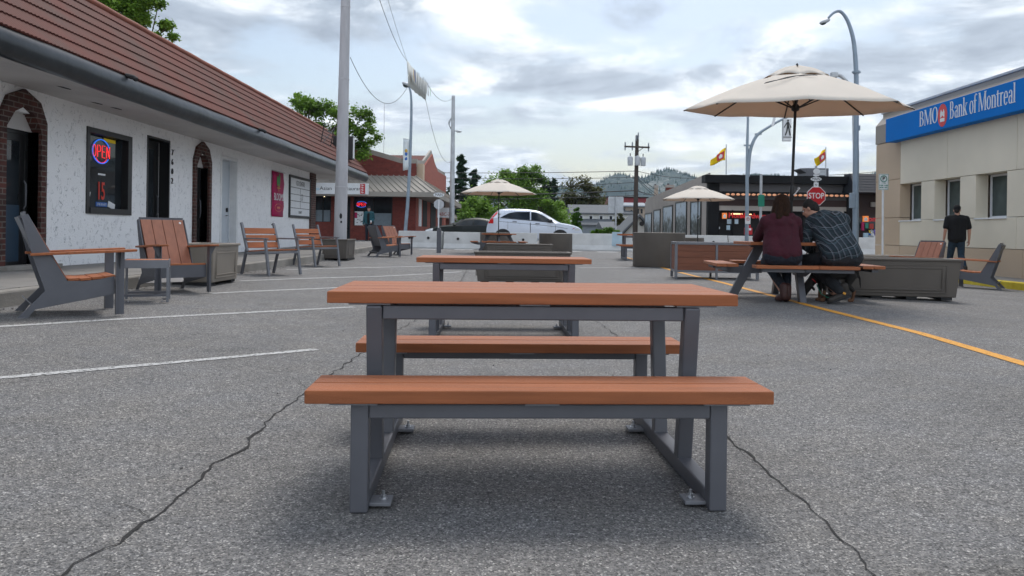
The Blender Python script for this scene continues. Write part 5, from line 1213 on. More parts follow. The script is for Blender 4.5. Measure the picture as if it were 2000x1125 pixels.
q = MB(); q.bar((.12, 0.2, ztp-.03), (.12, Y2, zfar-hz+.26), .4, .06, (1, 0, 0)); q.build('parapet_cap', 'grey1', hs)
q = MB(); q.bb(.3, hx1-hx0, .6, 15, ztp-.5, ztp-.35); q.build('roof', 'charcoal', hs)
xa, xb = hl(1383, 460).x, hl(1403, 460).x; xE = hl(1652, 460).x
q = MB(); q.bb(xa-.05, xb, -.12, .3, 0, ztp-.45); q.bb(xE, xE+.45, -.12, .3, 0, ztp-.4); q.bb(xb, xE, .0, .3, hl(1500, 377).z, hl(1500, 357).z*0+ztp-.45); q.build('pillar', 'charcoal', hs)
q = MB(); q.prism([(xa-.35, ztp-.45), (xa-.35, ztp), (xE+1.2, ztp), (xE+.6, ztp-.45)], -.55, .3, 'Y'); q.build('cornice', 'charcoal', hs)
z_b, z_t = hl(1500, 377).z, hl(1500, 357).z
q = MB(); q.bb(xb, xE-.2, -.05, .0, z_b+.05, z_t); q.build('fascia_panel', 'grey2', hs)
q = MB(); q.bb(xb, xE, -.8, -.02, z_b-.08, z_b+.02); q.build('canopy', 'charcoal', hs); M['bulb'] = pm('warm canopy bulbs', (.95, .38, .20), .5, var=.3, vs=6, emis=.15)
for i in range(24):
    xx = xb+.3+(xE-xb-.6)*i/23
    q = MB(); q.ell((xx, -.79, z_b-.15), (.12, .05, .07), n=8, m=6); q.build('canopy_bulb', 'bulb', hs)
zb2 = hl(1500, 390).z; q = MB(); q.bb(xb, xE, -.02, .0, zb2, z_b-.08); q.build('wall_panel', 'grey2', hs); q = MB(); zb3 = hl(1500, 411).z; q.bb(xb, xE, -.06, .0, zb3+.25, zb2); q.build('lower_fascia', 'dkbrown', hs); q = MB(); q.bb(xb, xE, -.03, .0, zb3, zb3+.25); q.build('lintel', 'grey1', hs)
q = MB(); q.bb(xb, xE, .9, 1.0, 0, zb3); q.build('back_wall', 'matblack', hs)
mull = MB(); nM = 9
for i in range(nM+1): xx = xb+(xE-xb)*i/nM; mull.bb(xx-.04, xx+.04, .02, .12, 0, zb3)
mull.bb(xb, xE, .03, .11, 2.15, 2.22); mull.bb(xb, xE, .03, .11, 0, .25); mull.build('shopfront_frame', 'charcoal', hs)
M['clear'] = bpy.data.materials.new('clear shop glass'); M['clear'].use_nodes = True; t, L, b = nodes_of(M['clear']); b.inputs['Transmission Weight'].default_value = 1; b.inputs['Roughness'].default_value = 0; b.inputs['IOR'].default_value = 1.1; b.inputs['Base Color'].default_value = (.8, .85, .85, 1)
M['signred'] = pm('glowing red sign', (.45, .012, .012), .5, var=0, emis=.25); M['signor'] = pm('glowing orange sign', (1, .25, .05), .5, var=.2, emis=.3); M['tubew'] = pm('warm tube light', (1, .62, .3), .5, var=0, emis=1.6)
def hbox(a, b, c, d, y0, y1, nm, mt, par=None):
    p, r_ = hl(a, d), hl(b, c); q = MB(); q.bb(p.x, r_.x, y0, y1, p.z, r_.z); return q.build(nm, mt, par or hs)
for (a, b, c, d) in ((1410, 1419, 416, 427), (1684, 1695, 422, 433)):
    o = hbox(a, b, c, d, -.1, .0, 'logo_sign', 'signor'); p, r_ = hl(a, d), hl(b, c); w_ = r_.x-p.x; h_ = r_.z-p.z
    q = MB(); q.prism([(p.x+w_*x, p.z+h_*z) for x, z in ((.14, .45), (.5, .86), (.86, .45), (.78, .45), (.78, .14), (.22, .14), (.22, .45))], -.115, -.10, 'Y'); hq = recalc(q.build('house_emblem', 'white', o))
p = hl(1426, 421); text("Home", .42, 'signred', hs, face((hl(1440, 421).x, -.02, p.z), (0, -1, 0)), ext=.02, bold=.01); text("Home", .42, 'signred', hs, face((hl(1703, 428).x, -.02, hl(1700, 428).z), (0, -1, 0)), ext=.02, bold=.01); text('Hardware', .42, 'signred', hs, face((hl(1474, 423).x, -.02, hl(1470, 422).z), (0, -1, 0)), ext=.02, bold=.01)
hbox(1431, 1453, 416.5, 418.5, .3, .36, 'tube_light', 'tubew'); hbox(1467, 1471, 417.5, 419.5, .3, .36, 'tube_light', 'tubew')
hbox(1446, 1456, 445, 458, -1.3, -.7, 'red_barrow', 'red'); hbox(1447, 1454, 440, 445, -1.2, -.8, 'red_barrow', 'red'); hbox(1449, 1453.5, 446, 450, -1.32, -1.3, 'price_card', 'paper'); hbox(1421, 1428, 440, 449, .2, .25, 'window_poster', 'paleblue'); hbox(1402, 1408, 443, 447, .2, .25, 'window_poster', 'paper')
for a, b, m_ in ((1422, 1432, 'paleblue'), (1437, 1444, 'paleblue')): hbox(a, b, 428, 437, .2, .25, 'window_poster', m_)
q = MB(); random.seed(11)
hd = thing('canopy_mansard', 'dark shingled mansard roof between the stop sign pole and the bank', 'roof', (hl(1700, 370).x+hx0, HD-1.6, hz)) if 0 else None
a0 = hl(1655, 375); q = MB(); zt_, zb_ = hl(1690, 341).z, hl(1690, 379).z; nC = 7
for i in range(nC):
    f0, f1 = i/nC, (i+1)/nC; q.prism([(-.6-1.2*(1-f0)-.03, zb_+(zt_-zb_)*f0), (-.6-1.2*(1-f1), zb_+(zt_-zb_)*f1), (.2, zb_+(zt_-zb_)*f1), (.2, zb_+(zt_-zb_)*f0)], hl(1642+8*f0+2, 380).x, hx1-hx0, 'X')
M['shing'] = pm('charcoal roof shingles', (.02, .022, .028), .7, var=.4, vs=5, bump=.4, bs=30); recalc(q.build('mansard_roof', 'shing', hs))
q = MB(); q.bb(xE+.45, hx1-hx0, .0, .3, 0, zb_+.2); q.build('wall', 'dkbrown', hs); q = MB(); q.bb(hl(1676, 460).x, hx1-hx0-2, -.03, 0, .9, hl(1690, 424).z); q.build('window', 'glass', hs)
for (a, b, c, d, mt) in ((1677, 1682, 434, 450, 'pink'), (1684, 1690, 436, 446, 'greens'), (1692, 1700, 437, 447, 'redl'), (1681, 1690, 455, 464, 'paleblue'), (1691, 1700, 455, 464, 'bluetag')): hbox(a, b, c, d, -.4, -.3, 'displayed_goods', mt)
hbox(1699, 1708, 395, 404, -.2, -.05, 'wall_box', 'grey1')
q = MB(); q.bb(hl(1676, 474).x, hx1-hx0, -2.0, -1.3, 0, .62); q.build('flower_bed', 'concrete', hs)
def flowers():
    q = MB(); qy = MB(); qv = MB(); random.seed(2); x0_ = hl(1676, 474).x
    for i in range(260):
        c = Vector((x0_+random.random()*4, -1.95+random.random()*.5, .62+random.random()*.25)); tgt = (q, qy, qv)[0 if i % 3 == 0 else 1 if i % 3 == 1 else 2]
        s = .09; a = Vector((random.gauss(0, 1), random.gauss(0, 1), random.gauss(0, 1))).normalized()*s; b = a.cross(Vector((0.3, 1, .2))).normalized()*s; tgt.add([c-a-b, c+a-b, c+a+b, c-a+b], [(0, 1, 2, 3)])
    f1 = thing('flower_display', 'low bed of yellow, white and violet flowers by the bank corner', 'flowers', (hx0, HD, hz)); q.build('white_flowers', 'white', f1); qy.build('yellow_flowers', 'yellow', f1); qv.build('violet_flowers', pm('violet petals', (.10, .05, .35), .7), f1)
flowers()
# rooftop unit
r = thing('rooftop_unit', 'dark grey ventilation unit on the flat store roof above the stop sign', 'rooftop unit', P(1597, 344, 50)); q = MB(); q.bb(-.75, .72, 0, 1.6, -.1, .52); q.prism([(-.75, .2), (-1.15, .42), (-1.15, .5), (-.75, .52)], 0, 1.2, 'Y'); q.build('housing', 'steel', r, bevel=.02); q = MB(); q.bb(.05, .5, -.05, 0, .05, .42); q.build('grille', 'galv', r, bevel=.05)
# flags
def flag(label, px, pyt, pyb, d, pts, emb):
    b = P(px, pyb, d); r = thing('flag', label, 'flag', b, 0, 'yellow flags on the store roof'); top = P(px, pyt, d)-b
    q = MB(); q.tube([(0, 0, -.4), tuple(top)], .03, 8); q.build('pole', 'galv', r); q = MB(); nn = 10
    up = [P(x, y, d)-b for x, y in pts]
    for i in range(nn+1):
        f = i/nn; a = up[0].lerp(up[1], f); c = up[3].lerp(up[2], f)
        for g_ in range(5): p = a.lerp(c, g_/4); q.v.append((p.x, p.y+.14*math.sin(f*7+g_*.6), p.z+.05*math.sin(f*6)))
    for i in range(nn):
        for j in range(4): k = i*5+j; q.f.append((k, k+1, k+6, k+5))
    fl = q.build('flag_cloth', 'yellow', r, smooth=60); fl.modifiers.new('s', 'SOLIDIFY').thickness = .01
    e = [P(x, y, d)-b+Vector((0, -.2, 0)) for x, y in emb]; c = sum(e, Vector())/len(e); q = MB(); q.add([tuple(p) for p in e], [tuple(range(len(e)))]); q.build('red_emblem', 'red', fl)
    q = MB(); sh = ((-.75, .0), (0, .62), (.75, .0), (.5, .0), (.5, -.5), (-.5, -.5), (-.5, 0)); s_ = (e[1]-e[0]).length*.42; dx = (e[1]-e[0]).normalized(); dz = (e[3]-e[0]).normalized(); q.add([tuple(c-dx*x*s_+(-dz)*z*s_+Vector((0, -.02, 0))) for x, z in sh], [tuple(range(7))]); q.build('white_emblem', 'white', fl)
flag('larger yellow flag with a red emblem, left one above the store roof', 1418.5, 282, 345, 45, [(1418, 288), (1389, 311), (1387, 323), (1417, 313)], [(1398, 303), (1413, 295), (1412, 310), (1399, 316)])
flag('smaller yellow flag with a red emblem beside the rooftop unit', 1613, 287, 345, 47, [(1612.5, 291), (1591, 309), (1595, 325), (1612.5, 313)], [(1597, 305), (1609, 296), (1610, 311), (1599, 319)])
# framed pictures on the side wall
def photo_mat(seed):
    m = bpy.data.materials.new('old town photograph'); m.use_nodes = True; t, L, b = nodes_of(m); tc = N(t, 'ShaderNodeTexCoord')
    mp = N(t, 'ShaderNodeMapping'); mp.inputs['Location'].default_value = (seed*3, seed*7, seed); mp.inputs['Scale'].default_value = (1, .9, 1.1); L(tc.outputs['Object'], mp.inputs[0])
    n = N(t, 'ShaderNodeTexVoronoi', distance='CHEBYCHEV'); n.inputs['Scale'].default_value = 1.1; L(mp.outputs[0], n.inputs['Vector']); n2 = N(t, 'ShaderNodeTexNoise'); n2.inputs['Scale'].default_value = 3.5; n2.inputs['Detail'].default_value = 8; L(mp.outputs[0], n2.inputs['Vector'])
    sp_ = N(t, 'ShaderNodeSeparateXYZ'); L(tc.outputs['Object'], sp_.inputs[0]); mr = N(t, 'ShaderNodeMapRange'); L(sp_.outputs[2], mr.inputs[0]); mr.inputs['From Min'].default_value = -.3; mr.inputs['From Max'].default_value = .5; mr.inputs['To Min'].default_value = -.12; mr.inputs['To Max'].default_value = .35
    a = N(t, 'ShaderNodeMath', operation='MULTIPLY_ADD'); L(n.outputs['Distance'], a.inputs[0]); a.inputs[1].default_value = .45; L(mr.outputs[0], a.inputs[2]); a2 = N(t, 'ShaderNodeMath', operation='MULTIPLY_ADD'); L(n2.outputs[0], a2.inputs[0]); a2.inputs[1].default_value = 1.1; L(a.outputs[0], a2.inputs[2])
    cr = N(t, 'ShaderNodeValToRGB'); L(a2.outputs[0], cr.inputs[0]); e = cr.color_ramp.elements; e[0].position = .5; e[0].color = (.012, .016, .018, 1); e[1].position = 1; e[1].color = (.42, .50, .58, 1); k = e.new(.70); k.color = (.10, .115, .12, 1)
    L(cr.outputs[0], b.inputs['Base Color']); b.inputs['Roughness'].default_value = .35; return m
fr_l = [(1259.6, 1273, 415), (1277, 1290, 408), (1295, 1314, 400), (1319.6, 1341.6, 391), (1349, 1369.6, 390)]
nm_ = ['smallest framed town photograph, leftmost on the grey side wall', 'dark framed town photograph, second from the left on the grey side wall', 'framed town photograph of middle size, in the middle of the five', 'framed town photograph with a pale tall building, second from the right', 'framed town photograph under the pale parasol, rightmost of the five']
for i, (pa, pb_, pt_) in enumerate(fr_l):
    ya, yb = hx0*FPX/(pa-CX), hx0*FPX/(pb_-CX); yc_ = (ya+yb)/2; hw = abs(ya-yb)/2; zt_ = P(pb_, pt_, yb).z; zb_ = .75
    r = thing('framed_picture', nm_[i], 'framed picture', (hx0-.06, yc_, (zt_+zb_)/2), 0, 'framed photographs on the store side wall'); hh = (zt_-zb_)/2
    q = MB(); q.bb(0, .06, -hw, -hw+.16, -hh, hh); q.bb(0, .06, hw-.16, hw, -hh, hh); q.bb(0, .06, -hw+.16, hw-.16, hh-.1, hh); q.bb(0, .06, -hw+.16, hw-.16, -hh, -hh+.1); q.build('frame', 'black', r)
    q = MB(); q.bb(.03, .055, -hw+.16, hw-.16, -hh+.1, hh-.1); q.build('print', photo_mat(i+1), r)

# ================================================================= FAR HOUSES
M['sidingw'] = pm('white siding', (.66, .66, .62), .7, var=.06); M['roofg'] = pm('grey asphalt shingles', (.115, .125, .135), .85, var=.12, vs=2); M['beige'] = pm('beige stucco', (.38, .31, .25), .8, var=.08); M['garage'] = pm('grey garage wall', (.23, .26, .29), .7, var=.1); M['maroon'] = pm('maroon cladding', (.22, .03, .035), .7, var=.1)
D6 = 112
def hp(px, py, d): return P(px, py, d)
def house(label, pa, pb_, pwt, prt, d, wall, roof, dep=8, windows=(), low=None, group=None, gable=False, z0=.3):
    a, b = P(pa, 460, d).x, P(pb_, 460, d).x; r = thing('house', label, 'house', (a, d, z0), 0, group); w_ = b-a; zw = P(pa, pwt, d).z-z0; zr = P(pa, prt, d).z-z0
    q = MB(); q.bb(0, w_, 0, dep, 0, zw); 
    if gable: q.prism([(0, zw), (w_/2, zr), (w_, zw)], .02, dep-.02, 'Y')
    recalc(q.build('wall', wall, r)); q = MB()
    if gable: q.bar((-.3, dep/2, zw-.12), (w_/2, dep/2, zr+.05), .18, dep+.8, (0, 1, 0)) if 0 else None; q.prism([(-.4, zw-.2), (w_/2, zr+.1), (w_+.4, zw-.2), (w_+.4, zw+.0), (w_/2, zr+.35), (-.4, zw)], -.4, dep+.4, 'Y')
    else: q.prism([(-.4, zw-.05), (-.4, zw+.1), (dep/2, zr), (dep+.4, zw+.1), (dep+.4, zw-.05)], -.3, w_+.3, 'X')
    recalc(q.build('roof', roof, r))
    for (pc, pt_, pw, ph) in windows:
        c = P(pc, pt_, d)-Vector((a, d, z0)); ww, hh = pw*d/FPX, ph*d/FPX
        q = MB(); q.bb(c.x-ww/2-.12, c.x+ww/2+.12, -.06, 0, c.z-hh-.12, c.z+.12); f_ = q.build('window', 'white' if wall == 'sidingw' else wall, r); q = MB(); q.bb(c.x-ww/2, c.x+ww/2, -.08, -.06, c.z-hh, c.z); q.build('window_glass', 'glass', f_)
    return r
r = house('long white house with a grey roof and small windows right of the white car', 1117, 1235, 417, 397, 95, 'sidingw', 'roofg', 8, [(x, 422, 5, 8) for x in (1135, 1154, 1174, 1193, 1213)])
q = MB(); q.bb(.4, 7.5, -1.2, 0, 0, 1.65); q.build('garage', 'garage', r); q = MB(); q.prism([(-1.6, 1.65), (-1.6, 1.75), (0, 2.5), (0, 1.65)], .3, 7.6, 'X'); q.build('garage_roof', 'roofg', r)
house('maroon building with a dark roofline beyond the white house', 1188, 1262, 385, 381, 150, 'maroon', 'charcoal', 9)
house('beige two storey house behind the timber power pole', 1221, 1262, 403, 393, 96, 'beige', 'garage', 8, [(1226, 412, 3.4, 8), (1233, 410, 3.4, 8), (1246, 408, 4, 9), (1253, 408, 4, 9), (1246, 428, 5, 10)])
r = house('low house with a steep grey gable and a round window beside the framed pictures', 1206, 1290, 470, 425, 70, 'sidingw', 'roofg', 6, gable=True)
q = MB(); q.cyl((P(1252, 437, 70).x-r.location.x, -.42, P(1252, 437, 70).z-.3), (P(1252, 437, 70).x-r.location.x, -.36, P(1252, 437, 70).z-.3), .22); q.build('round_window', 'black', r)
house('low brown roofed house just left of the low gable', 1180, 1222, 447, 432, 84, 'beige', 'roofg', 6)
house('low flat brown house between the crowns behind the white car', 1062, 1094, 418, 410, 118, 'beige', 'beige', 6)
def chimney(label, pa, pb_, pt_, pbt, d, mat):
    a, b = P(pa, pt_, d), P(pb_, pt_, d); r = thing('chimney', label, 'chimney', (a.x, d, a.z)); w_ = b.x-a.x; h_ = a.z-P(pa, pbt, d).z; q = MB(); q.bb(0, w_, 0, w_, -h_-1.5, 0); q.build('stack', mat, r); q = MB(); q.bb(-.08*w_, w_*1.08, -.08*w_, w_*1.08, -.25, -.02); q.build('chimney_cap', 'grey1', r)
    q = MB(); q.cyl((w_*.3, w_*.5, 0), (w_*.3, w_*.5, .15), .1); q.build('flue', 'grey2', r)
chimney('slim pale chimney beyond the long grey side wall', 1278.5, 1285.5, 362, 385, 80, 'beige'); chimney('square brick chimney behind the pale parasol at the right', 1302.5, 1316, 361, 380, 72, 'rbrick')

# ================================================================= POWER POLE AND WIRES
D7 = 58; a = P(1240, 468, D7); r = thing('power_pole', 'dark timber power pole with three grey transformers', 'power pole', (a.x, D7, gz(a.x, D7))); L0 = Vector(r.location)
def pp_(x, y, dy=0): p = P(x, y, D7)-L0; p.y += dy; return p
q = MB(); q.tube([(0, 0, 0), tuple(pp_(1244.5, 265))], [.20, .13], 12); q.build('pole', 'wpole', r, smooth=40)
q = MB(); q.bar(tuple(pp_(1219, 286.5, -.15)), tuple(pp_(1268, 288.5, -.15)), .12, .12); q.bar(tuple(pp_(1246, 296, -.15)), tuple(pp_(1256, 289, -.15)), .05, .05); q.build('crossarm', 'wpole', r)
q = MB()
for x, y, h in ((1220.5, 286, 1), (1234.5, 286, 1), (1266, 288, 1), (1246, 266, .8), (1242, 270, .7)):
    for s in (1, -1): c = pp_(x, y, -.15); q.cyl(tuple(c), tuple(c+Vector((0, 0, .32*s*h))), .06, .04, 8)
each(q, 'insulator', 'garage', r, smooth=40)
for x, y0, y1 in ((1229.5, 308, 324), (1243.5, 307, 324), (1254.5, 309, 325)):
    q = MB(); a, b = pp_(x, y0, -.35), pp_(x, y1, -.35); q.tube([tuple(a+Vector((0, 0, .1))), tuple(a), tuple(a-Vector((0, 0, .06))), tuple(b)], [.03, .20, .21, .19], 14); tr_ = q.build('transformer', 'galv', r, smooth=50); q = MB(); q.cyl(tuple(a), tuple(a+Vector((0, 0, .3))), .035); q.build('bushing', 'wire', tr_)
w_ = MB()
for (x1, y1, d1, x2, y2, d2, sg, rr) in ((400, 325, 60, 1244, 334, D7, .3, .025), (700, 342, 60, 1244, 346, D7, .2, .02), (560, 372, 75, 1244, 372, D7, .4, .04), (1244, 334, D7, 1430, 341, D7, .4, .02), (560, 386, 90, 1244, 382, D7, .3, .03), (1244, 346, D7, 1330, 395, 70, .5, .02), (1244, 342, D7, 1325, 388, 72, .3, .02), (1244, 350, D7, 1310, 398, 75, .3, .02), (560, 362, 80, 1244, 356, D7, .5, .02), (1244, 372, D7, 1300, 380, 80, .2, .04), (1430, 341, D7, 1760, 330, 60, .3, .02)): wire(P(x1, y1, d1), P(x2, y2, d2), sg, rr, 16, w_)
tag(w_.build('power_lines', 'wire', smooth=60), 'thin dark overhead wires running past the timber power pole', 'wires')
q = MB(); p = P(749.5, 300, 55); q.tube([(p.x, p.y, P(749, 298, 55).z-3), (p.x, p.y, P(749, 202, 55).z)], .018, 6); tag(q.build('antenna', 'galv'), 'thin vertical aerial rising above the red restaurant parapet', 'antenna')
r = thing('street_lamp', 'tiny distant street lamp before the green trees left of the white car', 'street lamp', (P(961, 460, 75).x, 75, .3)); q = MB(); q.tube([(0, 0, 0), (0, 0, P(961, 398, 75).z-.3), (.5, 0, P(961, 396, 75).z-.25)], .07, 8); q.build('pole', 'galv', r); q = MB(); q.ell((.75, 0, P(961, 397, 75).z-.3), (.35, .15, .1)); q.build('lamp_head', 'white', r)
# ================================================================= CARS
def car(name, label, prof, belt, width, roofw, paint, winx, wint, loc, rz, wheels, wr, glassm='glass', sub='car'):
    r = thing(name, label, sub, loc, rz); top = sp(prof, 7); xs_ = [p[0] for p in top]; L_ = prof[-1][0]; hw = width/2
    def ztop(x): return pl([(p[0], p[1]) for p in top], x)
    def zb(x): return min(pl(belt, x), ztop(x)-.05)
    def zl(x): return pl([(0, .42), (.25, .24), (L_-.3, .22), (L_, .40)], x)
    def wf(x): return 1-.16*max(0, (.5-x)/.5)**2-.20*max(0, (x-L_+.7)/.7)**2
    def sec(x):
        t, b, l, w_ = ztop(x), zb(x), zl(x), wf(x)*hw; cab = min(1, max(0, (t-b)/.35)); hr = w_*(1-.13-(roofw)*cab)
        return [(0, l), (w_*.86, l), (w_*.97, l+.10), (w_, l+(b-l)*.55), (w_*.975, b), (hr+.03, t-.05-.04*cab), (hr-.09, t-.01), (hr*.4, t+.012), (0, t+.016)]
    def side(x, z):
        s_ = sec(x)
        for (a, b), (c, d) in zip(s_[1:], s_[2:]):
            if b <= z <= d and d > b: return a+(c-a)*(z-b)/(d-b)
        return s_[-3][0]
    q = MB(); n = 9; st_ = sorted(set(xs_)); S2 = []
    for x in st_:
        s_ = sec(x); ring_ = [(x, y, z) for y, z in s_]+[(x, -y, z) for y, z in s_[-2:0:-1]]; S2.append(len(ring_)); q.v += ring_
    k = S2[0]
    for i in range(len(st_)-1):
        for j in range(k): a = i*k+j; b = i*k+(j+1) % k; q.f.append((a, b, b+k, a+k))
    q.f.append(tuple(range(k))); q.f.append(tuple(range((len(st_)-1)*k, len(st_)*k))); recalc(q.build('body', paint, r, smooth=35))
    def strip(x0_, x1_, f0, f1, nm, mt, off=.008, nx_=14, sides=(-1, 1), par=None):
        for s in sides:
            q = MB(); o0 = 0
            for i in range(nx_+1):
                x = x0_+(x1_-x0_)*i/nx_
                for j in range(5): z = f0(x)+(f1(x)-f0(x))*j/4; q.v.append((x, s*(side(x, z)+off), z))
            for i in range(nx_):
                for j in range(4): a = i*5+j; q.f.append((a, a+1, a+6, a+5) if s > 0 else (a, a+5, a+6, a+1))
            q.build(nm, mt, par or r, smooth=50)
    for (a, b) in winx: strip(a, b, lambda x: zb(x)+.03, lambda x: max(zb(x)+.035, min(pl(wint, x), ztop(x)-.10)), 'side_window', glassm)
    strip(winx[0][0]-.04, winx[-1][1]+.05, lambda x: zb(x)-.005, lambda x: zb(x)+.025, 'window_trim', 'black', .006)
    # windscreens laid on the top skin
    def screen(x0_, x1_, nm):
        q = MB(); nx_ = 6
        for i in range(nx_+1):
            x = x0_+(x1_-x0_)*i/nx_; s_ = sec(x); yy = s_[-3][0]
            for f in (-1, -.5, 0, .5, 1): q.v.append((x, yy*f, (s_[-1][1] if abs(f) < .6 else s_[-3][1]+.003)+.008))
        for i in range(nx_):
            for j in range(4): a = i*5+j; q.f.append((a, a+1, a+6, a+5))
        recalc(q.build(nm, glassm, r, smooth=60))
    for a, b, nm in wheels[1]: screen(a, b, nm)
    for wx_ in wheels[0]:
        for s in (-1, 1):
            yy = hw*wf(wx_)
            q = MB(); q.cyl((wx_, s*(yy-.25), wr), (wx_, s*(yy+.004), wr), wr+.075, n=28); q.build('wheel_arch', 'matblack', r, smooth=40)
            q = MB(); q.lathe([(.01, -.1), (wr*.9, -.1), (wr, -.07), (wr, .07), (wr*.93, .10), (wr*.66, .10), (wr*.66, .07), (.01, .07)], n=28); 
            q.v = [(wx_+x, s*(yy-.085)+(z if s > 0 else -z), wr+y) for x, y, z in q.v]; ty = recalc(q.build('wheel', 'matblack', r, smooth=40))
            q = MB(); q.cyl((wx_, s*(yy-.02), wr), (wx_, s*(yy+.002), wr), wr*.16, n=12)
            for k_ in range(5): a = 2*math.pi*k_/5; q.bar((wx_, s*(yy-.012), wr), (wx_+wr*.64*math.cos(a), s*(yy-.012), wr+wr*.64*math.sin(a)), .07, .02, (0, 1, 0))
            q.build('rim', 'zinc', ty, smooth=40)
    return r, side, strip, zb, sec
M['carwhite'] = pm('pale silver blue car paint', (.56, .61, .70), .3, .1, var=.02, coat=.5)
M['cardark'] = pm('dark grey green car paint', (.007, .011, .010), .42, .0, var=.1, spec=.3)
M['tail'] = pm('red tail lamp', (.55, .01, .012), .2, var=.1, coat=.5); M['lampw'] = pm('clear headlamp', (.75, .78, .8), .1, .3, var=.1, coat=.8)
dC = 35.4; cx0 = P(949, 460, dC).x
r, side, strip, zb, sec = car('parked_car', 'pale silver blue crossover car facing right behind the barriers', [(0, .62), (.05, .95), (.16, 1.19), (.36, 1.46), (.60, 1.64), (.95, 1.69), (1.63, 1.69), (2.15, 1.65), (2.55, 1.56), (3.03, 1.31), (3.42, 1.08), (3.75, 1.02), (4.10, .94), (4.38, .82), (4.5, .60)],
  [(0, 1.15), (.3, 1.26), (.7, 1.25), (1.2, 1.21), (2.4, 1.12), (3.3, 1.04), (4.5, .84)], 1.82, .17, 'carwhite', [(.68, 2.02), (2.08, 3.10)], [(.66, 1.27), (.8, 1.36), (1.05, 1.49), (1.35, 1.55), (2.0, 1.56), (2.3, 1.53), (2.6, 1.42), (2.9, 1.24), (3.15, 1.08)], (cx0, dC+.9, gz(cx0, dC)-.01), 0, ([.78, 3.42], [(2.62, 3.3, 'windscreen'), (.2, .5, 'rear_window')]), .34)
strip(.10, .34, lambda x: 1.0+max(0, (.30-x))*.0, lambda x: min(1.24+(x-.1)*1.0, sec(x)[-4][1]), 'tail_lamp', 'tail', .012, 4); strip(.26, .52, lambda x: 1.20+(x-.26)*1.05, lambda x: 1.32+(x-.26)*1.0, 'tail_lamp', 'tail', .012, 4)
strip(4.10, 4.34, lambda x: .72, lambda x: .80, 'headlight', 'lampw', .012, 4); strip(4.02, 4.08, lambda x: .80, lambda x: .83, 'side_marker', 'tail', .012, 2); strip(2.03, 2.06, lambda x: .45, lambda x: 1.05, 'door_seam', 'wire', .003, 1); strip(1.0, 1.012, lambda x: .75, lambda x: 1.1, 'door_seam', 'wire', .003, 1); strip(3.2, 3.212, lambda x: .5, lambda x: .95, 'door_seam', 'wire', .003, 1)
for x in (1.22, 2.27):
    for s in (-1, 1): q = MB(); z = zb(x)-.11; q.bar((x, s*(side(x, z)+.02), z), (x+.2, s*(side(x+.2, z)+.02), z-.01), .025, .03); q.build('door_handle', 'black' if 0 else 'steel', r)
for s in (-1, 1): q = MB(); q.ell((2.95, s*1.02, 1.14), (.11, .10, .085)); q.build('wing_mirror', 'black', r, smooth=60)
strip(.3, 4.0, lambda x: zb(x)-.17, lambda x: zb(x)-.155, 'door_seam', 'wire', .002, 14)
dB = 39.5; cx1 = P(826, 460, dB).x
r, side, strip, zb, sec = car('parked_car', 'dark low hatchback facing left, half hidden behind the pale car', [(0, .45), (.03, .62), (.12, .72), (.45, .84), (.9, .93), (1.25, .98), (1.7, 1.17), (2.15, 1.34), (2.6, 1.40), (3.1, 1.38), (3.6, 1.26), (4.0, 1.08), (4.22, .90), (4.3, .6)],
  [(0, .6), (.9, .86), (1.3, .90), (2.4, .94), (4.3, .99)], 1.76, .18, 'cardark', [(1.62, 2.55), (2.62, 3.5)], [(1.5, .95), (1.7, 1.08), (2.1, 1.24), (2.6, 1.29), (3.1, 1.27), (3.5, 1.1)], (cx1, dB+.9, gz(cx1, dB)-.0), 0, ([.78, 3.45], [(1.3, 2.1, 'windscreen'), (3.55, 4.1, 'rear_window')]), .31)
r.scale = (1, 1, .90)
strip(.10, .50, lambda x: .58+x*.06, lambda x: .70+(x-.1)*.22, 'headlight', 'lampw', .014, 5)
for s in (-1, 1): q = MB(); q.ell((1.62, s*.98, .98), (.09, .09, .06)); q.build('wing_mirror', 'cardark', r, smooth=60)

# ================================================================= TREES
def leafmat(name, a, b):
    m = pm(name, a, .6, var=0, vs=.55, base2=b, detail=8, spec=.25); t, L, bs_ = nodes_of(m)
    tr = N(t, 'ShaderNodeBsdfTranslucent'); cr = [n for n in t.nodes if n.type == 'VALTORGB'][0]; L(cr.outputs[0], tr.inputs[0]); mx = N(t, 'ShaderNodeMixShader'); mx.inputs[0].default_value = .35
    o = [n for n in t.nodes if n.type == 'OUTPUT_MATERIAL'][0]; L(bs_.outputs[0], mx.inputs[1]); L(tr.outputs[0], mx.inputs[2]); L(mx.outputs[0], o.inputs[0]); return m
M['leaf'] = leafmat('fresh green leaves', (.065, .14, .020), (.25, .42, .06)); M['leafd'] = leafmat('dark green needles', (.014, .038, .022), (.05, .10, .045)); M['leafo'] = leafmat('olive brown leaves', (.050, .062, .018), (.14, .135, .045)); M['leafl'] = leafmat('light green hedge leaves', (.04, .11, .012), (.14, .28, .03))
M['bark'] = pm('brown bark', (.075, .055, .04), .9, var=.3, vs=6, bump=.6, bs=20)
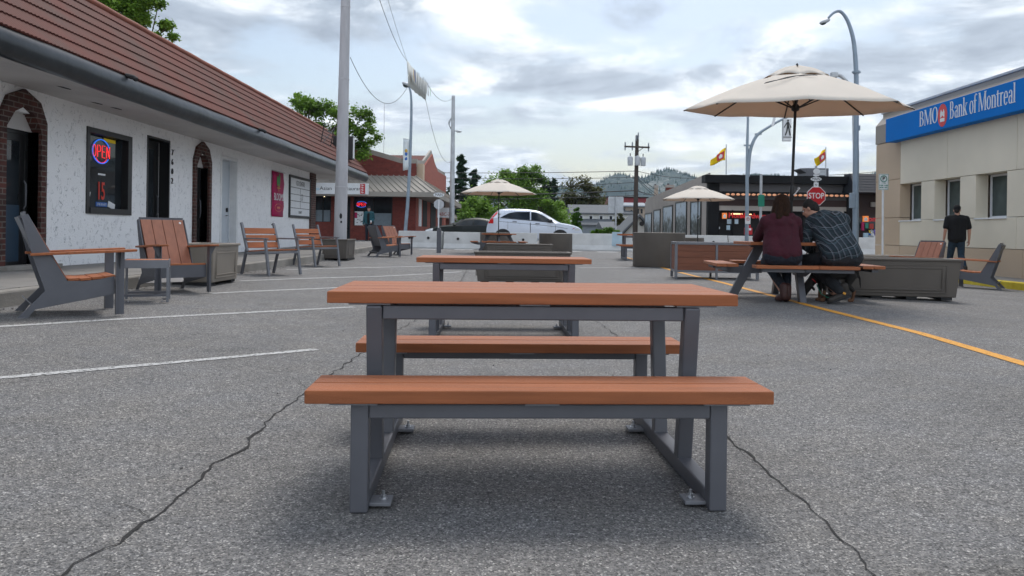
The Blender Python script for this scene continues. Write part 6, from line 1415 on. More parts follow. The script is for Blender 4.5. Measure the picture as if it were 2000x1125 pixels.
def tree(name, label, base, blobs_, n, leaf, mat, d, cat='tree', seed=1, trunk=.25, group=None, clump=.30, spread=1.0, dep=None):
    """blobs_ : ellipses in photograph pixels (cx, cy, rx, ry) at distance d give where the crown stands and how big it is"""
    rnd = random.Random(seed); b0 = P(base, 460, d); r = thing(name, label, cat, (b0.x, d, gz(b0.x, d)-.05), 0, group); O = Vector(r.location); q = MB(); vs, fs = [], []
    el = []
    for (cx, cy, rx, ry) in blobs_: c = P(cx, cy, d)-O; el.append((c, rx*d/FPX, ry*d/FPX))
    tot = sum(a*b for _, a, b in el); tk = MB(); topc = max(el, key=lambda e: e[0].z)[0]
    tp = Vector((topc.x*.7, 0, topc.z)); tk.tube([(0, 0, 0), tuple(tp*.3+Vector((.1, 0, 0))*trunk), tuple(tp*.65), tuple(tp)], [trunk, trunk*.8, trunk*.5, trunk*.15], 9)
    for c, rx, rz_ in el:
        nc_ = max(5, int(26*rx*rz_/tot*len(el)**.5)); ry_ = (dep or rx)
        cl = []
        for k in range(nc_):
            v = Vector((rnd.gauss(0, 1), rnd.gauss(0, 1), rnd.gauss(0, 1))).normalized()*(.35+.6*rnd.random()**.5); cl.append((Vector((c.x+v.x*rx, c.y+v.y*ry_, c.z+v.z*rz_)), clump*(rx*rz_)**.5*(.6+.8*rnd.random())))
        for p, cr_ in cl[::2]:
            s0 = tp*(.35+.4*rnd.random()); mid = s0.lerp(p, .5)+Vector((0, 0, -.05*cr_)); tk.tube([tuple(s0), tuple(mid), tuple(p)], [trunk*.3, trunk*.18, trunk*.05], 5)
        m_ = int(n*rx*rz_/tot)
        for i in range(m_):
            p, cr_ = cl[rnd.randrange(nc_)]; v = Vector((rnd.gauss(0, 1), rnd.gauss(0, 1), rnd.gauss(0, .75)))*cr_*.55*spread; c2 = p+v
            a = Vector((rnd.gauss(0, 1), rnd.gauss(0, 1), rnd.gauss(0, .6))).normalized(); b = a.cross(Vector((rnd.gauss(0, .5), rnd.gauss(0, .5), 1))).normalized(); s = leaf*(.6+.8*rnd.random()); k = len(vs)
            vs += [tuple(c2-a*s), tuple(c2-b*s*.6), tuple(c2+a*s), tuple(c2+b*s*.6)]; fs.append((k, k+1, k+2, k+3))
    q.v, q.f = vs, fs; q.build('crown', mat, r); tk.build('trunk', 'bark', r, smooth=50); return r
def conifer(name, label, base, pt_, d, wpx, n, mat, seed, pw=1.0, group=None, taper=.9, leaf=.22):
    rnd = random.Random(seed); b0 = P(base, 460, d); r = thing(name, label, 'tree', (b0.x, d, gz(b0.x, d)-.05), 0, group); h = P(base, pt_, d).z-r.location.z; w_ = wpx*d/FPX/2; q = MB(); tk = MB(); tk.tube([(0, 0, 0), (0, 0, h*.97)], [.22, .03], 8)
    nb = int(h*5)
    for i in range(nb):
        f = .10+.9*(i/nb)**.9; z = h*f; l = w_*((1-f)**pw*taper+.08)*(.55+.75*rnd.random()); a = rnd.random()*6.283; e = Vector((math.cos(a)*l, math.sin(a)*l, z-l*.22)); s0 = Vector((0, 0, z)); tk.tube([tuple(s0), tuple(e)], [.05, .015], 4)
        for k in range(n//nb):
            t_ = rnd.random()**.7; c = s0.lerp(e, t_)+Vector((rnd.gauss(0, .10*l+.06), rnd.gauss(0, .10*l+.06), rnd.gauss(0, .09))); A_ = Vector((math.cos(a)+rnd.gauss(0, .6), math.sin(a)+rnd.gauss(0, .6), rnd.gauss(-.2, .4))).normalized(); B_ = A_.cross(Vector((rnd.gauss(0, .6), rnd.gauss(0, .6), 1))).normalized(); s = leaf*(.5+.9*rnd.random()); q.add([c-A_*s, c-B_*s*.35, c+A_*s, c+B_*s*.35], [(0, 1, 2, 3)])
    q.build('crown', mat, r); tk.build('trunk', 'bark', r); return r
tree('leafy_tree', 'dense green tree behind the ridge of the red roof, at the top left', 262, [(225, -5, 75, 45), (292, 22, 42, 36), (310, 62, 30, 26), (250, 40, 60, 40), (180, -30, 80, 40)], 26000, .052, 'leaf', 25, seed=3, trunk=.22)
tree('leafy_tree', 'loose green tree standing behind the far end of the red roof', 598, [(618, 212, 34, 30), (650, 245, 40, 35), (705, 238, 34, 30), (716, 268, 28, 22), (585, 205, 34, 22), (690, 300, 30, 26)], 13000, .075, 'leaf', 40, seed=8, trunk=.22, spread=1.15)
tree('leafy_tree', 'broad bright green tree behind the white car, tallest of the leafy trees in the middle', 1010, [(1000, 378, 56, 54), (1035, 368, 44, 46), (965, 392, 36, 36), (1066, 405, 38, 38), (1005, 342, 30, 26), (1045, 340, 22, 18)], 26000, .12, 'leaf', 72, seed=5, trunk=.35)
tree('leafy_tree', 'low green tree between the dark car and the left pale parasol', 925, [(930, 418, 34, 34), (958, 430, 38, 30), (900, 436, 22, 24)], 9000, .14, 'leaf', 66, seed=12, trunk=.25)
tree('leafy_tree', 'green tree just right of the tallest one, above the roof of the white car', 1075, [(1070, 430, 40, 34), (1030, 440, 40, 26), (1100, 436, 26, 26)], 9000, .15, 'leaf', 78, seed=15, trunk=.25)
tree('leafy_tree', 'olive brown round crowned tree beyond the white house', 1140, [(1138, 392, 42, 40), (1112, 402, 30, 36), (1165, 412, 32, 30), (1135, 430, 50, 26)], 12000, .2, 'leafo', 104, seed=21, trunk=.4)
tree('leafy_tree', 'small green tree beside the olive brown crown, above the grey roof', 1180, [(1180, 425, 20, 22)], 2500, .2, 'leaf', 125, seed=22, trunk=.3)
tree('columnar_tree', 'narrow upright green tree in front of the white house', 1127, [(1127, 415, 5.5, 13), (1127, 432, 9, 18), (1127, 449, 11, 14)], 3500, .09, 'leafl', 60, seed=31, trunk=.1)
tree('hedge', 'bright green low hedge behind the barriers right of the white car', 1182, [(1168, 455, 14, 8), (1186, 453, 16, 9), (1205, 457, 12, 7)], 3000, .07, 'leafl', 44, 'hedge', seed=33, trunk=.05)
tree('shrub', 'brownish shrub between the grey sign and the timber pole', 1216, [(1210, 430, 9, 14), (1222, 438, 12, 8)], 1500, .12, 'leafo', 82, 'shrub', seed=35, trunk=.06)
conifer('conifer', 'tall dark open conifer right of the slim concrete pole', 899, 303, 78, 66, 9000, 'leafd', 3, pw=.7)
conifer('conifer', 'shorter dark conifer beside the tall open one', 925, 332, 84, 44, 6000, 'leafd', 4, pw=.5)
conifer('conifer', 'small dark conifer at the left of the concrete pole', 872, 375, 88, 40, 3500, 'leafd', 6, pw=.8)
for i, (x, y, w_) in enumerate(((1062, 347, 12), (1071, 352, 11), (1081, 348, 13))): conifer('poplar', ['dark spire shaped tree, leftmost of three above the white car', 'dark spire shaped tree, middle one of three above the white car', 'dark spire shaped tree, rightmost of three above the white car'][i], x, y, 115, w_*1.7, 2500, 'leafd', 40+i, pw=.35, group='dark spires above the white car', leaf=.3)

# ================================================================= HILLS
def hills():
    prof = [(-600, 452), (0, 450), (500, 440), (760, 425), (900, 405), (1000, 384), (1060, 372), (1090, 362), (1120, 367), (1160, 362), (1185, 347), (1205, 340), (1215, 339), (1228, 345), (1240, 350), (1260, 345), (1280, 335), (1298, 330), (1312, 331), (1325, 338), (1345, 344), (1370, 350), (1400, 357), (1440, 348), (1480, 339), (1500, 341), (1560, 352), (1640, 356), (1690, 344), (1716, 334), (1780, 330), (1900, 350), (2200, 385), (2800, 440)]
    D_ = 1700; m = MB(); cols = [(-600+i*9) for i in range(378)]; rows = 34; zz = {}
    for px in cols:
        e = (pl(prof, px)-455)+.013*(px-1003)*-1; zr_ = H-(pl(prof, px)-(455+ROLL*(px-CX)))/FPX*D_; x = (px-CX)/FPX*D_
        for j in range(rows+1):
            t_ = j/rows*1.25; y = D_-750+750*t_; f = (t_**1.15 if t_ <= 1 else 1-(t_-1)*1.5); f = max(0, f)
            nn = noise.fractal(Vector((x*.006, y*.006, 3)), 1, 2, 5)*26*math.sin(math.pi*min(1, t_))+(noise.fractal(Vector((x*.02, y*.02, 7)), 1, 2, 4)*5 if t_ < 1 else 0)
            m.v.append((x, y, .3+max(-.0, (zr_)*f+nn*min(1, zr_/80))-.02*(t_ == 0)))
    w_ = rows+1
    for i in range(len(cols)-1):
        for j in range(rows): a = i*w_+j; m.f.append((a, a+w_, a+w_+1, a+1))
    mt = bpy.data.materials.new('rocky wooded hillside'); mt.use_nodes = True; t, L, b = nodes_of(mt); tc = N(t, 'ShaderNodeTexCoord'); mp = N(t, 'ShaderNodeMapping'); mp.inputs['Scale'].default_value = (1, .5, .9); L(tc.outputs['Object'], mp.inputs[0])
    n1 = N(t, 'ShaderNodeTexNoise'); n1.inputs['Scale'].default_value = .12; n1.inputs['Detail'].default_value = 9; n1.inputs['Roughness'].default_value = .72; L(mp.outputs[0], n1.inputs['Vector']); n2 = N(t, 'ShaderNodeTexNoise'); n2.inputs['Scale'].default_value = .008; n2.inputs['Detail'].default_value = 3; L(mp.outputs[0], n2.inputs['Vector'])
    a = N(t, 'ShaderNodeMath', operation='ADD'); L(n1.outputs[0], a.inputs[0]); L(n2.outputs[0], a.inputs[1]); cr = N(t, 'ShaderNodeValToRGB'); L(a.outputs[0], cr.inputs[0]); cr.color_ramp.elements[0].position = .0
    hv = N(t, 'ShaderNodeMath', operation='MULTIPLY'); L(a.outputs[0], hv.inputs[0]); hv.inputs[1].default_value = .5; L(hv.outputs[0], cr.inputs[0]); e = cr.color_ramp.elements
    e[0].position = .45; e[0].color = (.012, .034, .034, 1); e[1].position = .60; e[1].color = (.19, .19, .17, 1); k = e.new(.53); k.color = (.035, .062, .052, 1); L(cr.outputs[0], b.inputs['Base Color']); b.inputs['Roughness'].default_value = .95
    o = m.build('hills', mt, smooth=180); struct(o)
    q = MB(); rnd = random.Random(5); nv = len(m.v)
    for i in range(7000):
        ci = rnd.randrange(130, 330); j = rnd.choice([rnd.randrange(4, 28), rnd.randrange(24, 28)]) if rnd.random() < .9 else 27; a = Vector(m.v[ci*w_+j]); b_ = Vector(m.v[(ci+1)*w_+j+1]); p = a.lerp(b_, rnd.random()); p.x += rnd.uniform(-6, 6)
        if noise.noise(Vector((p.x*.012, p.y*.012, 2))) < -.18 : continue
        h = rnd.uniform(4, 9); r_ = h*.2; n0 = len(q.v)
        for k in range(5): a_ = 1.2566*k; q.v.append((p.x+r_*math.cos(a_), p.y+r_*math.sin(a_), p.z-.5))
        q.v.append((p.x, p.y, p.z+h)); q.f += [(n0+k, n0+(k+1) % 5, n0+5) for k in range(5)]
    o = q.build('hillside_wood', 'leafd'); o['kind'] = 'stuff'; tag(o, 'dark conifers scattered over the rocky hills on the skyline', 'woodland')
hills()
# ================================================================= PEOPLE
M['skin'] = pm('skin', (.50, .27, .19), .55, var=.08, vs=9, bump=.05)
M['hair'] = pm('brown hair', (.010, .005, .003), .75, spec=.15, var=.6, vs=14, stretch=(6, 6, 1), bump=.7, bs=60, base2=(.045, .021, .011))
M['hairg'] = pm('short dark greying hair', (.016, .013, .012), .8, var=.5, vs=60, bump=.8, bs=200)
M['hoodie'] = pm('maroon hoodie cloth', (.052, .006, .015), .9, var=.15, vs=5, bump=.8, bs=9)
M['jeans'] = pm('dark blue denim', (.009, .014, .024), .85, var=.3, vs=7, bump=.8, bs=18)
M['jeansb'] = pm('blue denim', (.014, .032, .055), .85, var=.3, vs=7, bump=.8, bs=18)
M['trou'] = pm('charcoal trousers', (.016, .018, .022), .85, var=.15, vs=6, bump=.8, bs=14)
M['boot'] = pm('worn brown red boot leather', (.05, .016, .013), .6, var=.25, vs=12, bump=.2)
M['shoe'] = pm('dark brown shoe', (.025, .02, .016), .65, var=.3, vs=20)
M['tee'] = pm('black cotton', (.006, .006, .007), .9, var=.2, vs=4, bump=.3, bs=10)
M['teal'] = pm('teal jacket cloth', (.012, .075, .095), .8, var=.3, vs=8, bump=.3, bs=12)
for k_ in ('hoodie', 'jeans', 'jeansb', 'trou', 'tee', 'teal'):
    for n_ in M[k_].node_tree.nodes:
        if n_.type == 'BUMP': n_.inputs['Distance'].default_value = .04
def fig(nm, mat, parent, caps=(), ells=(), vox=.012, sm=5):
    q = MB()
    for c in caps: q.cap(*c[:4])
    for e in ells: q.ell(*e[:2], **(e[2] if len(e) > 2 else {}))
    o = q.build(nm, mat, parent, smooth=180); m = o.modifiers.new('remesh', 'REMESH'); m.mode = 'VOXEL'; m.voxel_size = vox; m.use_smooth_shade = True
    s = o.modifiers.new('smooth', 'SMOOTH'); s.factor = .6; s.iterations = sm; return o
V = Vector
def frame_(c, f, up=(0, 0, 1)):
    f = V(f).normalized(); x = f.cross(V(up)).normalized(); z = x.cross(f); m = Matrix((x, f, z)).transposed().to_4x4(); m.translation = c; return m
def hand(wr, d, palm, curl=.5, sc=1):
    """palm and five bent fingers as tapered capsules; d = pointing direction, palm = direction the palm faces"""
    d = V(d).normalized(); pn = V(palm).normalized(); s = d.cross(pn).normalized(); out = []; wr = V(wr)
    for k in (-1, -.33, .33, 1): out.append((wr+d*.01+s*k*.014*sc, .016*sc, wr+d*.08*sc+s*k*.027*sc, .0135*sc))
    for i, (k, l) in enumerate(((-1, .062), (-.33, .074), (.33, .080), (1, .070))):
        b = wr+d*.085*sc+s*k*.027*sc; a1 = curl*.6; a2 = curl*1.5; d1 = d*math.cos(a1)+pn*math.sin(a1); d2 = d*math.cos(a2)+pn*math.sin(a2); m = b+d1*l*.55*sc; out.append((b, .0105*sc, m, .0095*sc)); out.append((m, .0095*sc, m+d2*l*.5*sc, .0075*sc))
    t0 = wr+d*.03*sc+s*.03*sc; dt = (d*.6+s*.7+pn*.35).normalized(); t1 = t0+dt*.04*sc; out.append((t0, .0135*sc, t1, .0115*sc)); out.append((t1, .011*sc, t1+(dt*.6+d*.6+pn*.3).normalized()*.03*sc, .009*sc)); return out
def head(T, parent, skin_caps, skin_ells, glasses=False, sc=1, beard=None):
    """adds the head volumes to the skin lists and face details as children; T: x right, y face, z up, at the head centre"""
    e = skin_ells
    def E(c, r): e.append((tuple(v*sc for v in c), tuple(v*sc for v in r), {'T0': T}))
    E((0, -.012, .02), (.074, .094, .10)); E((0, .02, -.04), (.058, .070, .072)); E((0, .055, -.085), (.030, .028, .026)); E((0, .088, -.012), (.011, .016, .024)); E((0, .098, -.026), (.015, .012, .011))
    E((0, .070, .028), (.050, .020, .014)); E((.030, .06, -.03), (.022, .022, .022)); E((-.030, .06, -.03), (.022, .022, .022)); E((0, .082, -.058), (.024, .011, .009))
    for s in (-1, 1): E((s*.076, -.008, -.008), (.009, .019, .031))
    q = MB()
    for s in (-1, 1): q.ell((s*.030*sc, .078*sc, .006*sc), (.013*sc, .010*sc, .009*sc), n=10, m=6, T0=T)
    q.build('eyes', 'white', parent, smooth=180); q = MB()
    for s in (-1, 1): q.ell((s*.030*sc, .086*sc, .006*sc), (.006*sc, .004*sc, .006*sc), n=8, m=5, T0=T)
    q.ell((0, .091*sc, -.058*sc), (.022*sc, .005*sc, .003*sc), n=10, m=5, T0=T); q.build('pupils_and_mouth', 'hairg', parent, smooth=180)
    if glasses:
        q = MB()
        for s in (-1, 1):
            q.tube([tuple(T @ V(((s*.032+.024*math.cos(R(a)))*sc, .102*sc, (.004+.017*math.sin(R(a)))*sc))) for a in range(0, 361, 30)], .0018, 5); q.tube([tuple(T @ V((s*.056*sc, .10*sc, .008*sc))), tuple(T @ V((s*.079*sc, .0, .012*sc)))], .002, 5)
        q.tube([tuple(T @ V((-.008*sc, .102*sc, .006*sc))), tuple(T @ V((.008*sc, .102*sc, .006*sc)))], .0018, 5); q.build('glasses', 'black', parent)
def shoe(nm, mat, par, heel, toe, sc=1, up=None):
    h, t = V(heel), V(toe); d = (t-h).normalized(); u = V(up) if up else V((0, 0, 1)); u = (u-d*u.dot(d)).normalized()
    fig(nm, mat, par, [(h+u*.035, .038*sc, h+d*.08+u*.03, .040*sc), (h+d*.08+u*.03, .040*sc, t-d*.04+u*.02, .036*sc), (h+u*.04, .038*sc, h+u*.13, .046*sc)], (), .01, 4)
    q = MB(); s = d.cross(u); pts = [(-.035, -.035), (.06, -.036), (.16, -.042), (.22, -.038), (.255, -.012), (.255, .012), (.22, .038), (.16, .042), (.06, .036), (-.035, .035)]; k = (t-h).length/.25
    vs = [h+d*a*k+s*b*sc*1.02-u*.012 for a, b in pts]+[h+d*a*k+s*b*sc*1.02+u*.012 for a, b in pts]; n = len(pts); q.add(vs, [tuple(range(n)), tuple(range(n, 2*n))]+[(i, (i+1) % n, n+(i+1) % n, n+i) for i in range(n)]); recalc(q.build('sole', 'matblack', par, bevel=.004))

# ---- woman in the maroon hoodie, seen from behind
gW = gz(3.4, 9.6); wm = thing('person', 'seated person with long brown hair in a maroon hoodie, seen from behind', 'person', (3.37, 9.62, gW))
cap_, el_ = [], []
J = dict(pel=V((0, 0, .585)), ch=V((-.01, .06, .88)), nk=V((.01, .09, 1.11)), hd=V((.03, .125, 1.235)))
ft = (.35, .9, -.22); T = frame_(J['hd'], ft)
cap_ += [(J['pel']+V((-.07, 0, 0)), .10, J['ch']+V((-.08, 0, 0)), .11), (J['pel']+V((.07, 0, 0)), .10, J['ch']+V((.08, 0, 0)), .11), (J['ch'], .12, J['nk'], .06), (J['nk'], .055, J['hd']+V((0, -.01, -.04)), .052)]
shL, shR = V((-.185, .06, 1.01)), V((.185, .08, 1.01)); elL, elR = V((-.20, .36, .80)), V((.30, .30, .80)); wrL, wrR = V((-.02, .58, .86)), V((.335, .46, 1.0))
for a, b, c in ((shL, elL, wrL), (shR, elR, wrR)): cap_ += [(a, .052, b, .042), (b, .042, c, .028)]
knL, knR, anL, anR = V((-.07, .40, .50)), V((.19, .40, .50)), V((.03, .02, .12)), V((.10, .10, .11))
for h_, k_, a_ in ((V((-.09, .05, .55)), knL, anL), (V((.10, .05, .55)), knR, anR)): cap_ += [(h_, .085, k_, .06), (k_, .058, a_, .04)]
cap_ += hand(wrR, (-.15, .25, .9), (-.8, .5, .2), .8)+hand(wrL, (.9, .3, .25), (.2, .5, -.8), .4)
head(T, wm, cap_, el_); fig('body', 'skin', wm, cap_, el_, .009, 3)
hd_ = [(V((-.10, -.01, .64)), .145, V((-.10, .04, .78)), .130), (V((.10, -.01, .64)), .145, V((.10, .04, .78)), .130), (V((-.10, .03, .76)), .125, V((-.10, .06, .98)), .110), (V((.10, .03, .76)), .125, V((.10, .07, .98)), .110), (shL, .088, V((-.02, .08, 1.06)), .085), (shR, .088, V((.02, .08, 1.06)), .085), (V((-.15, .0, .60)), .10, V((.15, 0, .60)), .10),
       (shL, .084, elL, .068), (elL, .066, wrL, .048), (shR, .084, elR, .070), (elR, .068, wrR-V((.0, .02, .03)), .050), (V((-.11, .02, 1.07)), .060, V((.0, -.025, 1.03)), .062), (V((.12, .05, 1.08)), .058, V((0, -.03, 1.02)), .062), (V((-.06, -.04, 1.0)), .05, V((.07, -.04, 1.0)), .05), (V((0, -.02, .63)), .14, V((0, .03, .95)), .125), (V((0, .03, .95)), .12, V((0, .06, 1.06)), .08)]
fig('hoodie', 'hoodie', wm, hd_, (), .012, 6)
for z in (.50,): q = MB(); q.lathe([(.001, -.02), (.20, -.02), (.205, .02), (.001, .02)], (0, 0, 0), 24); 
tr_ = [(V((-.11, .0, .585)), .14, V((.11, .0, .585)), .14), (V((-.10, .04, .555)), .105, knL, .075), (V((.10, .04, .555)), .105, knR, .075), (knL, .074, anL+V((0, .0, .06)), .052), (knR, .074, anR+V((0, 0, .06)), .052)]
fig('jeans', 'jeans', wm, tr_, (), .012, 4)
hr = [(T @ V((0, -.02, .035)), .098, T @ V((0, -.06, -.02)), .092), (T @ V((-.05, -.05, 0)), .06, T @ V((-.085, -.085, -.19)), .045), (T @ V((0, -.09, 0)), .065, T @ V((-.03, -.13, -.20)), .05), (T @ V((.05, -.05, 0)), .055, T @ V((.05, -.09, -.16)), .045), (T @ V((-.07, 0, 0)), .04, T @ V((-.11, -.03, -.17)), .035), (T @ V((-.085, -.085, -.17)), .04, T @ V((-.11, -.085, -.23)), .022), (T @ V((.07, .0, .0)), .035, T @ V((.09, .0, -.13)), .025)]
fig('hair', 'hair', wm, hr, (), .009, 3)
for an, dx in ((anL, -.05), (anR, .05)): fig('boot', 'boot', wm, [(an+V((0, .0, .08)), .056, an+V((0, -.01, -.03)), .050), (an+V((0, -.01, -.05)), .045, an+V((dx*.4, .13, -.075)), .040), (an+V((dx*.3, .07, -.07)), .045, an+V((dx*.5, .15, -.08)), .036)], (), .009, 4)
# ---- man in the plaid shirt, bent over the table
mn = thing('person', 'seated man with glasses and a dark plaid shirt bent over the table', 'person', (4.02, 9.62, gz(4.0, 9.6)))
def plaid():
    m = bpy.data.materials.new('dark plaid cloth'); m.use_nodes = True; t, L, b = nodes_of(m); tc = N(t, 'ShaderNodeTexCoord'); mp = N(t, 'ShaderNodeMapping'); mp.vector_type = 'POINT'; mp.inputs['Rotation'].default_value = (R(-28), R(13), R(-18)); L(tc.outputs['Object'], mp.inputs[0])
    nz = N(t, 'ShaderNodeTexNoise'); nz.inputs['Scale'].default_value = 5; L(tc.outputs['Object'], nz.inputs['Vector']); ll = N(t, 'ShaderNodeMixRGB', blend_type='LINEAR_LIGHT'); ll.inputs[0].default_value = .016; L(mp.outputs[0], ll.inputs[1]); L(nz.outputs['Color'], ll.inputs[2]); sp_ = N(t, 'ShaderNodeSeparateXYZ'); L(ll.outputs[0], sp_.inputs[0])
    def band(src, period, off, width, soft=.002):
        a = N(t, 'ShaderNodeMath', operation='ADD'); L(src, a.inputs[0]); a.inputs[1].default_value = off; p = N(t, 'ShaderNodeMath', operation='PINGPONG'); L(a.outputs[0], p.inputs[0]); p.inputs[1].default_value = period/2; mr = N(t, 'ShaderNodeMapRange'); L(p.outputs[0], mr.inputs[0]); mr.inputs['From Min'].default_value = width+soft; mr.inputs['From Max'].default_value = width; return mr.outputs[0]
    col = (.006, .010, .016, 1); cur = None
    for src, per, off, wd, fac, c in ((0, .07, 0, .013, .6, (.020, .040, .046, 1)), (2, .085, 0, .018, .5, (.022, .035, .048, 1)), (0, .07, .035, .0022, .45, (.30, .33, .37, 1)), (0, .07, .025, .0016, .6, (.14, .16, .19, 1)), (2, .085, .045, .002, .30, (.32, .36, .42, 1)), (2, .085, .06, .003, .3, (.10, .16, .2, 1))):
        f = band(sp_.outputs[src], per, off, wd); mu = N(t, 'ShaderNodeMath', operation='MULTIPLY'); L(f, mu.inputs[0]); mu.inputs[1].default_value = fac; mx = N(t, 'ShaderNodeMix', data_type='RGBA'); L(mu.outputs[0], mx.inputs[0])
        if cur: L(cur, mx.inputs[6])
        else: mx.inputs[6].default_value = col
        mx.inputs[7].default_value = c; cur = mx.outputs[2]
    L(cur, b.inputs['Base Color']); b.inputs['Roughness'].default_value = .9; n = N(t, 'ShaderNodeTexNoise'); n.inputs['Scale'].default_value = 9; L(tc.outputs['Object'], n.inputs['Vector']); bp = N(t, 'ShaderNodeBump'); bp.inputs['Strength'].default_value = .8; bp.inputs['Distance'].default_value = .05; L(n.outputs[0], bp.inputs['Height']); L(bp.outputs[0], b.inputs['Normal']); return m
M['plaid'] = plaid()
cap_, el_ = [], []; pel = V((.08, 0, .595)); ch_ = V((.02, .26, .99)); nk = V((-.08, .38, 1.11)); hd = V((-.15, .43, 1.19)); T = frame_(hd, (-.75, .45, -.48), (-.2, .3, 1))
cap_ += [(pel+V((-.07, 0, 0)), .10, ch_+V((-.09, 0, 0)), .12), (pel+V((.07, 0, 0)), .10, ch_+V((.09, 0, 0)), .12), (ch_, .13, nk, .065), (nk, .062, hd, .06)]
shl, shr = V((-.15, .33, 1.02)), V((.22, .29, 1.05)); eL, eR = V((-.24, .32, .72)), V((.26, .56, .80)); wL, wR = V((-.10, .46, .64)), V((-.02, .66, .82))
for a, b, c in ((shl, eL, wL), (shr, eR, wR)): cap_ += [(a, .055, b, .045), (b, .045, c, .03)]
kL, kR, aL, aR = V((-.20, .42, .52)), V((.16, .46, .52)), V((.03, -.10, .13)), V((.12, .30, .12))
for h_, k_, a_ in ((V((-.02, .05, .56)), kL, aL), (V((.18, .05, .56)), kR, aR)): cap_ += [(h_, .09, k_, .065), (k_, .06, a_, .042)]
cap_ += hand(wL, (.3, .9, -.1), (0, 0, -1), .4)+hand(wR, (-.9, .3, .05), (0, 0, -1), .5)
head(T, mn, cap_, el_, glasses=True); fig('body', 'skin', mn, cap_, el_, .009, 3)
sh_ = [(V((-.02, -.02, .64)), .150, V((-.02, .14, .78)), .150), (V((.18, -.01, .64)), .150, V((.15, .12, .80)), .150), (V((-.03, .12, .76)), .150, V((-.07, .26, 1.0)), .135), (V((.14, .10, .78)), .150, V((.11, .23, 1.04)), .135), (V((.02, .16, .90)), .14, V((.02, .29, 1.06)), .11), (V((.08, 0, .64)), .15, V((.05, .18, .88)), .145), (shl, .095, V((-.04, .35, 1.09)), .085), (shr, .100, V((0, .34, 1.10)), .09), (shl, .090, eL, .070), (eL, .068, wL, .05), (shr, .092, eR, .072), (eR, .07, wR, .05), (V((-.04, -.03, .61)), .125, V((.23, -.01, .61)), .12)]
fig('plaid_shirt', 'plaid', mn, sh_, (), .012, 6)
q = MB(); 
fig('collar', 'plaid', mn, [(nk+V((.03, -.05, -.01)), .045, nk+V((.05, .03, .01)), .045), (nk+V((-.02, -.05, -.03)), .03, nk+V((.03, -.05, .01)), .04)], (), .009, 3)
fig('trousers', 'trou', mn, [(V((-.03, .0, .585)), .14, V((.22, .0, .585)), .14), (V((-.02, .04, .555)), .110, kL, .085), (V((.18, .04, .555)), .110, kR, .085), (kL, .085, aL+V((0, 0, .05)), .070), (kR, .085, aR+V((0, 0, .05)), .070)], (), .012, 4)
fig('hair', 'hairg', mn, [(T @ V((0, -.015, .045)), .084, T @ V((0, -.045, .01)), .080), (T @ V((0, .005, .07)), .050, T @ V((0, -.03, .08)), .06), (T @ V((0, -.06, -.03)), .06, T @ V((0, -.05, .02)), .07), (T @ V((.062, -.02, .02)), .022, T @ V((.064, -.03, -.02)), .018), (T @ V((-.062, -.02, .02)), .022, T @ V((-.064, -.03, -.02)), .018)], (), .008, 2)
shoe('shoe', 'shoe', mn, aL+V((.09, -.02, -.03)), aL+V((-.15, -.02, -.115)), 1.15, (.35, 0, .9)); shoe('shoe', 'shoe', mn, aR+V((.04, 0, -.10)), aR+V((-.12, .18, -.11)), 1.1)
q = MB(); q.box(tuple(aL+V((.03, -.072, .01))), (.035, .006, .025), (0, 25, 0)); q.build('shoe_badge', 'liney', mn)
# food box held between them
fb = thing('food_box', 'small brown paper food box on the table between the two people', 'box', (3.77, 10.12, gz(3.8, 10.3)+.757)); q = MB(); q.bb(-.10, .10, -.07, .07, 0, .07); q.bar((-.1, .075, .07), (-.1+.2, .075, .07), .002, .1); M['kraft'] = pm('brown card', (.33, .20, .10), .8); fb_ = q.build('box_body', 'kraft', fb, bevel=.004); q = MB(); q.ell((0, 0, .07), (.07, .05, .025)); q.build('food', 'gold', fb, smooth=180)
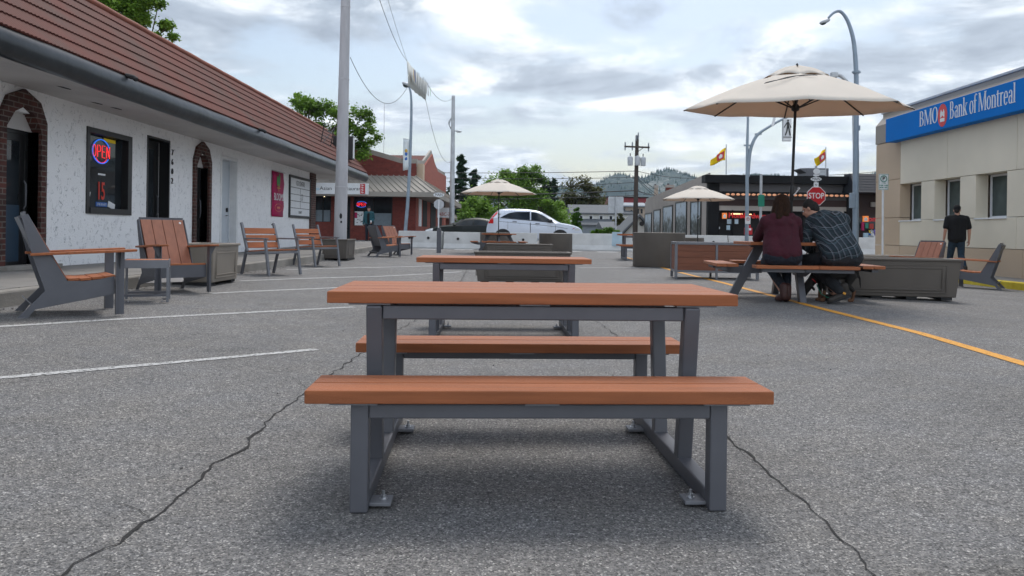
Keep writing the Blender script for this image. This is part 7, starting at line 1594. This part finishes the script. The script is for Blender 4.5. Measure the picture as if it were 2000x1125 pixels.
# ---- standing figures
def stander(label, loc, rz, hgt, facing_away, topm, botm, sleeves, step=.0, arms=((-.26, .02, .80), (.26, -.04, .80)), cup=False, jacket=None, sc=1.0, beard=False, build_=1.0):
    r = thing('person', label, 'person', loc, rz); k = hgt/1.75; r.scale = (k, k, k); cap_, el_ = [], []; B_ = build_
    hd = V((0, .01, 1.635)); T = frame_(hd, (0.15 if not facing_away else .55, 1, -.05)); hl_, hr_ = V((-.09, 0, .92)), V((.09, 0, .92)); kl, kr = V((-.10, .02+step*.5, .49)), V((.10, .03-step*.2, .49)); al, ar = V((-.10, step, .09)), V((.10, -step, .09+.06*(step > 0)))
    sl, sr = V((-.19*B_, 0, 1.42)), V((.19*B_, 0, 1.42)); wl, wr = V(arms[0]), V(arms[1]); el1 = V((-.25*B_, -.02, 1.14)); er1 = V((.25*B_, -.02, 1.14))
    cap_ += [(V((-.07, 0, .96)), .11, V((-.08, 0, 1.33)), .11), (V((.07, 0, .96)), .11, V((.08, 0, 1.33)), .11), (V((0, 0, 1.36)), .10, V((0, 0, 1.50)), .058), (V((0, 0, 1.46)), .056, hd, .056), (hl_, .085, kl, .058), (hr_, .085, kr, .058), (kl, .056, al, .04), (kr, .056, ar, .04), (sl, .055, el1, .044), (sr, .055, er1, .044), (el1, .043, wl, .028), (er1, .043, wr, .028)]
    cap_ += hand(wl, (wl-el1), (1, 0, 0), .5)+hand(wr, (wr-er1), (-1, 0, 0), .5)
    head(T, r, cap_, el_); fig('body', 'skin', r, cap_, el_, .009, 3)
    b_ = .135*B_; top_ = [(V((-.075, 0, .93)), b_-.01, V((-.075, 0, 1.20)), b_-.015), (V((.075, 0, .93)), b_-.01, V((.075, 0, 1.20)), b_-.015), (V((-.09*B_, 0, 1.2)), b_-.02, V((-.10*B_, 0, 1.36)), b_-.02), (V((.09*B_, 0, 1.2)), b_-.02, V((.10*B_, 0, 1.36)), b_-.02), (sl, .08, V((-.02, 0, 1.46)), .075), (sr, .08, V((.02, 0, 1.46)), .075), (V((0, 0, .95)), b_-.015, V((0, 0, 1.38)), b_-.025)]
    if sleeves == 'short': top_ += [(sl, .082, sl.lerp(el1, .75), .075), (sr, .082, sr.lerp(er1, .75), .075)]
    else: top_ += [(sl, .08, el1, .064), (sr, .08, er1, .064), (el1, .062, wl, .046), (er1, .062, wr, .046)]
    fig('shirt' if not jacket else 'jacket', topm, r, top_, (), .011, 4)
    if jacket: fig('shirt', 'tee', r, [(V((0, .085, .97)), .075, V((0, .085, 1.36)), .07)], (), .012, 3)
    fig('jeans', botm, r, [(V((-.07, 0, .94)), .12, V((.07, 0, .94)), .12), (hl_, .105, kl, .078), (hr_, .105, kr, .078), (kl, .078, al, .062), (kr, .078, ar, .062)], (), .012, 4)
    shoe('shoe', 'shoe', r, al+V((0, -.05, -.075)), al+V((-.01, .19, -.075))); shoe('shoe', 'shoe', r, ar+V((0, -.05, -.075)), ar+V((.01, .19, -.075-.03*(step > 0))))
    cp = fig('cap', 'tee', r, [(T @ V((0, -.012, .055)), .088, T @ V((0, -.03, .05)), .086)], [((0, .10, .045), (.062, .075, .008), {'T0': T})], .008, 2)
    fig('hair', 'hairg', r, [(T @ V((0, -.05, -.02)), .062, T @ V((0, -.04, .0)), .070)]+([(T @ V((-.03, .05, -.075)), .035, T @ V((.03, .05, -.075)), .035), (T @ V((0, .05, -.09)), .04, T @ V((0, .06, -.10)), .035)] if beard else []), (), .008, 2)
    if cup: c = wl+V((.03, .09, .0)); q = MB(); q.cyl(tuple(c-V((0, 0, .05))), tuple(c+V((0, 0, .06))), .03, .04, 14); q.build('paper_cup', 'paper', r, smooth=40)
    return r
p = P(1869, 460, 17.7); stander('person in a black T-shirt, cap and blue jeans walking away beside the bank windows', (p.x, 17.7, pl(ZX, 30)+.152+pl(ZY, 17.7)), R(-6), 1.60, True, 'tee', 'jeansb', 'short', step=.22, arms=((-.285, .06, .90), (.28, -.02, .88)), beard=True, build_=1.14)
p = P(720, 460, 40.0); stander('person in a teal jacket and cap facing the street before the restaurant window', (p.x, 40.0, gz(p.x, 40)), R(176), 1.78, False, 'teal', 'jeans', 'long', arms=((-.20, .14, .98), (.27, .06, .86)), cup=True, jacket=True)
# ---- dog
dg = thing('dog', 'black and tan dog sniffing the asphalt behind the feet of the bent man', 'dog', (4.12, 9.92, gz(4.1, 9.9)))
M['fur'] = pm('black fur', (.010, .008, .007), .8, var=.4, vs=20, bump=.6, bs=120); M['furt'] = pm('tan fur', (.13, .06, .03), .8, var=.3, vs=20, bump=.6, bs=120)
bd_ = [(V((-.13, 0, .36)), .105, V((.06, 0, .37)), .095), (V((.06, 0, .37)), .092, V((.22, 0, .375)), .085), (V((.22, 0, .375)), .085, V((.27, 0, .36)), .075), (V((-.16, 0, .37)), .09, V((-.26, 0, .26)), .058), (V((-.26, 0, .26)), .056, V((-.33, 0, .165)), .058), (V((-.33, 0, .155)), .05, V((-.365, 0, .075)), .030), (V((-.355, 0, .085)), .03, V((-.38, 0, .04)), .020)]
for s in (-1, 1):
    bd_ += [(V((-.14, s*.065, .32)), .05, V((-.12, s*.065, .17)), .026), (V((-.12, s*.065, .17)), .024, V((-.13, s*.065, .03)), .019), (V((-.135, s*.065, .02)), .022, V((-.165, s*.065, .018)), .018)]
    o_ = .03*s; bd_ += [(V((.25+o_, s*.06, .33)), .068, V((.20+o_, s*.065, .215)), .040), (V((.20+o_, s*.065, .215)), .034, V((.29+o_, s*.065, .13)), .020), (V((.29+o_, s*.065, .13)), .019, V((.27+o_, s*.065, .03)), .017), (V((.265+o_, s*.065, .02)), .02, V((.23+o_, s*.065, .018)), .017)]
    bd_ += [(V((-.285, s*.04, .205)), .02, V((-.262, s*.085, .155)), .016)]
bd_ += [(V((.30, 0, .40)), .022, V((.36, 0, .30)), .014), (V((.36, 0, .30)), .014, V((.37, 0, .18)), .008)]
fig('body', 'fur', dg, bd_, (), .007, 3)
tn_ = []
for s in (-1, 1): tn_ += [(V((-.125, s*.066, .13)), .025, V((-.13, s*.066, .03)), .021), (V((-.137, s*.066, .02)), .024, V((-.168, s*.066, .018)), .020), (V((.29+.03*s, s*.066, .13)), .022, V((.27+.03*s, s*.066, .03)), .0195), (V((.265+.03*s, s*.066, .02)), .022, V((.228+.03*s, s*.066, .018)), .019)]
for k_ in range(0, len(tn_), 2): fig('tan_marking', 'furt', dg, tn_[k_:k_+2], (), .007, 1)
q = MB(); q.tube([(-.25+.065*math.cos(R(a))*.5, .072*math.sin(R(a)), .262+.065*math.cos(R(a))*-.55) for a in range(0, 361, 30)], .007, 6); q.build('collar', 'red', dg, smooth=60)
ls_ = MB(); ls_.tube([(4.12-.22, 9.86, gW+.22), (4.12-.17, 9.84, gW+.10), (4.12-.10, 9.82, gW+.06), (4.12-.02, 9.80, gW+.05)], .006, 6); tag(ls_.build('leash', 'greens', smooth=60), 'thin green dog leash hanging from the collar of the dog', 'leash')
# a few pebbles and bits of litter on the asphalt, and gravel along the kerb
rnd = random.Random(9); q = MB()
for i in range(420):
    x, y = rnd.uniform(-3.2, 3.6), rnd.uniform(1.3, 7)
    s = rnd.uniform(.0015, .0042)*(2 if rnd.random() < .05 else 1); q.ell((x, y, gz(x, y)+s*.4), (s, s*rnd.uniform(.6, 1), s*.6), (0, 0, rnd.uniform(0, 180)), n=6, m=4)
for i in range(500):
    y = rnd.uniform(6, 24); x = -4.66+abs(rnd.gauss(0, .10))+.01; s = rnd.uniform(.003, .012); q.ell((x, y, gz(x, y)+s*.4), (s, s, s*.6), n=6, m=4)
M['grit'] = pm('loose grit', (.16, .15, .14), .9, var=.4, vs=40); o = q.build('loose_grit', 'grit'); o['kind'] = 'stuff'; tag(o, 'loose grit and pebbles scattered on the asphalt and along the kerb', 'gravel')

# ================================================================= AIR
hz_m = bpy.data.materials.new('haze'); hz_m.use_nodes = True; t = hz_m.node_tree; t.nodes.remove(t.nodes['Principled BSDF']); pv = N(t, 'ShaderNodeVolumePrincipled'); pv.inputs['Color'].default_value = (.62, .80, 1, 1); pv.inputs['Density'].default_value = HAZE; pv.inputs['Anisotropy'].default_value = .2
t.links.new(pv.outputs[0], [n for n in t.nodes if n.type == 'OUTPUT_MATERIAL'][0].inputs['Volume'])
q = MB(); q.bb(-2500, 2500, -80, 3050, -1.5, 330); o = q.build('haze', hz_m); o['kind'] = 'stuff'; tag(o, 'thin bluish air between the street and the distant hills', 'haze')
